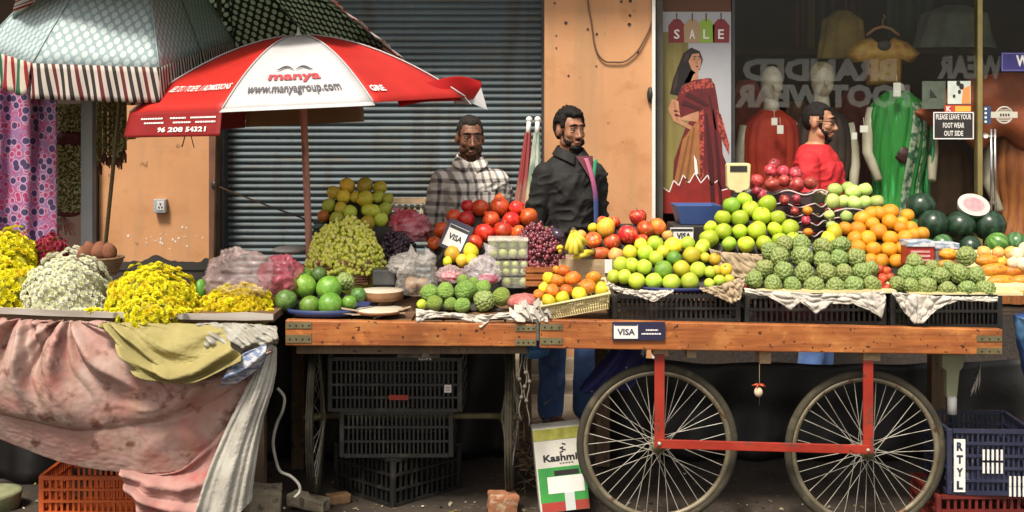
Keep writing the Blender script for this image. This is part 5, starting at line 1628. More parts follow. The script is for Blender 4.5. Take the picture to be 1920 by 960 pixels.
OR_ = mat('orange skin', (.68, .25, .012), (.66, .33, .014), 1.3, .45, .25, rnd=.16, c3=(.64, .15, .012), s3=1.5, lo3=.5, hi3=.75, bscale=55, bdist=.02, coat=.1)
FM['orange'] = [fruit_mesh('orange', citrus_p, [OR_, STM], seed=s, lump=.05) for s in (1, 2)]
FM['lemon'] = [fruit_mesh('lemon', arc(14, 1.05, -1.05, -.15, -.1), [skin_mat('lemon skin', (.68, .56, .02), (.62, .58, .03)), STM], seed=3)]
RO = skin_mat('tomato orange skin', (.62, .16, .015), (.66, .26, .02), (.52, .07, .012))
FM['persimmon'] = [fruit_mesh('persimmon', arc(14, .88, -.85, .1, .05), [RO, STM], star=True, seed=s) for s in (1, 2)]
PG = skin_mat('pomegranate skin', (.58, .04, .014), (.64, .11, .022), (.44, .02, .012), rough=.34, lo3=.5)
FM['pomegranate'] = [fruit_mesh('pomegranate', arc(14, .94, -.96, 0, .05), [PG], crown=True, seed=s, lump=.08) for s in (1, 2)]
PR = skin_mat('crimson pomegranate skin', (.36, .018, .022), (.46, .06, .06), (.55, .2, .18), rough=.33)
FM['pom_red'] = [fruit_mesh('pomegranate', arc(14, .92, -.96, 0, .05), [PR], crown=True, seed=s, lump=.1) for s in (3, 4)]
RA = skin_mat('red apple skin', (.52, .025, .016), (.58, .09, .025), (.66, .34, .08), rough=.36)
FM['red_apple'] = [fruit_mesh('red apple', arc(14, .94, -.92, .14, .06), [RA, STM], stem=1.08, seed=s) for s in (5, 6)]
FM['peach'] = [fruit_mesh('peach', arc(14, .97, -.95, .08, .03), [skin_mat('peach skin', (.66, .36, .10), (.66, .26, .08), (.66, .48, .18), rough=.5), STM], seed=7)]
MG_ = skin_mat('mango skin', (.50, .50, .05), (.66, .44, .04), (.62, .28, .03), rough=.4, scale=1.1)
ma_p = arc(14, 1.12, -1.0, -.02, .0, pw=.95)
FM['mango'] = [fruit_mesh('mango', ma_p, [MG_, STM], seed=s, lump=.12) for s in (1, 2)]
FM['mango_green'] = [fruit_mesh('mango', ma_p, [skin_mat('green mango skin', (.46, .54, .05), (.56, .58, .08), (.26, .34, .03)), STM], seed=3, lump=.1, star=True)]
FM['mango_orange'] = [fruit_mesh('mango', ma_p, [skin_mat('orange mango skin', (.70, .40, .04), (.66, .50, .04), (.56, .28, .04)), STM], seed=4, lump=.1)]
FM['mango_red'] = [fruit_mesh('mango', ma_p, [skin_mat('red mango skin', (.55, .08, .025), (.60, .22, .03)), STM], seed=5, lump=.1)]
FM['papaya'] = [fruit_mesh('papaya', ma_p, [skin_mat('papaya skin', (.66, .32, .02), (.62, .18, .02), (.56, .08, .02)), STM], seed=s, lump=.07) for s in (1, 2)]
ML = skin_mat('green melon skin', (.09, .22, .025), (.14, .29, .035), (.22, .37, .05), scale=2.5, rough=.4)
FM['melon'] = [fruit_mesh('melon', arc(14, 1, -1, .05, .05), [ML, STM], seed=s, lump=.05) for s in (1, 2)]
FM['melon_dark'] = [fruit_mesh('melon', arc(14, 1, -1, .05, .05), [skin_mat('dark melon skin', (.06, .15, .03), (.12, .22, .05), (.03, .07, .02), scale=2.5, rough=.45), STM], seed=3, lump=.06)]
FM['gourd'] = [fruit_mesh('knobby fruit', arc(14, 1, -1, .0, .05), [mat('knobby skin', (.22, .36, .06), (.15, .26, .045), 2.5, .5, .5, rnd=.2, c3=(.36, .46, .12), s3=5, bscale=5, bdist=.10), STM], seed=s, lump=.16, n=22) for s in (1, 2)]
FM['gourd_light'] = [fruit_mesh('knobby fruit', arc(14, 1, -1, .0, .05), [mat('pale knobby skin', (.34, .45, .08), (.24, .36, .06), 2.5, .5, .7, rnd=.15, bscale=7, bdist=.12), STM], seed=4, lump=.12, n=22)]
FM['bulb'] = [fruit_mesh('white bulb', arc(14, 1.05, -.85, -.1, .1), [mat('bulb skin', (.66, .58, .40), (.58, .46, .3), 2, .6, .2, rnd=.1), STM], seed=2, lump=.12)]


def water_mat(name, a, b):
    m_, nt, bs = node_mat(name); bs.inputs['Roughness'].default_value = .28
    tc = N(nt, 'ShaderNodeTexCoord'); sp = N(nt, 'ShaderNodeSeparateXYZ'); nt.links.new(tc.outputs['Object'], sp.inputs[0])
    an = mathn(nt, 'ARCTAN2', sp.outputs[1], sp.outputs[0])
    _, raw, _ = noise_fac(nt, 4, 5)
    w_ = mathn(nt, 'SINE', mathn(nt, 'ADD', mathn(nt, 'MULTIPLY', an, 9), mathn(nt, 'MULTIPLY', raw, 7)))
    mr = N(nt, 'ShaderNodeMapRange'); mr.inputs['From Min'].default_value = -.2; mr.inputs['From Max'].default_value = .7; nt.links.new(w_, mr.inputs['Value'])
    nt.links.new(mixc(nt, mr.outputs[0], a, b), bs.inputs['Base Color']); return m_
WD_ = water_mat('dark watermelon rind', (.012, .03, .016), (.022, .055, .028))
FM['watermelon'] = [fruit_mesh('watermelon', arc(18, 1, -1, .04, .04), [WD_, STM], n=28, lump=.03)]
FM['watermelon_light'] = [fruit_mesh('watermelon', arc(18, 1, -1, .04, .04), [water_mat('striped watermelon rind', (.06, .17, .03), (.16, .32, .06)), STM], n=28, lump=.03)]
FM['watermelon_mid'] = [fruit_mesh('watermelon', arc(18, 1, -1, .04, .04), [water_mat('mid watermelon rind', (.04, .12, .04), (.10, .2, .07)), STM], n=28, lump=.03)]
USED = {}
ROWW = ['bottom', 'second', 'third', 'fourth', 'fifth', 'sixth', 'seventh']


def pile(rows, default, words, where, Y0, py0, k=430, cat=None, name=None, group=None, yadd=0.0, flat=False, riser=None, zb=None, tiltmax=.5):
    """rows bottom to top of (px, py, r, variant, sx, sy); words: variant -> (name, colour phrase, category)"""
    allr = []
    for ri, row in enumerate(rows):
        row = sorted(row, key=lambda e: e[0]); rp = []
        for i, e in enumerate(row):
            px, py, r = e[:3]; var = e[3] if len(e) > 3 and e[3] else default
            sx = e[4] if len(e) > 4 else 1; sy = e[5] if len(e) > 5 else 1
            Y = Y0 + (py0 - py) / k + yadd
            rad = r * S(Y) * (1.0 if var == 'custard' else 1.06)
            c = P(px, py, Y); meshes = FM[var]; me = meshes[(i + ri) % len(meshes)]
            nm, phrase, ct = words[var]
            if (nm, me.name) not in USED:
                o = bpy.data.objects.new(nm, me); USED[(nm, me.name)] = o; COL.objects.link(o)
            else:
                o = USED[(nm, me.name)].copy(); COL.objects.link(o)
            o.location = c
            if sx != 1 or sy != 1:
                o.scale = (rad * sy, rad * min(sx, sy) * 1.0, rad * sx); o.rotation_euler = (0, R(90) + rng.uniform(-.12, .12), rng.uniform(-.15, .15))
            else:
                o.scale = (rad,) * 3 if var in ('custard',) else (rad * rng.uniform(.97, 1.04), rad * rng.uniform(.97, 1.04), rad * rng.uniform(.95, 1.03))
                up = var.startswith('pom') or var.startswith('watermelon')
                tm = tiltmax if not up else .9
                o.rotation_euler = (rng.uniform(-tm, tm) + (.35 if not up else .2), rng.uniform(-tm, tm), rng.uniform(0, 6.28)) if var != 'custard' else (rng.uniform(0, 6), rng.uniform(0, 6), rng.uniform(0, 6))
            rw = (ROWW[ri] if ri < len(rows) - 1 or len(rows) < 3 else 'top') + ' row'
            pos = ordi(i) + ' from left' if len(row) > 1 else 'alone'
            lab = f'{phrase}, {pos} in the {rw} {where}' if len(rows) > 1 else f'{phrase}, {pos} {where}'
            tag(o, lab, ct, group)
            rp.append((c, rad))
        allr.append(rp)
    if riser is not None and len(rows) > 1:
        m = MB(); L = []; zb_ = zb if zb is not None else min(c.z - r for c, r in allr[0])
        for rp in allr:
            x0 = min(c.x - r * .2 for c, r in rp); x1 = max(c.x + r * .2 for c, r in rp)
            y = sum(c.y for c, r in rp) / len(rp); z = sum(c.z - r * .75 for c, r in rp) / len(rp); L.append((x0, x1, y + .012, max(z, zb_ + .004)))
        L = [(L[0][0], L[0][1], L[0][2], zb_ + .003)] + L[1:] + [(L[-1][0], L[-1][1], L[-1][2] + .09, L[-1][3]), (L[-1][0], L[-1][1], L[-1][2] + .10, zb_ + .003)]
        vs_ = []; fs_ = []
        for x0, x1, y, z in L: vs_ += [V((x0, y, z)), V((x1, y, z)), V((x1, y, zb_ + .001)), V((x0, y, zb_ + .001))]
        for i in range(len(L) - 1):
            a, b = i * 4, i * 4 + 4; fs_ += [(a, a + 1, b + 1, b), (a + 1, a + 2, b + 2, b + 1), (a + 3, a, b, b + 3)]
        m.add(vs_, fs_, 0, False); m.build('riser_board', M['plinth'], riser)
    return allr


PAPER = mat('newsprint', (.56, .52, .46), (.46, .42, .36), 14, .85, .4, c3=(.30, .28, .26), s3=60, lo3=.58, hi3=.62)
BPAPER = mat('brown paper', (.46, .36, .24), (.36, .27, .17), 7, .85, .5)


def paper_liner(parent, top, bot, Y, material=None, name='paper_liner', n=60, fold=.02, yb=0.0):
    """crumpled paper hanging over a rim: top and bottom edges as pixel lines"""
    tp = [P(a, b, Y) for a, b in top]; bp = [P(a, b, Y - .012 - yb) for a, b in bot]
    m = MB()

    def lin(pts, u):
        x = min(max(u, 0), 1) * (len(pts) - 1); i = min(int(x), len(pts) - 2); return pts[i].lerp(pts[i + 1], x - i)

    def fn(u, v):
        p = lin(tp, u).lerp(lin(bp, u), v); return p + V((0, -.004 - fold * .6 * abs(nz((u * 9, v * 3, Y))) - .028 * crumple(u * 9 + Y * 7, v * 2.5, 1) - .010 * crumple(u * 21, v * 6, 2), .004 * nz((u * 22, 3, v))))
    m.grid(fn, n * 2, 16)
    # the part lying flat inside the rim
    return m.build(name, material or PAPER, parent, mods=[('SOLIDIFY', dict(thickness=.0025))])


def round_tray(name, label, px, Y, rad, z, material, rim=.025, sy=1.0, cat='tray'):
    c = V((xpx(px, Y), Y, z)); t_ = thing(name, label, cat, c)
    m = MB(); m.lathe([(0, .004), (rad * .9, .004), (rad, rim), (rad + .006, rim), (rad * .92, -.0), (0, 0)], c, 48, sy=sy); m.build('plate', material, t_)
    return t_


# ================================================================ right cart
ZB = ZC + .004
tr = thing('fruit_tray', 'large paper lined tray heaped with knobby green custard apples', 'tray', V((xpx(1525, .3), .3, ZB)))
m = MB(); m.box((xpx(1526, .3), .30, ZB + .008), ((1655 - 1398) * S(.1), .46, .012)); m.build('board', M['cream'], tr)
paper_liner(tr, [(1394, 540), (1450, 545), (1530, 550), (1600, 550), (1655, 545)], [(1396, 548), (1440, 556), (1482, 580), (1500, 565), (1530, 588), (1556, 568), (1600, 570), (1630, 582), (1652, 596), (1660, 560)], .03)
pile([[(1414, 524, 17), (1449.5, 532, 17), (1485.5, 535, 17), (1527, 537, 19), (1566, 538, 18.5), (1600.6, 535.7, 19), (1634.6, 533, 16.5)],
      [(1433.5, 503, 17.5), (1469, 509, 19), (1508, 511, 19.5), (1549, 511, 18.5), (1583, 511, 17), (1616, 511, 18.5)],
      [(1462, 482, 19), (1504, 481, 20), (1543, 488, 18), (1573, 486, 18.5), (1606, 484, 18.5), (1633, 503, 14)],
      [(1444, 470, 17), (1471, 457, 16), (1502, 458, 18), (1543, 464, 18.5), (1577, 460, 18)]], 'custard',
     {'custard': ('custard_apple', 'green custard apple', 'custard apple')}, 'of the large heap', .11, 538, group='custard apples in the large heap', riser=tr, zb=ZB + .015)
tr = thing('fruit_tray', 'smaller paper lined tray of custard apples by the orange papayas', 'tray', V((xpx(1770, .3), .3, ZB - .01)))
m = MB(); m.box((xpx(1778, .28), .28, ZB - .002), ((1885 - 1672) * S(.1), .42, .012)); m.build('board', M['cream'], tr)
paper_liner(tr, [(1668, 546), (1720, 552), (1790, 556), (1868, 556)], [(1672, 550), (1690, 580), (1712, 606), (1726, 606), (1752, 580), (1790, 562), (1868, 566)], .03)
pile([[(1683, 532, 15), (1707, 537, 16), (1738, 538, 19), (1776, 543, 16.5), (1813, 543, 18), (1848, 543, 18)],
      [(1700, 514, 17), (1727, 514, 18), (1763, 517, 17.5), (1798, 514, 19.5), (1830, 517, 17.5)],
      [(1715, 493, 18), (1748, 500, 13), (1778, 500, 12), (1812, 480, 18.5)]], 'custard',
     {'custard': ('custard_apple', 'green custard apple', 'custard apple')}, 'of the smaller heap', .11, 541, group='custard apples in the smaller heap', riser=tr, zb=ZB + .005)

tr = round_tray('fruit_tray', 'round blue rimmed tray with newspaper under the green guavas', 1264, .33, .262, ZB, mat('blue tray', (.05, .06, .22), (.04, .05, .16), 8, .4), .022)
paper_liner(tr, [(1140, 528), (1165, 540), (1220, 545), (1262, 543)], [(1136, 534), (1160, 548), (1200, 556), (1225, 566), (1262, 546)], .045)
paper_liner(tr, [(1310, 540), (1350, 534), (1392, 518)], [(1318, 546), (1345, 556), (1370, 568), (1388, 560), (1396, 524)], .05, BPAPER)
W_G = {'guava': ('guava', 'light green guava', 'guava'), 'guava_dark': ('guava', 'dark green guava', 'guava'), 'guava_yellow': ('guava', 'yellow guava', 'guava'),
       'guava_orange': ('guava', 'small orange guava', 'guava')}
pile([[(1151, 519, 12), (1171, 519, 13.5), (1194, 527, 15), (1226, 527, 15), (1259, 530, 16), (1293, 528, 16), (1330, 532, 9.5), (1349, 526, 10.5), (1368, 525, 10, 'guava_yellow')],
      [(1164, 496, 14), (1185, 497, 13.5), (1208, 501, 14.5), (1244, 506, 17, 'guava_dark'), (1278, 504, 15.5, 'guava_yellow'), (1309, 506, 14.5), (1331, 510, 11), (1344, 507, 9.5, 'guava_orange'), (1361, 506, 12, 'guava_orange')],
      [(1181, 473, 13, 'guava_yellow'), (1210, 474, 14.5), (1230, 484, 13.5), (1264, 485, 14, 'guava_dark'), (1297, 479, 16, 'guava_yellow'), (1322, 483, 9, 'guava_yellow'), (1340, 486, 11, 'guava_orange')],
      [(1201, 459, 11.5, 'guava_yellow'), (1228, 457, 14.5), (1243, 472, 11.5, 'guava_yellow'), (1262, 461, 15.5, 'guava_yellow'), (1289, 457, 13.5), (1314, 466, 11)]],
     'guava', W_G, 'on the round guava tray', .13, 530, group='guavas heaped on the round tray', riser=tr, zb=ZB + .008)

# green apples on a paper covered box
bx = thing('fruit_box', 'box covered in crumpled brown paper under the green apples', 'box', V((xpx(1410, .55), .6, ZB)))
zt = zpx(474, .42)
m = MB(); m.box((xpx(1412, .5), .62, (ZB + zt) / 2 - .005), ((1500 - 1330) * S(.45), .36, zt - ZB - .02)); m.build('box', WD, bx)
paper_liner(bx, [(1328, 465), (1352, 472), (1385, 474), (1420, 476), (1480, 474)], [(1345, 512), (1380, 520), (1420, 520), (1450, 520), (1490, 510)], .43, BPAPER, fold=.025)
pile([[(1319, 461, 12.5), (1329, 448, 18), (1367, 457, 14, 'apple_dark'), (1399, 458, 15.5), (1433, 457, 15), (1462, 450, 14), (1488, 450, 14.5)],
      [(1332, 426, 12.5), (1356, 434, 15.5), (1387, 434, 14), (1419, 432, 17.5), (1453, 430, 14.5), (1481, 428, 16.5)],
      [(1355, 408, 15), (1387.5, 409, 16), (1428, 405, 16.5), (1458, 408, 14.5)],
      [(1372, 385, 16, 'apple_dark'), (1408, 392, 15), (1438.5, 382, 16.5)],
      [(1396, 375, 14)]], 'apple', {'apple': ('green_apple', 'yellow green apple', 'apple'), 'apple_dark': ('green_apple', 'deeper green apple', 'apple')},
     'of the green apple pyramid', .47, 458, group='green apples in the pyramid', riser=bx, zb=zt - .012)

# oranges
bx = thing('fruit_box', 'dark box under the big heap of oranges', 'box', V((xpx(1655, .6), .6, ZB)))
zt = zpx(503, .45)
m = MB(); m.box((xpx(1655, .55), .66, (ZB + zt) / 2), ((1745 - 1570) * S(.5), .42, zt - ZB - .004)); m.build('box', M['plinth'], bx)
W_O = {'orange': ('orange', 'ripe orange', 'orange'), 'lemon': ('lemon', 'yellow lemon', 'lemon'), 'apple_dark': ('green_apple', 'green fruit', 'apple')}
pile([[(1632, 488, 13.5), (1652, 490, 14), (1681, 490, 13.5), (1706, 480, 12)],
      [(1586, 470, 13), (1609, 464, 14), (1638, 468, 14.5), (1667, 468, 15), (1692, 466, 13.5)],
      [(1603, 447, 13.5), (1627, 447, 15), (1669, 447, 14.5), (1697, 445, 14.5), (1713, 441, 12.5), (1729, 438, 13)],
      [(1585, 428, 13), (1608, 430, 14.5), (1647, 434, 16), (1688, 427, 12.5), (1709, 427, 12.5)],
      [(1617, 410, 15), (1635, 420, 13.5), (1668, 416, 14.5), (1691, 417, 11.5)],
      [(1634, 400, 13.5), (1649, 400, 13.5), (1669, 397, 15.5), (1701, 404, 12.5)]], 'orange', W_O, 'of the orange heap', .49, 490, group='oranges in the big heap', riser=bx, zb=zt)
pile([[(1553, 449, 13), (1564, 436, 14.5)]], 'lemon', {'lemon': ('lemon', 'yellow lemon', 'lemon')}, 'at the left side of the orange heap', .50, 470, group='lemons beside the oranges')

# stacked moulded trays: crimson pomegranates and green pears
TR = mat('moulded tray', (.045, .03, .035), (.07, .045, .05), 10, .45)
TW_ = mat('tray edge', (.55, .47, .46), (.42, .35, .35), 10, .5)


def tray_stack(label, corner_px, xl, xr, ys, Yc, yr_drop, lab_h):
    """stack of wavy moulded trays with one corner to the street"""
    t_ = thing('tray_stack', label, 'tray', P(corner_px, ys[-1], Yc))
    c0 = [P(corner_px, y, Yc) for y in ys]
    for i, y in enumerate(ys):
        c = P(corner_px, y, Yc); l = P(xl, y - 9, Yc + .13); l.z = c.z; rr = P(xr, y - 9, Yc + .10); rr.z = c.z
        l = V((xpx(xl, Yc + .13), Yc + .13, c.z)); rr = V((xpx(xr, Yc + .10), Yc + .10, c.z))
        bk = l + rr - c
        m = MB()
        loop = []
        for (a, b, n_) in ((l, c, 24), (c, rr, 12), (rr, bk, 24), (bk, l, 12)):
            for k in range(n_):
                q = a.lerp(b, k / n_); q = q + V((0, 0, .010 * math.sin(2 * PI * k / 12 + i))); loop.append(q)
        m.tube(loop, .0038, 6, closed=True); m.build('rim', TW_, t_)
        if i < len(ys) - 1:
            cc = P(corner_px, ys[i + 1], Yc); h = c.z - cc.z
            m = MB(); ins = .012
            cen = (l + rr) / 2
            base = [(p + (cen - p) * .10) for p in (l, c, rr, bk)]
            top_ = [(p + (cen - p) * .03) for p in (l, c, rr, bk)]
            vs_ = [V((p.x, p.y, c.z - .004)) for p in top_] + [V((p.x, p.y, c.z - h + .006)) for p in base]
            m.add(vs_, [(0, 1, 5, 4), (1, 2, 6, 5), (2, 3, 7, 6), (3, 0, 4, 7), (7, 6, 5, 4), (0, 3, 2, 1)], 0, False)
            m.build('tray', TR, t_)
    return t_
t = tray_stack('stack of dark moulded trays under the crimson pomegranates', 1524, 1402, 1552, [362, 386, 404, 420, 440, 460], .82, 0, 0)
pile([[(1419, 340, 12.5), (1448, 346, 13.5), (1470, 339, 11), (1494, 346, 14.5), (1520, 343, 12)],
      [(1445, 320, 12), (1468, 322, 12), (1491, 325, 12)], [(1452, 308, 10.5)]], 'pom_red', {'pom_red': ('pomegranate', 'crimson pomegranate', 'pomegranate')}, 'on the dark tray stack', .86, 352, k=330, group='crimson pomegranates on the tray stack')
pile([[(1429, 366, 9.5), (1419, 358, 8), (1471, 375, 9.5), (1493, 372, 8), (1490, 396, 8), (1514, 395, 9, 'orange'), (1511, 413, 8.5), (1515, 436, 9, 'orange')]], 'pom_red',
     {'pom_red': ('pomegranate', 'small crimson pomegranate', 'pomegranate'), 'orange': ('orange', 'small orange', 'orange')}, 'peeping out of the lower dark trays', .82, 400, k=4000, group='fruit in the lower trays')
t = tray_stack('stack of moulded trays holding pale green pears behind the oranges', 1566, 1532, 1668, [396, 412, 428, 446, 466], .86, 0, 0)
pile([[(1539, 370, 11.5), (1560, 378, 15.5), (1581, 378, 12.5), (1602, 381, 14.5), (1622, 380, 12.5), (1644, 379, 13.5)],
      [(1565, 356, 12, None, 1.25, 1), (1590, 352, 11), (1599, 360, 13, None, 1.2, 1), (1621, 356, 12, None, 1.2, 1)]], 'pear',
     {'pear': ('green_pear', 'pale green pear', 'pear')}, 'on the pear trays', .92, 384, k=330, group='pale green pears on the trays') if FM.setdefault('pear', [fruit_mesh('green pear', arc(14, 1.0, -.95, .1, .05), [skin_mat('pear skin', (.42, .54, .12), (.50, .60, .20), (.34, .46, .08)), STM], stem=1.05, seed=s, lump=.1) for s in (1, 2)]) else 0
pile([[(1555, 403, 9), (1587, 406, 11), (1559, 424, 10)]], 'pear', {'pear': ('green_pear', 'pale green pear', 'pear')}, 'peeping from the lower pear trays', .84, 405, k=4000, group='pears in the lower trays')

# watermelons on a crate
bx = thing('wooden_crate', 'dark wooden crate behind the tray carrying the watermelons', 'crate', V((xpx(1810, .8), .8, ZB)))
zt = zpx(478, .66)
m = MB(); m.box((xpx(1822, .75), .84, (ZB + zt) / 2 - .05), ((1925 - 1735) * S(.7), .5, zt - ZB + .02)); m.build('box', WO, bx)
W_W = {'watermelon': ('watermelon', 'dark green watermelon', 'watermelon'), 'watermelon_light': ('watermelon', 'bright green striped watermelon', 'watermelon'), 'watermelon_mid': ('watermelon', 'mid green watermelon', 'watermelon')}
pile([[(1767, 458, 18, 'watermelon_mid'), (1819, 462, 19), (1869, 457, 20.5, 'watermelon_light'), (1904, 455, 19, 'watermelon_mid')],
      [(1750, 421, 27), (1801, 423, 26.5), (1855, 423, 28.5)], [(1727, 387, 25)]], 'watermelon', W_W, 'of the watermelon pile', .72, 458, k=330, group='watermelons piled at the right')
t = thing('cut_watermelon', 'half watermelon with pale pink flesh facing out on top of pile', 'watermelon', P(1825, 402, .80))
c = P(1826, 384, .82); Mh = Euler((R(-52), 0, R(2))).to_matrix() @ Matrix.Rotation(R(180), 3, 'X')
Mh = Euler((R(50), R(3), 0)).to_matrix(); r_ = 30 * S(.82)
m = MB(); m.ball(c, (r_, r_ * .86, r_ * .95), 30, 18, M=Mh, keep=lambda q: q.z < 0.02); m.build('rind', mat('cut rind', (.45, .46, .36), (.12, .2, .08), 5, .4, lo=.45, hi=.6), t)
m = MB(); m.lathe([(0, .004), (.6, .004), (.80, .003), (.93, .0), (1.0, -.01)], (0, 0, 0), 36)
for i in range(len(m.v)): v = m.v[i]; m.v[i] = c + Mh @ V((v.x * r_, v.y * r_ * .86, v.z * r_ + .002))
m_, nt, bs = node_mat('melon flesh'); bs.inputs['Roughness'].default_value = .35
tc = N(nt, 'ShaderNodeTexCoord'); f, raw, _ = noise_fac(nt, 40, 3)
at = N(nt, 'ShaderNodeAttribute', attribute_name='rad'); mr = N(nt, 'ShaderNodeMapRange'); mr.inputs['From Min'].default_value = .58; mr.inputs['From Max'].default_value = .78
nt.links.new(mathn(nt, 'MULTIPLY_ADD', raw, .2), mr.inputs['Value']) if 0 else nt.links.new(at.outputs['Fac'], mr.inputs['Value'])
nt.links.new(mixc(nt, mr.outputs[0], mixc(nt, f, (.50, .20, .22), (.56, .30, .30)), (.56, .48, .43)), bs.inputs['Base Color'])
m.att = {'rad': [0] * 36 + [.6] * 36 + [.8] * 36 + [.93] * 36 + [1.0] * 36}
m.build('flesh', m_, t)

# papayas and peaches at the right, little bulbs, plum heap, berry boxes
tr = thing('fruit_tray', 'low tray of papayas and peaches at the right end of cart', 'tray', V((xpx(1880, .35), .38, ZB)))
m = MB(); m.prism([V((xpx(1832, .2), .14, ZB)), V((xpx(1832, .2), .14, ZB + .02)), V((xpx(1832, .2), .5, ZB + .14)), V((xpx(1832, .2), .5, ZB))], ((1960 - 1832) * S(.3), 0, 0)); m.build('riser_board', M['cream'], tr)
pile([[(1889, 548, 8, None, 2.3, .8), (1925, 545, 9, None, 2, .9)], [(1878, 528, 11.5, None, 2.4, 1), (1918, 528, 12, None, 1.9, 1)], [(1862, 507, 12.5, None, 2.0, 1), (1900, 508, 11, None, 1.9, 1)], [(1851, 489, 11, None, 2.0, 1), (1878, 492, 9, None, 1.3, 1)]], 'papaya', {'papaya': ('papaya', 'orange papaya', 'papaya')}, 'of the papaya tray', .15, 548, k=400, group='papayas on the low tray')
pile([[(1845, 473, 12), (1872, 474, 11.5), (1896, 475, 13)]], 'peach', {'peach': ('peach', 'pale peach', 'peach')}, 'behind the papayas', .36, 476, group='peaches behind the papayas')
pile([[(1900, 494, 11), (1917, 496, 13)], [(1908, 478, 13), (1924, 470, 14)]], 'bulb', {'bulb': ('white_bulb', 'cream white bulb', 'vegetable')}, 'at the right edge', .24, 496, group='cream bulbs at the right edge')
pile([[(1773, 497, 9.5, None, 1.7, 1)], [(1778, 477, 10.5, None, 1.6, 1)]], 'papaya', {'papaya': ('papaya', 'short papaya', 'papaya')}, 'beside the berry boxes', .27, 500, group='papayas by the berry boxes')
FM['plum'] = [fruit_mesh('plum', arc(12, 1, -1, .08, .05), [skin_mat('plum skin', (.46, .05, .018), (.55, .14, .025), (.3, .02, .015)), STM], seed=2)]
pile([[(1662, 541, 8.5), (1650, 533, 9)], [(1655, 522, 9.5), (1669, 520, 9)], [(1648, 506, 10), (1662, 508, 8.5)]], 'plum', {'plum': ('plum', 'small red plum', 'plum')}, 'between custard apple trays', .15, 541, group='red plums between the trays')
for (x0, x1, y0, y1, Yb_, lab, cc) in ((1702, 1752, 452, 498, .30, 'red berry box with a white and blue lid strip', (.42, .03, .03)), (1754, 1798, 456, 490, .33, 'clear berry box with pale blue lid strip', (.35, .4, .42))):
    t = thing('berry_box', lab, 'box', P((x0 + x1) / 2, y1, Yb_))
    cm = mat('berry box side', cc, tuple(q * .6 for q in cc), 30, .35)
    m = MB(); a, b = P(x0, y0 + 8, Yb_), P(x1, y1, Yb_); m.box(((a.x + b.x) / 2, Yb_ + .05, (a.z + b.z) / 2), (b.x - a.x, .10, a.z - b.z), bev=.004); m.build('box', cm if cc[0] > .4 else see_through('clear box', (.7, .7, .7), .25), t)
    m = MB(); a, b = P(x0 - 1, y0, Yb_ - .003), P(x1 + 1, y0 + 11, Yb_ - .003); m.box(((a.x + b.x) / 2, Yb_ + .05, (a.z + b.z) / 2), (b.x - a.x, .112, a.z - b.z), bev=.003)
    m.build('lid', mat('lid strip', (.62, .62, .64), (.22, .30, .42), 26, .4, lo=.46, hi=.54, stretch=(1, 1, 3)), t)
    if cc[0] > .4:
        m = MB()
        for k in range(3):
            a = P(x0 + 6, y0 + 18 + k * 8, Yb_ - .002); b = P(x1 - 8, y0 + 22 + k * 8, Yb_ - .002); m.box(((a.x + b.x) / 2, Yb_ - .001, (a.z + b.z) / 2), (b.x - a.x, .002, a.z - b.z))
        m.build('print_band', mat('pale band', (.6, .4, .36), (.5, .25, .22), 40, .5), t)

# red apples with a mango and bananas in a pale wooden crate
bx = thing('wooden_crate', 'pale wooden crate holding red apples and bananas', 'crate', V((xpx(1150, .5), .6, ZB)))
zt = zpx(487, .42)
q0 = xpx(1048, .42); q1 = xpx(1146, .42)
m = MB(); m.box(((q0 + xpx(1255, .42)) / 2, .43, (ZB + zt) / 2), (xpx(1255, .42) - q0, .02, zt - ZB)); m.build('side_board', WP, bx)
m = MB(); m.box(((q0 + xpx(1255, .42)) / 2, .64, zt - .03), (xpx(1255, .42) - q0 - .02, .40, .02)); m.build('bottom_board', WP, bx)
m = MB(); panel(m, 1134, 1148, 487, 512, .409, .008); m.build('label', M['white'], bx)
W_A = {'red_apple': ('red_apple', 'shiny red apple', 'apple'), 'mango_orange': ('mango', 'large golden orange mango', 'mango'), 'mango_red': ('mango', 'long red mango', 'mango'), 'peach': ('peach', 'peach coloured fruit', 'peach'), 'lemon': ('lemon', 'small yellow fruit', 'lemon')}
pile([[(1125, 475, 11, 'mango_red', 1.5, 1), (1155, 479, 14, 'peach')],
      [(1090, 440, 9, 'peach'), (1112, 450, 15), (1148, 454, 16), (1178, 440, 18.5), (1203, 451, 12), (1252, 442, 10, 'peach')],
      [(1111, 427, 8, 'lemon'), (1136, 428, 17, 'mango_orange'), (1211, 429, 16), (1234, 426, 15, 'mango_red')],
      [(1130, 416, 10.5), (1153, 416, 10), (1196, 407, 15.5)]], 'red_apple', W_A, 'of the red apple crate', .46, 476, k=360, group='red apples and mangoes in the wooden crate', riser=bx, zb=zt - .02)
# bananas: two hands
BAN = mat('banana skin', (.66, .50, .03), (.60, .52, .05), 6, .45, .05, c3=(.2, .13, .03), s3=16, lo3=.64, hi3=.7)


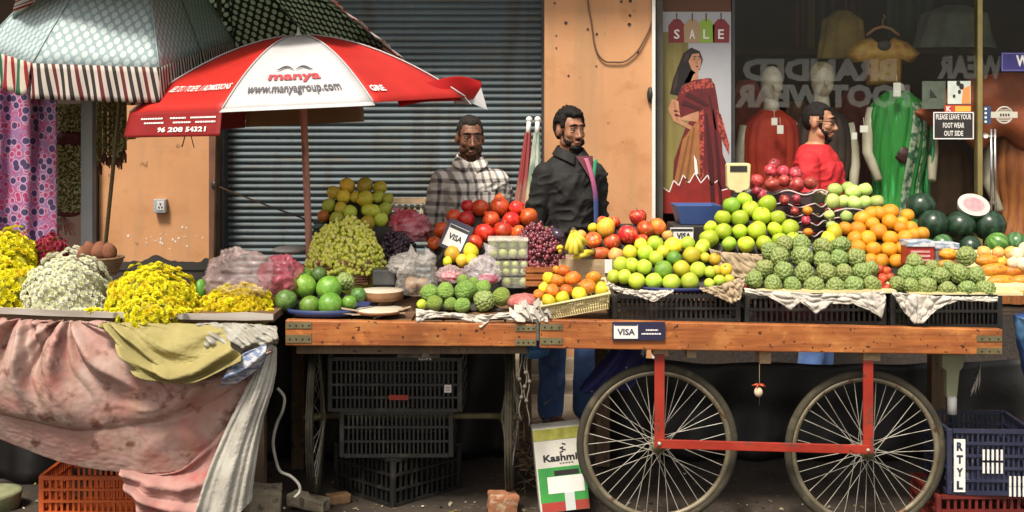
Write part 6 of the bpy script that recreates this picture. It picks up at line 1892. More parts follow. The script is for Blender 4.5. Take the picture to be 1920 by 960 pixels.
def bananas(label, stem, tips, r, grp=None):
    t_ = thing('banana_bunch', label, 'bananas', stem + V((0, 0, -.06)))
    m = MB(); m.ball(stem, (.013, .013, .02), 10, 7); m.build('stalk', STM, t_)
    for tp in tips:
        m = MB(); mid = (stem + tp) / 2 + V((0, -.035, .004)); pts = [spline([stem, mid, tp], i / 10) for i in range(11)]
        rr = [r * (.35 + .65 * math.sin(PI * min(1, .12 + .8 * i / 10)) ** .6) for i in range(11)]; rr[-1] = r * .25
        m.tube(pts, rr, 8); m.build('banana', BAN, t_)
bananas('bunch of yellow bananas hanging over the pale wooden crate', P(1075, 434, .42), [P(1062, 470, .36), P(1070, 478, .35), P(1080, 480, .35), P(1091, 470, .37), P(1099, 458, .40)], .0155)
bananas('small bunch of yellow bananas lying below the red apples', P(1112, 473, .44), [P(1078, 479, .39), P(1084, 474, .40), P(1074, 484, .38)], .013)
t = thing('banana_bunch', 'tiny yellow banana bunch beside the dark grapes', 'bananas', P(1050, 480, .4))
for a, b in (((1049, 461), (1044, 468)), ((1049, 461), (1056, 466)), ((1050, 462), (1050, 477))):
    m = MB(); m.tube([P(*a, .4), (P(*a, .4) + P(*b, .4)) / 2 + V((0, -.015, 0)), P(*b, .4)], [.006, .010, .004], 7); m.build('banana', BAN, t)
t = thing('aubergine', 'shiny dark aubergine behind the bananas', 'aubergine', P(1044, 446, .55))
m = MB(); m.tube([P(1026, 430, .58), P(1034, 434, .56), P(1044, 440, .54), P(1053, 445, .53), P(1058, 447, .53)], [.008, .022, .028, .024, .008], 14); m.build('fruit', mat('aubergine skin', (.03, .02, .035), (.05, .03, .05), 5, .15), t)
m = MB(); m.tube([P(1026, 430, .58), P(1021, 426, .59)], [.014, .006], 8); m.build('stem', mat('aubergine stem', (.12, .16, .05), rough=.6), t)

# cream basket of persimmons
c = P(1080, 588, .02)
t = thing('plastic_basket', 'tilted cream lattice basket full of orange persimmons', 'basket', P(1085, 590, .1))
m = MB()
A0, A1, B0, B1 = P(1016, 576, .0), P(1143, 550, .0), P(1030, 598, .03), P(1141, 578, .03)
def bl(u, v): return (A0.lerp(A1, u)).lerp(B0.lerp(B1, u), v)
back = V((0, .24, .03))
for v in (0, .22, .42, .62, .82, 1.0): m.tube([bl(i / 10, v) for i in range(11)], .0045 if v in (0, 1.0) else .0026, 5)
for i in range(27): m.tube([bl(i / 26, 0), bl(i / 26, 1)], .0026, 5)
m.tube([A0 + V((0, -.004, 0)), A1 + V((0, -.004, 0)), A1 + back, A0 + back], .0075, 8, closed=True)
for (p, q) in ((A0, B0), (A1, B1)):
    for i in range(6):
        w_ = i / 5; m.tube([p + back * w_, q + V((0, .21, .03)) * w_], .0026, 5)
    for v in (.35, .7): m.tube([p.lerp(q, v), p.lerp(q, v) + back], .0026, 5)
for i in range(14): m.tube([A0.lerp(A1, i / 13) + back, B0.lerp(B1, i / 13) + V((0, .21, .03))], .0026, 5)
m.prism([B0, B1, B1 + V((0, .21, .03)), B0 + V((0, .21, .03))], (0, 0, .003)); m.build('lattice', M['cream'], t)
W_P = {'persimmon': ('persimmon', 'orange persimmon', 'persimmon'), 'lemon': ('lemon', 'yellow lemon', 'lemon'), 'guava_yellow': ('guava', 'yellow guava', 'guava')}
pile([[(1010, 552, 9.5), (1029, 564, 11, 'lemon'), (1055, 560, 12.5, 'lemon'), (1086, 552, 13.5, 'guava_yellow'), (1129, 544, 12.5, 'lemon')],
      [(1020, 541, 10, 'lemon'), (1035, 545, 13.5), (1062, 544, 12), (1102, 537, 16)],
      [(1029, 522, 11.5, 'lemon'), (1044, 526, 14), (1074, 523, 15), (1113, 521, 13.5)], [(1056, 508, 12.5), (1044, 506, 8)]], 'persimmon', W_P, 'of the cream basket', .06, 560, k=400, group='fruit in the cream basket')

# ================================================================ middle cart
ZM = P(772, 600, 0).z - .004
tr = round_tray('metal_tray', 'round blue enamel tray under the green melons at the cart end', 617, .28, .21, ZM, mat('blue enamel', (.04, .06, .2), (.05, .07, .16), 8, .35), .03, cat='tray')
W_M = {'melon': ('green_melon', 'round green melon', 'melon'), 'melon_dark': ('green_melon', 'dark green melon', 'melon'), 'custard': ('custard_apple', 'dark custard apple', 'custard apple')}
pile([[(536, 563, 20, 'melon_dark'), (581, 573, 19), (619, 572, 23), (655, 567, 13), (672, 553, 14, 'melon_dark')],
      [(570, 536, 22), (617, 541, 23), (646, 528, 18, 'custard')], [(568, 518, 16), (598, 515, 15, 'melon_dark')]], 'melon', W_M, 'on the blue enamel tray', .13, 573, k=300, group='green melons on the blue tray', riser=tr, zb=ZM + .01)
# jackfruit slices / wooden rounds
for i, (px, py, rx, hh, Yq, lab) in enumerate(((716, 552, 41, 18, .30, 'thick brown round block with a pale top beside the melons'), (712, 582, 46, 7, .16, 'thin pale round slab lying in front of the brown block'))):
    c = P(px, py, Yq); r_ = rx * S(Yq); h = hh * S(Yq)
    t = thing('round_block', lab, 'block', c + V((0, 0, -h / 2)))
    m = MB(); m.lathe([(0, -h / 2), (r_ * .96, -h / 2), (r_, 0), (r_ * .98, h / 2 - .004)], c, 36); m.build('side', mat('bark', (.30, .15, .07), (.2, .1, .05), 14, .8, .4), t)
    m = MB(); m.lathe([(r_ * .98, h / 2 - .004), (r_ * .95, h / 2), (0, h / 2 + .001)], c, 36); m.build('top', mat('pale cut top', (.58, .52, .42), (.48, .4, .3), 9, .6), t)
m = MB(); 
for (x0, y0, x1, y1) in ((630, 586, 700, 592), (640, 578, 720, 590), (660, 590, 760, 586), (700, 596, 770, 575)):
    m.bar(P(x0, y0, .10), P(x1, y1, .12), .02, .004)
tag(m.build('paper_scraps', BPAPER), 'brown paper scraps in front of the round blocks', 'paper')
# knobby green fruit on newspaper
tr = thing('fruit_tray', 'newspaper lined board of knobby green fruit at the cart end', 'tray', V((xpx(880, .3), .3, ZM)))
m = MB(); m.box((xpx(880, .3), .28, ZM + .008), ((975 - 790) * S(.1), .40, .016)); m.build('board', WD, tr)
paper_liner(tr, [(780, 578), (830, 584), (890, 590), (950, 586), (1012, 578), (1030, 585)], [(782, 606), (800, 598), (840, 592), (885, 602), (900, 614), (920, 596), (980, 600), (1010, 604), (1026, 600)], .03, fold=.03)
W_K = {'gourd': ('knobby_fruit', 'knobby dark green fruit', 'fruit'), 'gourd_light': ('knobby_fruit', 'smoother light green fruit', 'fruit'), 'custard': ('custard_apple', 'rough custard apple', 'custard apple'), 'guava': ('guava', 'yellow green guava', 'guava')}
pile([[(791, 571, 9.5, 'guava'), (815, 569, 14.5, 'gourd_light'), (845, 570, 11.5), (867, 573, 15), (908, 564, 20, 'custard'), (940, 556, 17, 'gourd_light')],
      [(805, 549, 16.5), (835, 547, 16.5), (873, 546, 20.5), (906, 540, 14)], [(867, 526, 11), (888, 530, 10)]], 'gourd', W_K, 'on the newspaper board', .11, 572, k=330, group='knobby green fruit on the newspaper board', riser=tr, zb=ZM + .02)
t = thing('net_bag', 'flat pink net bag with red fruit beside the knobby green fruit', 'bag', P(985, 580, .14))
m = MB(); m.ball(P(982, 566, .16), (.075, .09, .035), 18, 12, dis=lambda q: 1 + .15 * nz(q * 3)); m.build('net', mat('pink net', (.45, .2, .18), (.4, .08, .07), 40, .6, .5), t)
m = MB()
for (a, b) in ((968, 572), (984, 576), (976, 580)): m.ball(P(a, b, .10), .016, 10, 7)
m.build('red_fruit', mat('dark red fruit', (.3, .03, .025), rough=.35), t)
# crumpled papers at the joint of the carts
m = MB()
for k in range(8):
    a, b = P(955 + k * 9, 590 - 4 * (k % 3), .0 + .015 * k % .05), P(985 + k * 7, 604 - 6 * (k % 2), -.01)
    w_ = V((0, .02, .03)); mid = (a + b) / 2 + V((0, -.015, .025 * (k % 3) - .01))
    m.add([a, mid, b, b + w_, mid + w_, a + w_], [(0, 1, 4, 5), (1, 2, 3, 4)], 0, False)
tag(m.build('paper_scraps', PAPER, mods=[('SOLIDIFY', dict(thickness=.003))]), 'crumpled newspaper scraps at the joint of the two carts', 'paper')

# back of the middle cart: grapes, mango pile, pomegranates, clear boxes, plastic bags
def grape_heap(name, label, cx, cy, rx, ry, Y, rd, n, r, mats, seed, kind='stuff', core=1):
    rg = random.Random(seed); m = MB(); c = P(cx, cy, Y); rx *= S(Y); ry *= S(Y)
    m.ball(c, (rx * .9, rd * .9, ry * .9), 20, 12, core)
    bm0 = MB(); bm0.ball((0, 0, 0), 1, 8, 5); bv, bf = bm0.v, bm0.f
    for i in range(n):
        z = rg.uniform(-.15, 1); a = rg.uniform(-PI, 0) if rg.random() < .85 else rg.uniform(0, PI)
        q = V((math.sqrt(max(0, 1 - z * z)) * math.cos(a), math.sqrt(max(0, 1 - z * z)) * math.sin(a), z))
        k = rg.uniform(.90, 1.06) * (1 + .12 * nz(q * 2.2 + V((seed, 0, 0))))
        p = c + V((q.x * rx, q.y * rd, q.z * ry)) * k; rr = r * rg.uniform(.8, 1.15)
        m.add([p + V((v.x, v.y, v.z * 1.12)) * rr for v in bv], bf, rg.choice([0, 0, 2]) if len(mats) > 2 else 0)
    return tag(m.build(name, mats), label, 'grapes', kind=kind)
GY = [mat('yellow grape', (.76, .76, .12), (.68, .72, .09), 25, .25, coat=.3), mat('grape stalk', (.5, .54, .09), rough=.7), mat('amber grape', (.80, .74, .28), (.72, .72, .16), 25, .25)]
GD = [mat('dark grape', (.085, .012, .02), (.15, .03, .045), 25, .25, coat=.3), mat('dark grape stalk', (.04, .02, .015), rough=.7), mat('pink grape', (.30, .07, .09), (.2, .04, .06), 25, .25)]
GP = [mat('purple grape', (.035, .02, .035), (.07, .04, .055), 25, .3), mat('purple grape stalk', (.03, .02, .02), rough=.7)]
bk = thing('wicker_basket', 'brown wicker basket full of yellow grapes by the pink pole', 'basket', P(640, 530, .55))
zg0, zg1 = zpx(533, .5), zpx(494, .5)
m = MB()
for j in range(9):
    z = zg0 + (zg1 - zg0) * j / 8; e = .9 + .1 * j / 8
    x0, x1 = xpx(581, .5), xpx(697, .5); xc, hw = (x0 + x1) / 2, (x1 - x0) / 2 * e; yc, hd = .64, .14 * e
    loop = []
    for k in range(72):
        a = 2 * PI * k / 72; s_ = 1 + .02 * math.cos(k * PI / 1.5 + (j % 2) * PI)
        ca, sa = math.cos(a), math.sin(a); loop.append(V((xc + hw * s_ * math.copysign(abs(ca) ** .5, ca), yc + hd * s_ * math.copysign(abs(sa) ** .5, sa), z)))
    m.tube(loop, .0062, 6, closed=True)
m.box((xc, yc, zg0), (hw * 1.7, hd * 1.7, .01)); m.build('weave', mat('wicker', (.30, .15, .07), (.2, .09, .04), 30, .7), bk)
m = MB(); m.tube([p + V((0, 0, .006)) for p in loop], .0095, 7, closed=True); m.build('rim', mat('wicker rim', (.42, .22, .12), (.3, .15, .08), 30, .6), bk)
grape_heap('yellow_grapes', 'heap of yellow green grapes in the wicker basket', 648, 497, 69, 84, .62, .14, 900, .0092, GY, 3)
grape_heap('purple_grapes', 'dark purple grapes behind the wicker basket', 742, 510, 42, 72, .78, .12, 420, .0105, GP, 4)
bx = thing('fruit_box', 'brown slatted box under the dark red grapes', 'box', P(1003, 535, .42))
m = MB()
for k in range(3): a, b = P(985, 500 + k * 13, .42), P(1042, 511 + k * 13, .42); m.box(((a.x + b.x) / 2, .42, (a.z + b.z) / 2), (b.x - a.x, .014, a.z - b.z - .003))
a, b = P(985, 500, .42), P(1042, 537, .42); m.box(((a.x + b.x) / 2, .55, (a.z + b.z) / 2), (b.x - a.x - .004, .24, a.z - b.z - .01)); m.build('slat', WB, bx)
grape_heap('dark_grapes', 'heap of dark red grapes beside the clear boxes', 1010, 497, 50, 74, .58, .14, 640, .0098, GD, 6)
# mango pile on a box
bx = thing('fruit_box', 'tall dark box under the mango pile behind the grapes', 'box', P(665, 440, 1.0))
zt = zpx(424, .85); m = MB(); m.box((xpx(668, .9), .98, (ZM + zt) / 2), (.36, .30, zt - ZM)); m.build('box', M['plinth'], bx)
W_N = {'mango': ('mango', 'green and orange mango', 'mango'), 'mango_green': ('mango', 'green mango', 'mango'), 'mango_orange': ('mango', 'golden orange mango', 'mango'), 'mango_red': ('mango', 'small red orange mango', 'mango')}
pile([[(606, 406, 10.5, 'mango_red'), (631, 411, 13.5, 'mango_green'), (660, 418, 13, 'mango_green'), (690, 418, 13), (714, 412, 13, 'mango_green')],
      [(616, 386, 12.5, 'mango_green'), (640, 392, 12), (656, 399, 12.5, 'mango_green'), (696, 395, 12, 'mango_green', 1.5, 1), (722, 392, 12, 'mango_green')],
      [(627, 362, 12), (645, 369, 12.5, 'mango_orange'), (666, 370, 10), (684, 374, 14.5, 'mango'), (709, 370, 11, 'mango_green'), (727, 373, 10.5, 'mango_green')],
      [(652, 349, 13.5, 'mango_orange'), (684, 349, 14.5, 'mango'), (713, 352, 12)]], 'mango', W_N, 'of the mango pile', .84, 415, k=330, group='mangoes piled behind the grapes', riser=bx, zb=zt)
m = MB(); 
for i in range(26): 
    c = P(612 + rng.uniform(-22, 40), 428 + rng.uniform(-10, 12), .80 + rng.uniform(-.02, .05)); a = rng.uniform(0, 6.28); d = V((math.cos(a), -.3, math.sin(a) * .6)) * .03
    s_ = V((-d.z, -.2 * .03, d.x)) * .4; m.add([c - d, c + s_, c + d, c - s_], [(0, 1, 2, 3)])
tag(m.build('leaves', mat('dark leaf', (.03, .07, .03), (.05, .10, .05), 20, .4)), 'dark green leaves tucked below the mango pile', 'leaves', kind='stuff')
# pomegranates on a box
bx = thing('fruit_box', 'dark box under the big orange red pomegranates', 'box', P(910, 480, .85))
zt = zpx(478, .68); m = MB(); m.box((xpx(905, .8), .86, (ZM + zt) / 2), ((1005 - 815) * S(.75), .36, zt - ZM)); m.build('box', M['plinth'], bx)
W_Q = {'pomegranate': ('pomegranate', 'orange red pomegranate', 'pomegranate')}
pile([[(815, 456, 12.5), (848, 462, 14), (889, 456, 15)],
      [(828, 431, 14), (872, 436, 15), (908, 437, 18), (943, 433, 17.5), (972, 437, 14)],
      [(851, 406, 13.5), (875, 410, 14.5), (921, 412, 16), (958, 414, 16.5), (991, 407, 17)],
      [(877, 387, 12.5), (901, 390, 15.5), (937, 388, 17.5), (968, 391, 14)], [(936, 374, 10)]], 'pomegranate', W_Q, 'of the pomegranate heap', .70, 458, k=330, group='orange red pomegranates in the heap', riser=bx, zb=zt)
pile([[(839, 491, 8.5, 'lemon'), (866, 489, 11, 'mango_orange'), (884, 488, 11.5, 'lemon')], [(848, 477, 14, 'mango_orange'), (883, 472, 13.5, 'lemon')]], 'lemon',
     {'lemon': ('lemon', 'yellow lemon', 'lemon'), 'mango_orange': ('mango', 'golden orange mango', 'mango')}, 'below the card reader sign', .52, 490, group='lemons and mangoes below the card sign')
# tilted card sign
t = thing('card_sign', 'tilted dark card payment sign standing among the pomegranates', 'sign', P(850, 474, .60))
c = P(855, 444, .60); ang = R(-24); ex = V((math.cos(ang), 0, math.sin(ang))); ez_ = V((-math.sin(ang) * .96, .25, math.cos(ang) * .96)); Mt = Matrix((ex, ez_.cross(ex), ez_)).transposed()
k_ = S(.6)
def tb(mb, x, z, w_, h, lv, th): mb.box(c + Mt @ V((x * k_, -lv, z * k_)), (w_ * k_, th, h * k_), 0, Mt, 0)
m = MB(); tb(m, 0, 0, 49, 58, 0, .012); m.build('frame', mat('sign frame', (.03, .025, .05), rough=.4), t)
m = MB(); tb(m, 0, -2, 38, 42, .0065, .004); m.build('plate', M['white'], t)
m = MB(); tb(m, 0, 15, 37, 6, .0092, .002); m.text('VISA', c + Mt @ V((0, -.0092, -3 * k_)), 27 * k_, 12 * k_, x=Mt @ V((1, 0, 0)), y=Mt @ V((0, 0, 1)), bold=.04); m.build('lettering', M['blacktext'], t)
m = MB(); m.bar(c + Mt @ V((-8 * k_, .004, -28 * k_)), c + Mt @ V((-14 * k_, .02, -52 * k_)), .05, .012); m.build('stand', M['black'], t)
# clear boxes of green plums, stacked three high
CLR = see_through('clear plastic', (.75, .75, .72), .22, .15, 14)
GPL = skin_mat('green plum skin', (.34, .40, .08), (.42, .46, .14), (.5, .5, .2), rnd=0)
for i, (y0, y1, x0, x1) in enumerate(((447, 486, 915, 990), (489, 519, 925, 990), (520, 541, 940, 992))):
    Yb_ = .44 - i * .004; a, b = P(x0, y0, Yb_), P(x1, y1, Yb_)
    t = thing('clear_box', f'clear plastic box of green plums, {("topmost", "middle", "lowest")[i]} of its stack', 'box', V(((a.x + b.x) / 2, Yb_ + .06, b.z)), 'clear boxes of green plums stacked')
    m = MB(); m.box(((a.x + b.x) / 2, Yb_ + .07, (a.z + b.z) / 2), (b.x - a.x, .14, a.z - b.z - .003), bev=.006); m.build('case', CLR, t)
    if i == 0:
        m = MB(); m.box(((a.x + b.x) / 2, Yb_ + .07, a.z - .008), (b.x - a.x + .004, .144, .014), bev=.004); m.build('lid', see_through('milky lid', (.72, .68, .60), .75, .3, 20), t)
    nr = max(1, int((y1 - y0) / 14)); rr = (a.z - b.z) / (nr * 2 + .3) * .98
    nc = int((b.x - a.x) / (rr * 2.05)); 
    for rj in range(nr):
        for cj in range(nc):
            m = MB(); m.ball((a.x + rr * 1.1 + cj * (b.x - a.x - rr * 2.2) / max(1, nc - 1), Yb_ + rr + .008, b.z + rr + .004 + rj * rr * 1.95), rr, 12, 8, dis=lambda q: 1 + .06 * nz(q * 2 + V((cj, rj, i)))); m.build('plum', GPL, t)
    m = MB(); m.box(((a.x + b.x) / 2, Yb_ + .10, (a.z + b.z) / 2), (b.x - a.x - .02, .06, a.z - b.z - .02)); m.build('plum_pack', GPL, t)


# plastic bags
def bag(name, label, cx, cy, rx, ry, Y, rd, material, seed, neck=None, cat='bag', inner=None, low=-.6):
    c = P(cx, cy, Y); rx *= S(Y); ry *= S(Y); t_ = thing(name, label, cat, c + V((0, 0, -ry * .7)))
    m = MB()

    def dis(q):
        k = .92 + .18 * nz(q * 2.3 + V((seed, 0, 0))) + .16 * (1 - abs(nz(q * 3.1 + V((0, seed, 0))))) ** 5 + .09 * (1 - abs(nz(q * 7 + V((0, 0, seed))))) ** 4
        return k
    m.ball(c, (rx, rd, ry), 72, 48, dis=dis)
    for i, v in enumerate(m.v):
        if v.z < c.z + low * ry: m.v[i] = V((v.x, v.y, c.z + low * ry + (v.z - c.z - low * ry) * .08))
    m.build('film', material, t_)
    if neck:
        m = MB(); n0 = c + V((neck[0] * S(Y), -.01, ry * .85)); n1 = n0 + V((neck[1] * S(Y), 0, neck[2] * S(Y)))
        m.tube([n0, n0.lerp(n1, .5), n1], [.02, .012, .035], 10)
        for i in range(len(m.v)): m.v[i] = m.v[i] * 1 + V((.006 * nz(m.v[i] * 60), .006 * nz(m.v[i] * 50 + V((9, 0, 0))), 0))
        m.build('neck', material, t_)
    return t_


bg_ = bag('plastic_bag', 'clear plastic bag with brown fruit inside beside the knobby green fruit', 782, 525, 38, 42, .36, .11, see_through('clear film', (.70, .66, .62), .2, .2, 6), 2, (10, 16, 18))
m = MB()
for i in range(12): m.ball(P(782 + rng.uniform(-20, 22), 540 + rng.uniform(-12, 12), .36 + rng.uniform(-.04, .05)), .028, 12, 8)
m.build('brown_fruit', mat('brown fruit', (.30, .17, .08), (.22, .12, .06), 7, .6), bg_)
bag('plastic_bag', 'small white plastic bag between purple grapes and clear bag', 752, 498, 24, 20, .44, .07, see_through('white film', (.72, .68, .63), .4, .3, 6), 5, (6, 20, 10))
bag('plastic_bag', 'small white plastic bag below the red pomegranates', 795, 486, 22, 16, .56, .06, see_through('white film two', (.7, .66, .62), .4, .3, 6), 8)
bag('plastic_bag', 'crumpled pink red plastic bag behind the purple grapes', 764, 430, 42, 34, .92, .10, mat('pink red plastic', (.50, .07, .10), (.60, .26, .30), 9, .28, .6, c3=(.3, .02, .03), s3=14), 11, (-20, 0, 12))
b3 = bag('plastic_bag', 'white and pink plastic bag leaning on the clear boxes', 905, 512, 32, 30, .36, .07, see_through('white pink film', (.78, .70, .72), .38, .25, 6), 14, (4, 12, 26))
m = MB(); m.ball(P(915, 523, .33), (.045, .03, .024), 16, 10, dis=lambda q: 1 + .2 * nz(q * 4)); m.build('pink_pack', mat('hot pink', (.55, .06, .16), (.6, .2, .28), 30, .35), b3)
b4 = bag('plastic_bag', 'bright pink package in a thin bag beside the lemons', 845, 517, 26, 18, .36, .06, see_through('thin pink film', (.75, .55, .55), .4, .25, 6), 17)
m = MB(); m.ball(P(845, 519, .34), (.045, .035, .026), 16, 10, dis=lambda q: 1 + .2 * nz(q * 4 + V((3, 0, 0)))); m.build('pink_pack', mat('pink pack', (.62, .10, .14), (.55, .05, .08), 30, .35), b4)
m = MB(); m.box(P(722, 518, .48), (.10, .12, .07), bev=.006)
tag(m.build('dark_tub', mat('dark tub', (.05, .055, .06), (.09, .09, .09), 12, .3)), 'dark plastic tub behind the brown round block', 'tub')
m = MB(); m.ball(P(545, 468, 1.1), (.09, .09, .02), 20, 10, dis=lambda q: 1 + .1 * nz(q * 3))
tag(m.build('white_cloth', M['white']), 'folded white cloth behind the pink bag near the pole', 'cloth')

# ================================================================ scale and sign on the right cart
t = thing('weighing_scale', 'weighing scale with cream display head and blue pan', 'scale', P(1345, 460, .8))
m = MB(); sp_ = [(1363, 309), (1366, 306), (1404, 306), (1408, 309), (1406, 350), (1402, 356), (1393, 358), (1390, 362), (1380, 362), (1377, 358), (1368, 356), (1364, 350)]
m.prism([P(a, b, .80) for a, b in sp_], (0, .05, 0)); m.build('display_head', M['cream'], t, mods=[('BEVEL', dict(width=.004, segments=2))])
m = MB(); panel(m, 1369, 1401, 311, 322, .797, .004); m.build('display', M['black'], t)
m = MB(); a, b = P(1381, 358, .82), P(1381, 455, .82); m.box((a + b) / 2, (.03, .03, a.z - b.z)); m.build('pole', M['black'], t)
m = MB(); a, b = P(1262, 422, .74), P(1385, 470, .74); m.box(((a.x + b.x) / 2, .86, (a.z + b.z) / 2), (b.x - a.x, .24, a.z - b.z), bev=.01); m.build('base', M['black'], t)
zt_, zb_ = zpx(386, .74), zpx(421, .74); xa, xb = xpx(1270, .74), xpx(1352, .74); xc = (xa + xb) / 2; hw = (xb - xa) / 2
m = MB()
def rr_(e, z, yk=1): return [V((xc + hw * e * sx, .86 + .12 * e * sy, z)) for sx, sy in ((-1, -1), (1, -1), (1, 1), (-1, 1))]
L_ = [rr_(1.03, zt_), rr_(1.0, zt_ - .012), rr_(.80, zb_), rr_(.78, zb_ + .004), rr_(.96, zt_ - .012), rr_(.97, zt_ - .002)]
vs_ = [p for l in L_ for p in l]; fs_ = [(i * 4 + k, i * 4 + (k + 1) % 4, i * 4 + 4 + (k + 1) % 4, i * 4 + 4 + k) for i in range(5) for k in range(4) if i != 2] + [(8, 9, 10, 11), (12, 13, 14, 15)] + [(20 + k, 20 + (k + 1) % 4, (k + 1) % 4, k) for k in range(4)]
m.add(vs_, fs_, 0, False); m.build('pan', mat('blue pan', (.05, .09, .26), (.06, .11, .3), 8, .4), t)
t = thing('card_sign', 'small white card payment sign below the blue scale pan', 'sign', P(1278, 452, .68))
m = MB(); panel(m, 1257, 1300, 427, 452, .68, .01); m.build('board', M['white'], t)
m = MB(); m.text('VISA', P(1282, 442, .678), 27 * S(.68), 11 * S(.68), bold=.04); panel(m, 1258, 1299, 429, 433, .677, .001); panel(m, 1258, 1262, 434, 450, .677, .001); m.build('lettering', M['blacktext'], t)

# ================================================================ flowers
def petal_head(mb, c, nrm, r, rg, mi, mi2):
    nrm = nrm.normalized(); a = nrm.orthogonal().normalized(); b = nrm.cross(a); ph = rg.uniform(0, 6.28)
    for (np_, el, ln, w_) in ((9, .12, 1.0, .30), (8, .55, .9, .28), (6, 1.0, .72, .24)):
        ph += .4
        for k in range(np_):
            t_ = ph + 2 * PI * k / np_; d = a * math.cos(t_) + b * math.sin(t_); s_ = (a * -math.sin(t_) + b * math.cos(t_)) * w_ * r
            e = d * math.cos(el) + nrm * math.sin(el); ln2 = ln * rg.uniform(.85, 1.1)
            mb.add([c, c + e * r * .6 * ln2 + s_ + nrm * .1 * r, c + e * r * ln2 - nrm * .05 * r, c + e * r * .6 * ln2 - s_ + nrm * .1 * r], [(0, 1, 2, 3)], mi, False)
    if mi2 is not None: mb.ball(c + nrm * r * .35, r * .28, 6, 4, mi2)


def flower_heap(name, label, lumps, Y, fr, n, mats, seed, spill=None):
    """lumps: (px, py_base, rx, ry, depth, Yoff)"""
    rg = random.Random(seed); m = MB()
    for (cx, cy_, rx, ry, rd, yo, cnt) in lumps:
        c = P(cx, cy_, Y + yo); rx *= S(Y); ry *= S(Y)
        m.ball(c, (rx * .93, rd * .93, ry * .93), 30, 18, 1, dis=lambda q: 1 + .20 * nz(q * 2.2 + V((seed, 0, 0))) - .03)
        ga = PI * (3 - 5 ** .5)
        for i in range(cnt // 9):
            p = c + V((rg.uniform(-1.12, 1.12) * rx, -rd * rg.uniform(.6, 1.15), 0)); p.z = max(P(0, 588, p.y).z, c.z - ry * .1) + .012
            if abs(p.x - c.x) > rx * .7 or rg.random() < .3: petal_head(m, p, V((rg.uniform(-.4, .4), -.5, 1)), fr * S(Y) * rg.uniform(.7, 1), rg, 0, 3 if len(mats) > 3 else None)
        for i in range(cnt):
            z = 1 - 1.25 * (i + .5) / cnt; rr = math.sqrt(max(0, 1 - z * z)); a = ga * i
            q = V((rr * math.cos(a), rr * math.sin(a), z))
            if q.y > .55: continue
            k = 1 + .20 * nz(q * 2.2 + V((seed, 0, 0))) + .08 * nz(q * 6) + rg.uniform(-.05, .06)
            p = c + V((q.x * rx, q.y * rd, q.z * ry)) * k
            nn = V((q.x / rx, q.y / rd, q.z / ry)).normalized() + V((rg.uniform(-.4, .4), rg.uniform(-.5, .1), rg.uniform(-.2, .5)))
            petal_head(m, p, nn, fr * S(Y) * rg.uniform(.75, 1.2), rg, rg.choice([0, 0, 0, 2]), 3 if len(mats) > 3 else None)
    return tag(m.build(name, mats), label, 'flowers', kind='stuff')
YF = [thin_cloth('yellow petal', (.78, .72, .012), .35, .6), mat('flower leaf', (.36, .33, .02), (.22, .22, .02), 20, .7), thin_cloth('golden petal', (.74, .60, .012), .35, .6)]
WF = [thin_cloth('white petal', (.80, .80, .68), .35, .6), mat('pale flower leaf', (.50, .50, .34), (.36, .38, .2), 20, .7), thin_cloth('cream petal', (.76, .76, .58), .35, .6), mat('flower eye', (.46, .50, .16), rough=.7)]
flower_heap('yellow_flowers', 'tall heap of yellow chrysanthemum heads at the left edge', [(10, 588, 80, 118, .2, .10, 330), (15, 500, 50, 72, .14, .22, 130)], .18, 9.5, 0, YF, 1)
flower_heap('white_flowers', 'heap of white chrysanthemum heads beside the yellow ones', [(126, 592, 84, 110, .2, .04, 430)], .18, 8.5, 0, WF, 2)
flower_heap('yellow_flowers', 'wide heap of yellow flower heads spilling over the stall edge', [(284, 585, 84, 84, .17, .02, 360), (292, 592, 60, 46, .19, -.07, 120)], .10, 9, 0, YF, 3)
flower_heap('yellow_flowers', 'yellow flower heads lying under the pale plastic bag', [(446, 584, 66, 46, .13, 0, 190)], .14, 9, 0, [YF[2], YF[1], YF[0]], 4)
flower_heap('red_flowers', 'small heap of dark red flowers behind the white ones', [(94, 482, 30, 38, .09, 0, 110)], .55, 7, 0, [thin_cloth('red petal', (.38, .03, .06), .3, .6), YF[1], thin_cloth('wine petal', (.28, .02, .04), .3, .6)], 5)
bag('plastic_bag', 'pale pink plastic bag puffed over the yellow flowers', 450, 520, 62, 50, .16, .13, see_through('pale pink film', (.66, .5, .5), .24, .22, 6), 21, (0, -8, 4))
bag('plastic_bag', 'crumpled red pink plastic bag beside the green melons', 527, 522, 40, 42, .26, .10, see_through('red pink film', (.46, .10, .14), .6, .25, 6), 23)
m = MB(); m.ball(P(376, 545, .2), (.025, .03, .05), 10, 8, dis=lambda q: 1 + .2 * nz(q * 4))
tag(m.build('green_leaf', mat('bright leaf', (.08, .25, .03), (.12, .3, .04), 20, .5)), 'bright green leaf bundle beside the bagged yellow flowers', 'leaf')
bk = thing('wicker_basket', 'small dark basket of brown coconuts behind the white flowers', 'basket', P(184, 515, .5))
m = MB(); c = P(182, 512, .52)
for j in range(6): m.tube([c + V(((.085 + .006 * j) * math.cos(a), (.085 + .006 * j) * math.sin(a), j * .014)) for a in [k * PI / 16 for k in range(32)]], .007, 6, closed=True)
m.lathe([(0, 0), (.085, 0)], c, 24); m.build('weave', mat('dark wicker', (.16, .09, .05), (.24, .15, .08), 30, .7), bk)
CN_ = mat('coconut husk', (.16, .055, .03), (.30, .11, .05), 5, .7, .5, stretch=(3, 3, .6))
FM['coconut'] = [fruit_mesh('coconut', arc(12, 1.25, -1, -.1, 0), [CN_, STM], lump=.1)]
pile([[(152, 478, 12), (168, 470, 13), (186, 474, 15), (205, 474, 14)]], 'coconut', {'coconut': ('coconut', 'brown pointed coconut', 'coconut')}, 'in the small dark basket', .50, 478, k=900, group='brown coconuts in the small basket', tiltmax=.2)
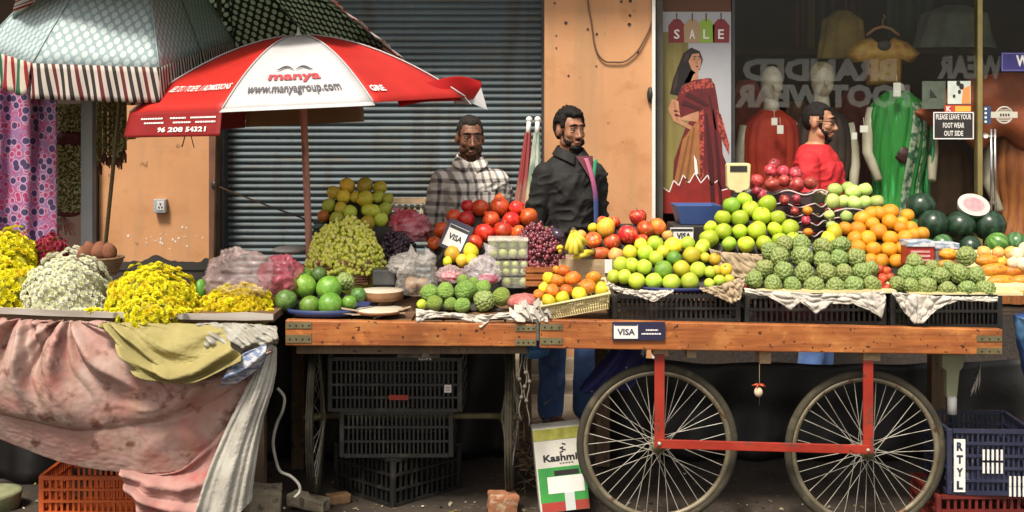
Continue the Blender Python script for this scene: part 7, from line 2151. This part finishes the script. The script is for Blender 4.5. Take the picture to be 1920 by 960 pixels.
# ================================================================ people
def remesh(mb, voxel, smooth=3):
    me = bpy.data.meshes.new('tmp'); me.from_pydata([tuple(v) for v in mb.v], [], mb.f); me.update()
    o = bpy.data.objects.new('tmp', me); COL.objects.link(o)
    r_ = o.modifiers.new('r', 'REMESH'); r_.mode = 'VOXEL'; r_.voxel_size = voxel; r_.use_smooth_shade = True
    if smooth:
        s_ = o.modifiers.new('s', 'SMOOTH'); s_.iterations = smooth; s_.factor = .5
    dg = bpy.context.evaluated_depsgraph_get(); dg.update()
    out = bpy.data.meshes.new_from_object(o.evaluated_get(dg)); bpy.data.objects.remove(o); bpy.data.meshes.remove(me)
    r = MB(); r.v = [v.co.copy() for v in out.vertices]; r.f = [tuple(p.vertices) for p in out.polygons]; r.mi = [0] * len(r.f); r.sm = [True] * len(r.f)
    bpy.data.meshes.remove(out); return r


def cap(mb, pts, rad, n=14):
    """round-ended tapered limb"""
    pts = [V(p) for p in pts]; mb.tube(pts, rad, n)
    for p, r in zip(pts, rad): mb.ball(p, r, n, 8)


WK = [1.0]


def ell_loft(mb, rings, n=28):
    """rings (z, hw, hd, yoff) closed stack"""
    vs_ = []; fs_ = []
    for (z, w_, d, yo) in rings:
        for k in range(n):
            a = 2 * PI * k / n; ca, sa = math.cos(a), math.sin(a)
            vs_.append(V((WK[0] * w_ * math.copysign(abs(ca) ** .85, ca), yo + d * math.copysign(abs(sa) ** .85, sa), z)))
    for i in range(len(rings) - 1):
        for k in range(n): fs_.append((i * n + k, i * n + (k + 1) % n, (i + 1) * n + (k + 1) % n, (i + 1) * n + k))
    fs_ += [tuple(range(n - 1, -1, -1)), tuple((len(rings) - 1) * n + k for k in range(n))]
    mb.add(vs_, fs_)


def person(label, feet, yaw, scale, skin, shirt, trousers, hairm, hyaw=0, hpitch=0, arms=None, beard='full', hair='short', collar=True, sleeve=1.0, build_=1.0, hscale=1.0, glasses=False, roll=0, open_front=False, shirt_low=.80, wk=1.0):
    WK[0] = wk
    t = thing('person', label, 'person', feet, rotz=yaw if yaw else 1e-6)
    t.scale = (scale,) * 3
    HP = V((0, .0, 1.49))
    HR = Matrix.Rotation(hyaw, 4, 'Z') @ Matrix.Rotation(hpitch, 4, 'X') @ Matrix.Rotation(roll, 4, 'Y')
    def H(p): return HP + (HR.to_3x3() @ ((V(p) - HP) * hscale))
    HM = HR.to_3x3()
    arms = arms or {}
    aR = arms.get('R', [(-.185, .0, 1.385), (-.235, .02, 1.12), (-.22, -.10, .88)]); aL = arms.get('L', [(.185, .0, 1.385), (.235, .02, 1.12), (.22, -.10, .88)])
    aR = [(x * wk, y, z) for x, y, z in aR]; aL = [(x * wk, y, z) for x, y, z in aL]
    # ---- body
    m = MB()
    ell_loft(m, [(.86, .15, .10, 0), (.95, .165, .115, 0), (1.06, .15, .105, 0), (1.22, .17, .115, -.005), (1.33, .178, .11, 0), (1.40, .165, .09, .005), (1.44, .11, .07, .01), (1.47, .06, .055, .012)])
    cap(m, [(0, .012, 1.40), (0, .0, 1.47), H((0, -.005, 1.54))], [.064, .056, .054])
    for arm in (aR, aL):
        cap(m, arm, [.052, .041, .029])
        # hand: palm, four fingers and a thumb, slightly curled
        w_ = V(arm[2]); d = (V(arm[2]) - V(arm[1])).normalized(); sx = -1 if arm is aR else 1
        x = V((0, -1, 0)) - d * d.dot(V((0, -1, 0))); x = x.normalized() if x.length > .1 else V((1, 0, 0)); nrm = d.cross(x) * sx
        for k in range(4):
            o_ = x * ((1.5 - k) * .0185); b0 = w_ + d * .015 + o_ * .7; b1 = w_ + d * .088 + o_
            cap(m, [b0, b1], [.014, .0115], 8)
            ln = (.036, .042, .038, .028)[k]
            q1 = b1 + (d * .95 - nrm * .25).normalized() * ln; q2 = q1 + (d * .6 - nrm * .8).normalized() * ln * .8
            cap(m, [b1, q1, q2], [.0095, .0085, .0072], 8)
        b0 = w_ + d * .03 + x * .022; cap(m, [b0, b0 + (d * .7 + x * .7).normalized() * .04, b0 + (d * .95 + x * .35 - nrm * .3).normalized() * .075], [.013, .0105, .008], 8)
    for sx in (-1, 1):
        cap(m, [(sx * .09, 0, .90), (sx * .10, -.01, .50), (sx * .105, .02, .09)], [.083, .055, .038])
    # ---- head (part of the body)
    def hb(c, r): m.ball(H(c), tuple(q * hscale for q in r), 20, 14, M=HM)
    hb((0, .012, 1.622), (.075, .094, .094)); hb((0, -.03, 1.575), (.062, .066, .083)); hb((0, -.055, 1.513), (.033, .032, .027))
    for sx in (-1, 1):
        hb((sx * .034, -.062, 1.572), (.028, .026, .024)); hb((sx * .045, -.03, 1.53), (.024, .04, .03)); hb((sx * .076, .012, 1.588), (.010, .02, .031)); hb((sx * .0125, -.103, 1.558), (.009, .010, .0085))
    hb((0, -.078, 1.632), (.05, .018, .013))
    for sx in (-1, 1): hb((sx * .031, -.086, 1.614), (.019, .010, .006)); hb((sx * .031, -.083, 1.592), (.018, .009, .005))
    cap(m, [H((0, -.088, 1.61)), H((0, -.103, 1.58)), H((0, -.113, 1.563))], [.009 * hscale, .010 * hscale, .0125 * hscale], 10)
    hb((0, -.089, 1.533), (.024, .012, .008)); hb((0, -.087, 1.521), (.021, .012, .009))
    b = remesh(m, .0048, 4); b.build('body', skin, t)
    for sx in (-1, 1):
        m = MB(); m.ball(H((sx * .031, -.0835, 1.604)), .0105 * hscale, 14, 10); e_ = m.build('eye', EYE, t)
        m = MB(); m.ball(H((sx * .031, -.0835, 1.603)) + HM @ V((.001, -.0052 * hscale, 0)), .0066 * hscale, 12, 8); m.build('iris', IRIS, e_)
        m = MB(); m.tube([H((sx * .012, -.0995, 1.628)), H((sx * .03, -.099, 1.633)), H((sx * .053, -.083, 1.624))], [.0045, .0058, .003], 7); m.build('eyebrow', hairm, t)
    m = MB(); m.ball(H((0, -.0985, 1.527)), (.021 * hscale, .006 * hscale, .0055 * hscale), 12, 7, M=HM); m.build('lips', LIPS, t)
    # ---- hair, beard, moustache: shells raised off the scalp and jaw
    IR = HR.to_3x3().inverted()
    loc = [HP + (IR @ (v - HP)) / hscale for v in b.v]
    nrm = [V((0, 0, 0)) for _ in b.v]
    for f in b.f:
        n_ = (b.v[f[1]] - b.v[f[0]]).cross(b.v[f[2]] - b.v[f[0]])
        for i in f: nrm[i] += n_
    nrm = [n_.normalized() if n_.length > 0 else V((0, 0, 1)) for n_ in nrm]

    def shell(name, inside, thick, material):
        ok = [l.z > 1.46 and abs(l.x) < .12 and inside(l) for l in loc]
        fs_ = [f for f in b.f if all(ok[i] for i in f)]
        if not fs_: return
        cnt = {}
        for f in fs_:
            for i, j in zip(f, f[1:] + f[:1]): cnt[(min(i, j), max(i, j))] = cnt.get((min(i, j), max(i, j)), 0) + 1
        edge = {i for e, c_ in cnt.items() if c_ == 1 for i in e}
        ring = set(edge)
        for f in fs_:
            if any(i in edge for i in f): ring.update(f)
        idx = {}; m_ = MB(); vs_ = []
        for f in fs_:
            for i in f:
                if i not in idx:
                    l = loc[i]; k_ = -.0015 if i in edge else (.6 if i in ring else 1.0) * thick(l) * (1 + .10 * nz(l * 50) + .34 * nz(V((l.x * 190, l.y * 90, l.z * 60))))
                    idx[i] = len(vs_); vs_.append(b.v[i] + nrm[i] * k_ * hscale)
        m_.add(vs_, [tuple(idx[i] for i in f) for f in fs_]); m_.build(name, material, t)
    jag = lambda l: .006 * nz(l * 70) + .004 * nz(l * 160)
    ear = lambda l: abs(l.x) > .066 and l.z < 1.632 and -.012 < l.y < .04

    def in_hair(l):
        if ear(l): return False
        if l.y < -.045: lim = (1.668 if hair == 'thick' else 1.672) - .10 * max(0, abs(l.x) - .042)
        elif l.y < -.005: lim = 1.645 - (.04 if abs(l.x) > .05 else 0)
        else: lim = 1.625 - min(1, (l.y + .005) / .05) * .085
        return l.z > lim + jag(l)
    shell('hair', in_hair, (lambda l: .015 + .012 * max(0, min(1, (l.z - 1.64) / .06)) * (1 if l.y < .03 else .6)) if hair == 'thick' else (lambda l: .006 + .006 * max(0, min(1, (l.z - 1.66) / .05))), hairm)
    if beard:
        def in_beard(l):
            if ear(l) or l.y > .012: return False
            x = abs(l.x); j = jag(l) * .7
            if l.y > -.05 and l.z < 1.515 + 1.1 * (l.y + .05): return False
            if x > .050 and l.y > -.042: return l.y < -.004 and l.z < 1.602 + j
            if x > .056: return l.z < 1.56 + j
            if x > .030: return l.z < 1.535 + (x - .030) * .7 + j
            return l.z < (1.511 if x < .016 else 1.517) + j
        shell('beard', in_beard, (lambda l: .0032 + (.008 if l.z < 1.505 and l.y < -.05 else 0) + max(0, min(.003, (-.03 - l.y) * .08))) if beard == 'full' else (lambda l: .0022), hairm if beard == 'full' else STUB)
    shell('moustache', lambda l: l.y < -.07 and 1.5375 < l.z - .0005 * 0 + abs(l.x) * .28 < 1.5535 and abs(l.x) < .040, lambda l: .0055, hairm)
    if glasses:
        m = MB()
        for sx in (-1, 1):
            m.tube([H((sx * .033 + .023 * math.cos(a), -.103 + .012 * abs(math.cos(a)) * 0 + .004, 1.603 + .016 * math.sin(a))) for a in [k * PI / 8 for k in range(16)]], .0022, 5, closed=True)
            m.tube([H((sx * .056, -.098, 1.608)), H((sx * .078, -.03, 1.606)), H((sx * .08, .01, 1.6))], .0022, 5)
        m.tube([H((-.010, -.101, 1.606)), H((.010, -.101, 1.606))], .002, 5); m.build('glasses', M['black'], t)
    # ---- shirt
    m = MB(); k = build_
    ell_loft(m, [(shirt_low, .178 * k, .135 * k, 0), (.95, .182 * k, .137 * k, 0), (1.06, .170 * k, .128 * k, -.004), (1.22, .184 * k, .134 * k, -.008), (1.33, .190 * k, .127 * k, -.002), (1.40, .176 * k, .105 * k, .005), (1.44, .125 * k, .085, .010), (1.462, .078, .068, .010)], 36)
    for arm in (aR, aL):
        p0, p1, p2 = V(arm[0]), V(arm[1]), V(arm[2])
        if sleeve >= 1: e = p1.lerp(p2, min(1, sleeve - 1 + .001)); cap(m, [p0, p1, e] if sleeve > 1.02 else [p0, p1], [.068 * k, .057 * k, .045 * k][:3 if sleeve > 1.02 else 2])
        else: cap(m, [p0, p0.lerp(p1, sleeve)], [.066 * k, .060 * k])
    s_ = remesh(m, .0065, 16)
    for i, v in enumerate(s_.v):
        f = (abs(nz(v * 7 + V((3, 1, 0)))) * .020 + .020 * (1 - abs(nz(V((v.x * 6 + v.z * 3, v.y * 6, v.z * 11 - v.x * 5))))) ** 4 + .010 * (1 - abs(nz(V((v.x * 15 - v.z * 8, v.y * 15, v.z * 19))))) ** 4 - .014) * (1 if v.z < 1.36 else .4)
        d = V((v.x, v.y, 0)); s_.v[i] = v + (d.normalized() if d.length > .02 else V()) * f
    s_.build('shirt', shirt, t)
    if collar:
        m = MB()
        for sx in (-1, 1):
            rows = [[V((sx * .008, -.075, 1.455)), V((sx * .055, -.055, 1.485)), V((sx * .066, .01, 1.50)), V((sx * .03, .068, 1.505)), V((0, .075, 1.505))],
                    [V((sx * .030, -.108, 1.405)), V((sx * .085, -.075, 1.435)), V((sx * .094, .01, 1.455)), V((sx * .045, .092, 1.465)), V((0, .098, 1.465))]]
            pf = patch(rows); m.grid(lambda u, v: pf(u, v), 16, 5)
        m.build('collar', shirt, t, mods=[('SOLIDIFY', dict(thickness=.006, offset=0))])
    # ---- trousers, shoes
    m = MB(); ell_loft(m, [(.80, .150, .118, 0), (.90, .168, .125, 0), (.99, .158, .116, 0)])
    for sx in (-1, 1): cap(m, [(sx * .088, 0, .88), (sx * .10, -.008, .52), (sx * .107, .018, .10)], [.098, .074, .066])
    tr_ = remesh(m, .010, 3)
    for i, v in enumerate(tr_.v): tr_.v[i] = v + V((nz(v * 9), nz(v * 9 + V((5, 0, 0))), 0)) * .012
    tr_.build('trousers', trousers, t)
    for sx in (-1, 1):
        m = MB(); m.ball((sx * .108, -.06, .045), (.046, .13, .05), 18, 10)
        m.v = [V((v.x, v.y, max(v.z, .002))) for v in m.v]; m.build('shoe', SHOE, t)
    return t, H, HM


STUB = mat('stubble', (.045, .026, .018), (.10, .05, .032), 60, .8, .4, spec=.2, bscale=160)
EYE = mat('eye white', (.17, .14, .12), rough=.4); IRIS = mat('iris', (.02, .012, .008), rough=.2); LIPS = mat('lips', (.17, .065, .05), rough=.5)
SHOE = mat('brown shoe', (.18, .09, .06), (.12, .06, .04), 12, .6)
def skinm(n, c): return mat(n, c, tuple(q * .8 for q in c), 9, .48, .12, bscale=120, sss=.08, c3=tuple(q * 1.15 for q in c), s3=5)
SK1 = skinm('dark brown skin', (.20, .085, .048)); SK2 = skinm('brown skin', (.34, .15, .085)); SK3 = skinm('tan skin', (.48, .23, .13))
HB1 = mat('black hair', (.009, .0075, .007), (.016, .013, .012), 40, .75, .5, stretch=(1, 1, .3), spec=.2, bscale=160); HB2 = mat('greying hair', (.014, .011, .01), (.03, .026, .022), 90, .8, .5, spec=.2, bscale=160)


def check_mat():
    m_, nt, bs = node_mat('checked shirt'); bs.inputs['Roughness'].default_value = .85
    tc = N(nt, 'ShaderNodeTexCoord'); sp = N(nt, 'ShaderNodeSeparateXYZ'); nt.links.new(tc.outputs['Object'], sp.inputs[0])
    _, raw, _ = noise_fac(nt, 5, 2)
    def band(sock, per, ph):
        w_ = mathn(nt, 'ADD', mathn(nt, 'MULTIPLY', sock, 2 * PI / per), mathn(nt, 'MULTIPLY_ADD', raw, 1.6)); w_.node.inputs
        s_ = mathn(nt, 'SINE', mathn(nt, 'ADD', w_, ph)); mr = N(nt, 'ShaderNodeMapRange'); mr.inputs['From Min'].default_value = .15; mr.inputs['From Max'].default_value = .7
        nt.links.new(s_, mr.inputs['Value']); return mr.outputs[0]
    ax = mathn(nt, 'ADD', sp.outputs[0], mathn(nt, 'MULTIPLY', sp.outputs[1], .6))
    a = band(ax, .052, 0); b = band(sp.outputs[2], .062, 1)
    s_ = mathn(nt, 'MULTIPLY', mathn(nt, 'ADD', a, b), .5)
    rp = N(nt, 'ShaderNodeValToRGB'); rp.color_ramp.elements.new(.5)
    for e, (p_, c) in zip(rp.color_ramp.elements, ((0, (.72, .67, .61)), (.5, (.30, .27, .25)), (1, (.05, .045, .045)))): e.position = p_; e.color = c4(c)
    nt.links.new(s_, rp.inputs[0]); nt.links.new(rp.outputs[0], bs.inputs['Base Color']); return m_
JEANS = mat('blue jeans', (.09, .17, .40), (.05, .10, .26), 8, .8, .2, c3=(.14, .22, .42), s3=4)
DTR = mat('dark trousers', (.03, .028, .03), (.05, .045, .045), 8, .8)
# man in the checked shirt
f1 = V((xpx(881, 1.42), 1.42, PZ))
k1 = (zpx(214, 1.42) - PZ) / 1.722
t1, _, _ = person('man in a black and white checked shirt standing behind the pomegranates', f1, R(6), k1, SK1, check_mat(), DTR, HB2, hyaw=R(4), hpitch=R(5), beard='short', hair='short', sleeve=1.04, build_=1.0, hscale=.96, wk=.78,
       arms={'R': [(-.19, .0, 1.355), (-.258, .03, 1.10), (-.235, -.12, .90)], 'L': [(.19, .0, 1.355), (.255, .04, 1.10), (.20, -.14, .92)]})
for k in range(6):
    m = MB(); m.ball((.004, -.158, 1.36 - k * .085), (.0075, .004, .0075), 10, 6); m.build('button', M['white'], t1)
m = MB(); m.grid(lambda u, v: V((.045 + .085 * u, -.158 + .03 * u * u + .01 * v * 0, 1.30 - .10 * v - .018 * (1 - abs(2 * u - 1)) * v)), 8, 8); m.build('pocket', bpy.data.materials['checked shirt'], t1, mods=[('SOLIDIFY', dict(thickness=.005))])
# man in the black jacket
BJ = mat('black jacket', (.007, .0065, .006), (.011, .01, .0095), 6, .8, .25)
f2 = V((xpx(1068, 1.36), 1.36, PZ)); k2 = (zpx(197, 1.36) - PZ) / 1.72
t2, H2, _ = person('man in an open black jacket with a coloured lanyard beside tall pier', f2, R(26), k2, SK2, BJ, JEANS, HB1, hyaw=R(3), hpitch=R(2), beard='full', hair='thick', sleeve=1.25, build_=.98, hscale=.90, wk=.78,
       arms={'R': [(-.185, .0, 1.355), (-.245, .03, 1.10), (-.215, -.09, .86)], 'L': [(.185, .0, 1.355), (.245, .03, 1.10), (.20, -.10, .86)]})
m = MB(); pts = [(.03, -.118, 1.44), (.045, -.146, 1.36), (.06, -.160, 1.26), (.066, -.160, 1.16), (.066, -.158, 1.02), (.06, -.166, .90)]
cs = [V(p) for p in pts]
def lan(u, v):
    p = spline(cs, v); return p + V(((u - .5) * .026, -.004 - .004 * math.sin(PI * u), 0))
m.grid(lan, 4, 40, uvfn=lambda u, v: (u, v))
m.build('lanyard', ramp_z('lanyard cloth', [(0, (.45, .12, .2)), (.25, (.42, .1, .2)), (.4, (.2, .06, .16)), (.5, (.04, .07, .2)), (.75, (.05, .08, .22)), (.85, (.02, .16, .12)), (1, (.02, .14, .1))], 0, 1, .05), t2, mods=[('SOLIDIFY', dict(thickness=.004))])
m = MB(); m.grid(lambda u, v: V((.085 - .03 * v + (u - .5) * .02, -.128 - .022 * v, 1.435 - .12 * v)), 3, 10); m.build('green_trim', mat('green trim', (.02, .28, .12), rough=.6), t2, mods=[('SOLIDIFY', dict(thickness=.004))])
m = MB(); m.grid(lambda u, v: V((.035 + (u - .5) * (.10 - .085 * v) + .02 * v, -.098 - .055 * v - .008 * math.sin(PI * u), 1.452 - .13 * v)), 8, 10); m.build('inner_shirt', mat('dark red shirt', (.12, .03, .04), rough=.8), t2)
# man in the red T-shirt
RS = mat('red shirt', (.56, .018, .024), (.46, .013, .018), 5, .8, .25)
f3 = V((xpx(1533, 2.06), 2.06, PZ)); k3 = (zpx(190, 2.06) - PZ) / 1.706
person('bearded man with glasses in a red T-shirt passing the shop window', f3, R(58), k3, SK3, RS, JEANS, HB1, hyaw=R(6), hpitch=R(4), beard='full', hair='short', sleeve=.85, collar=False, build_=.98, glasses=True, hscale=.90, wk=.90,
       arms={'R': [(-.18, .0, 1.36), (-.225, -.02, 1.12), (-.14, -.2, .98)], 'L': [(.18, .0, 1.36), (.225, -.0, 1.12), (.15, -.2, .98)]})
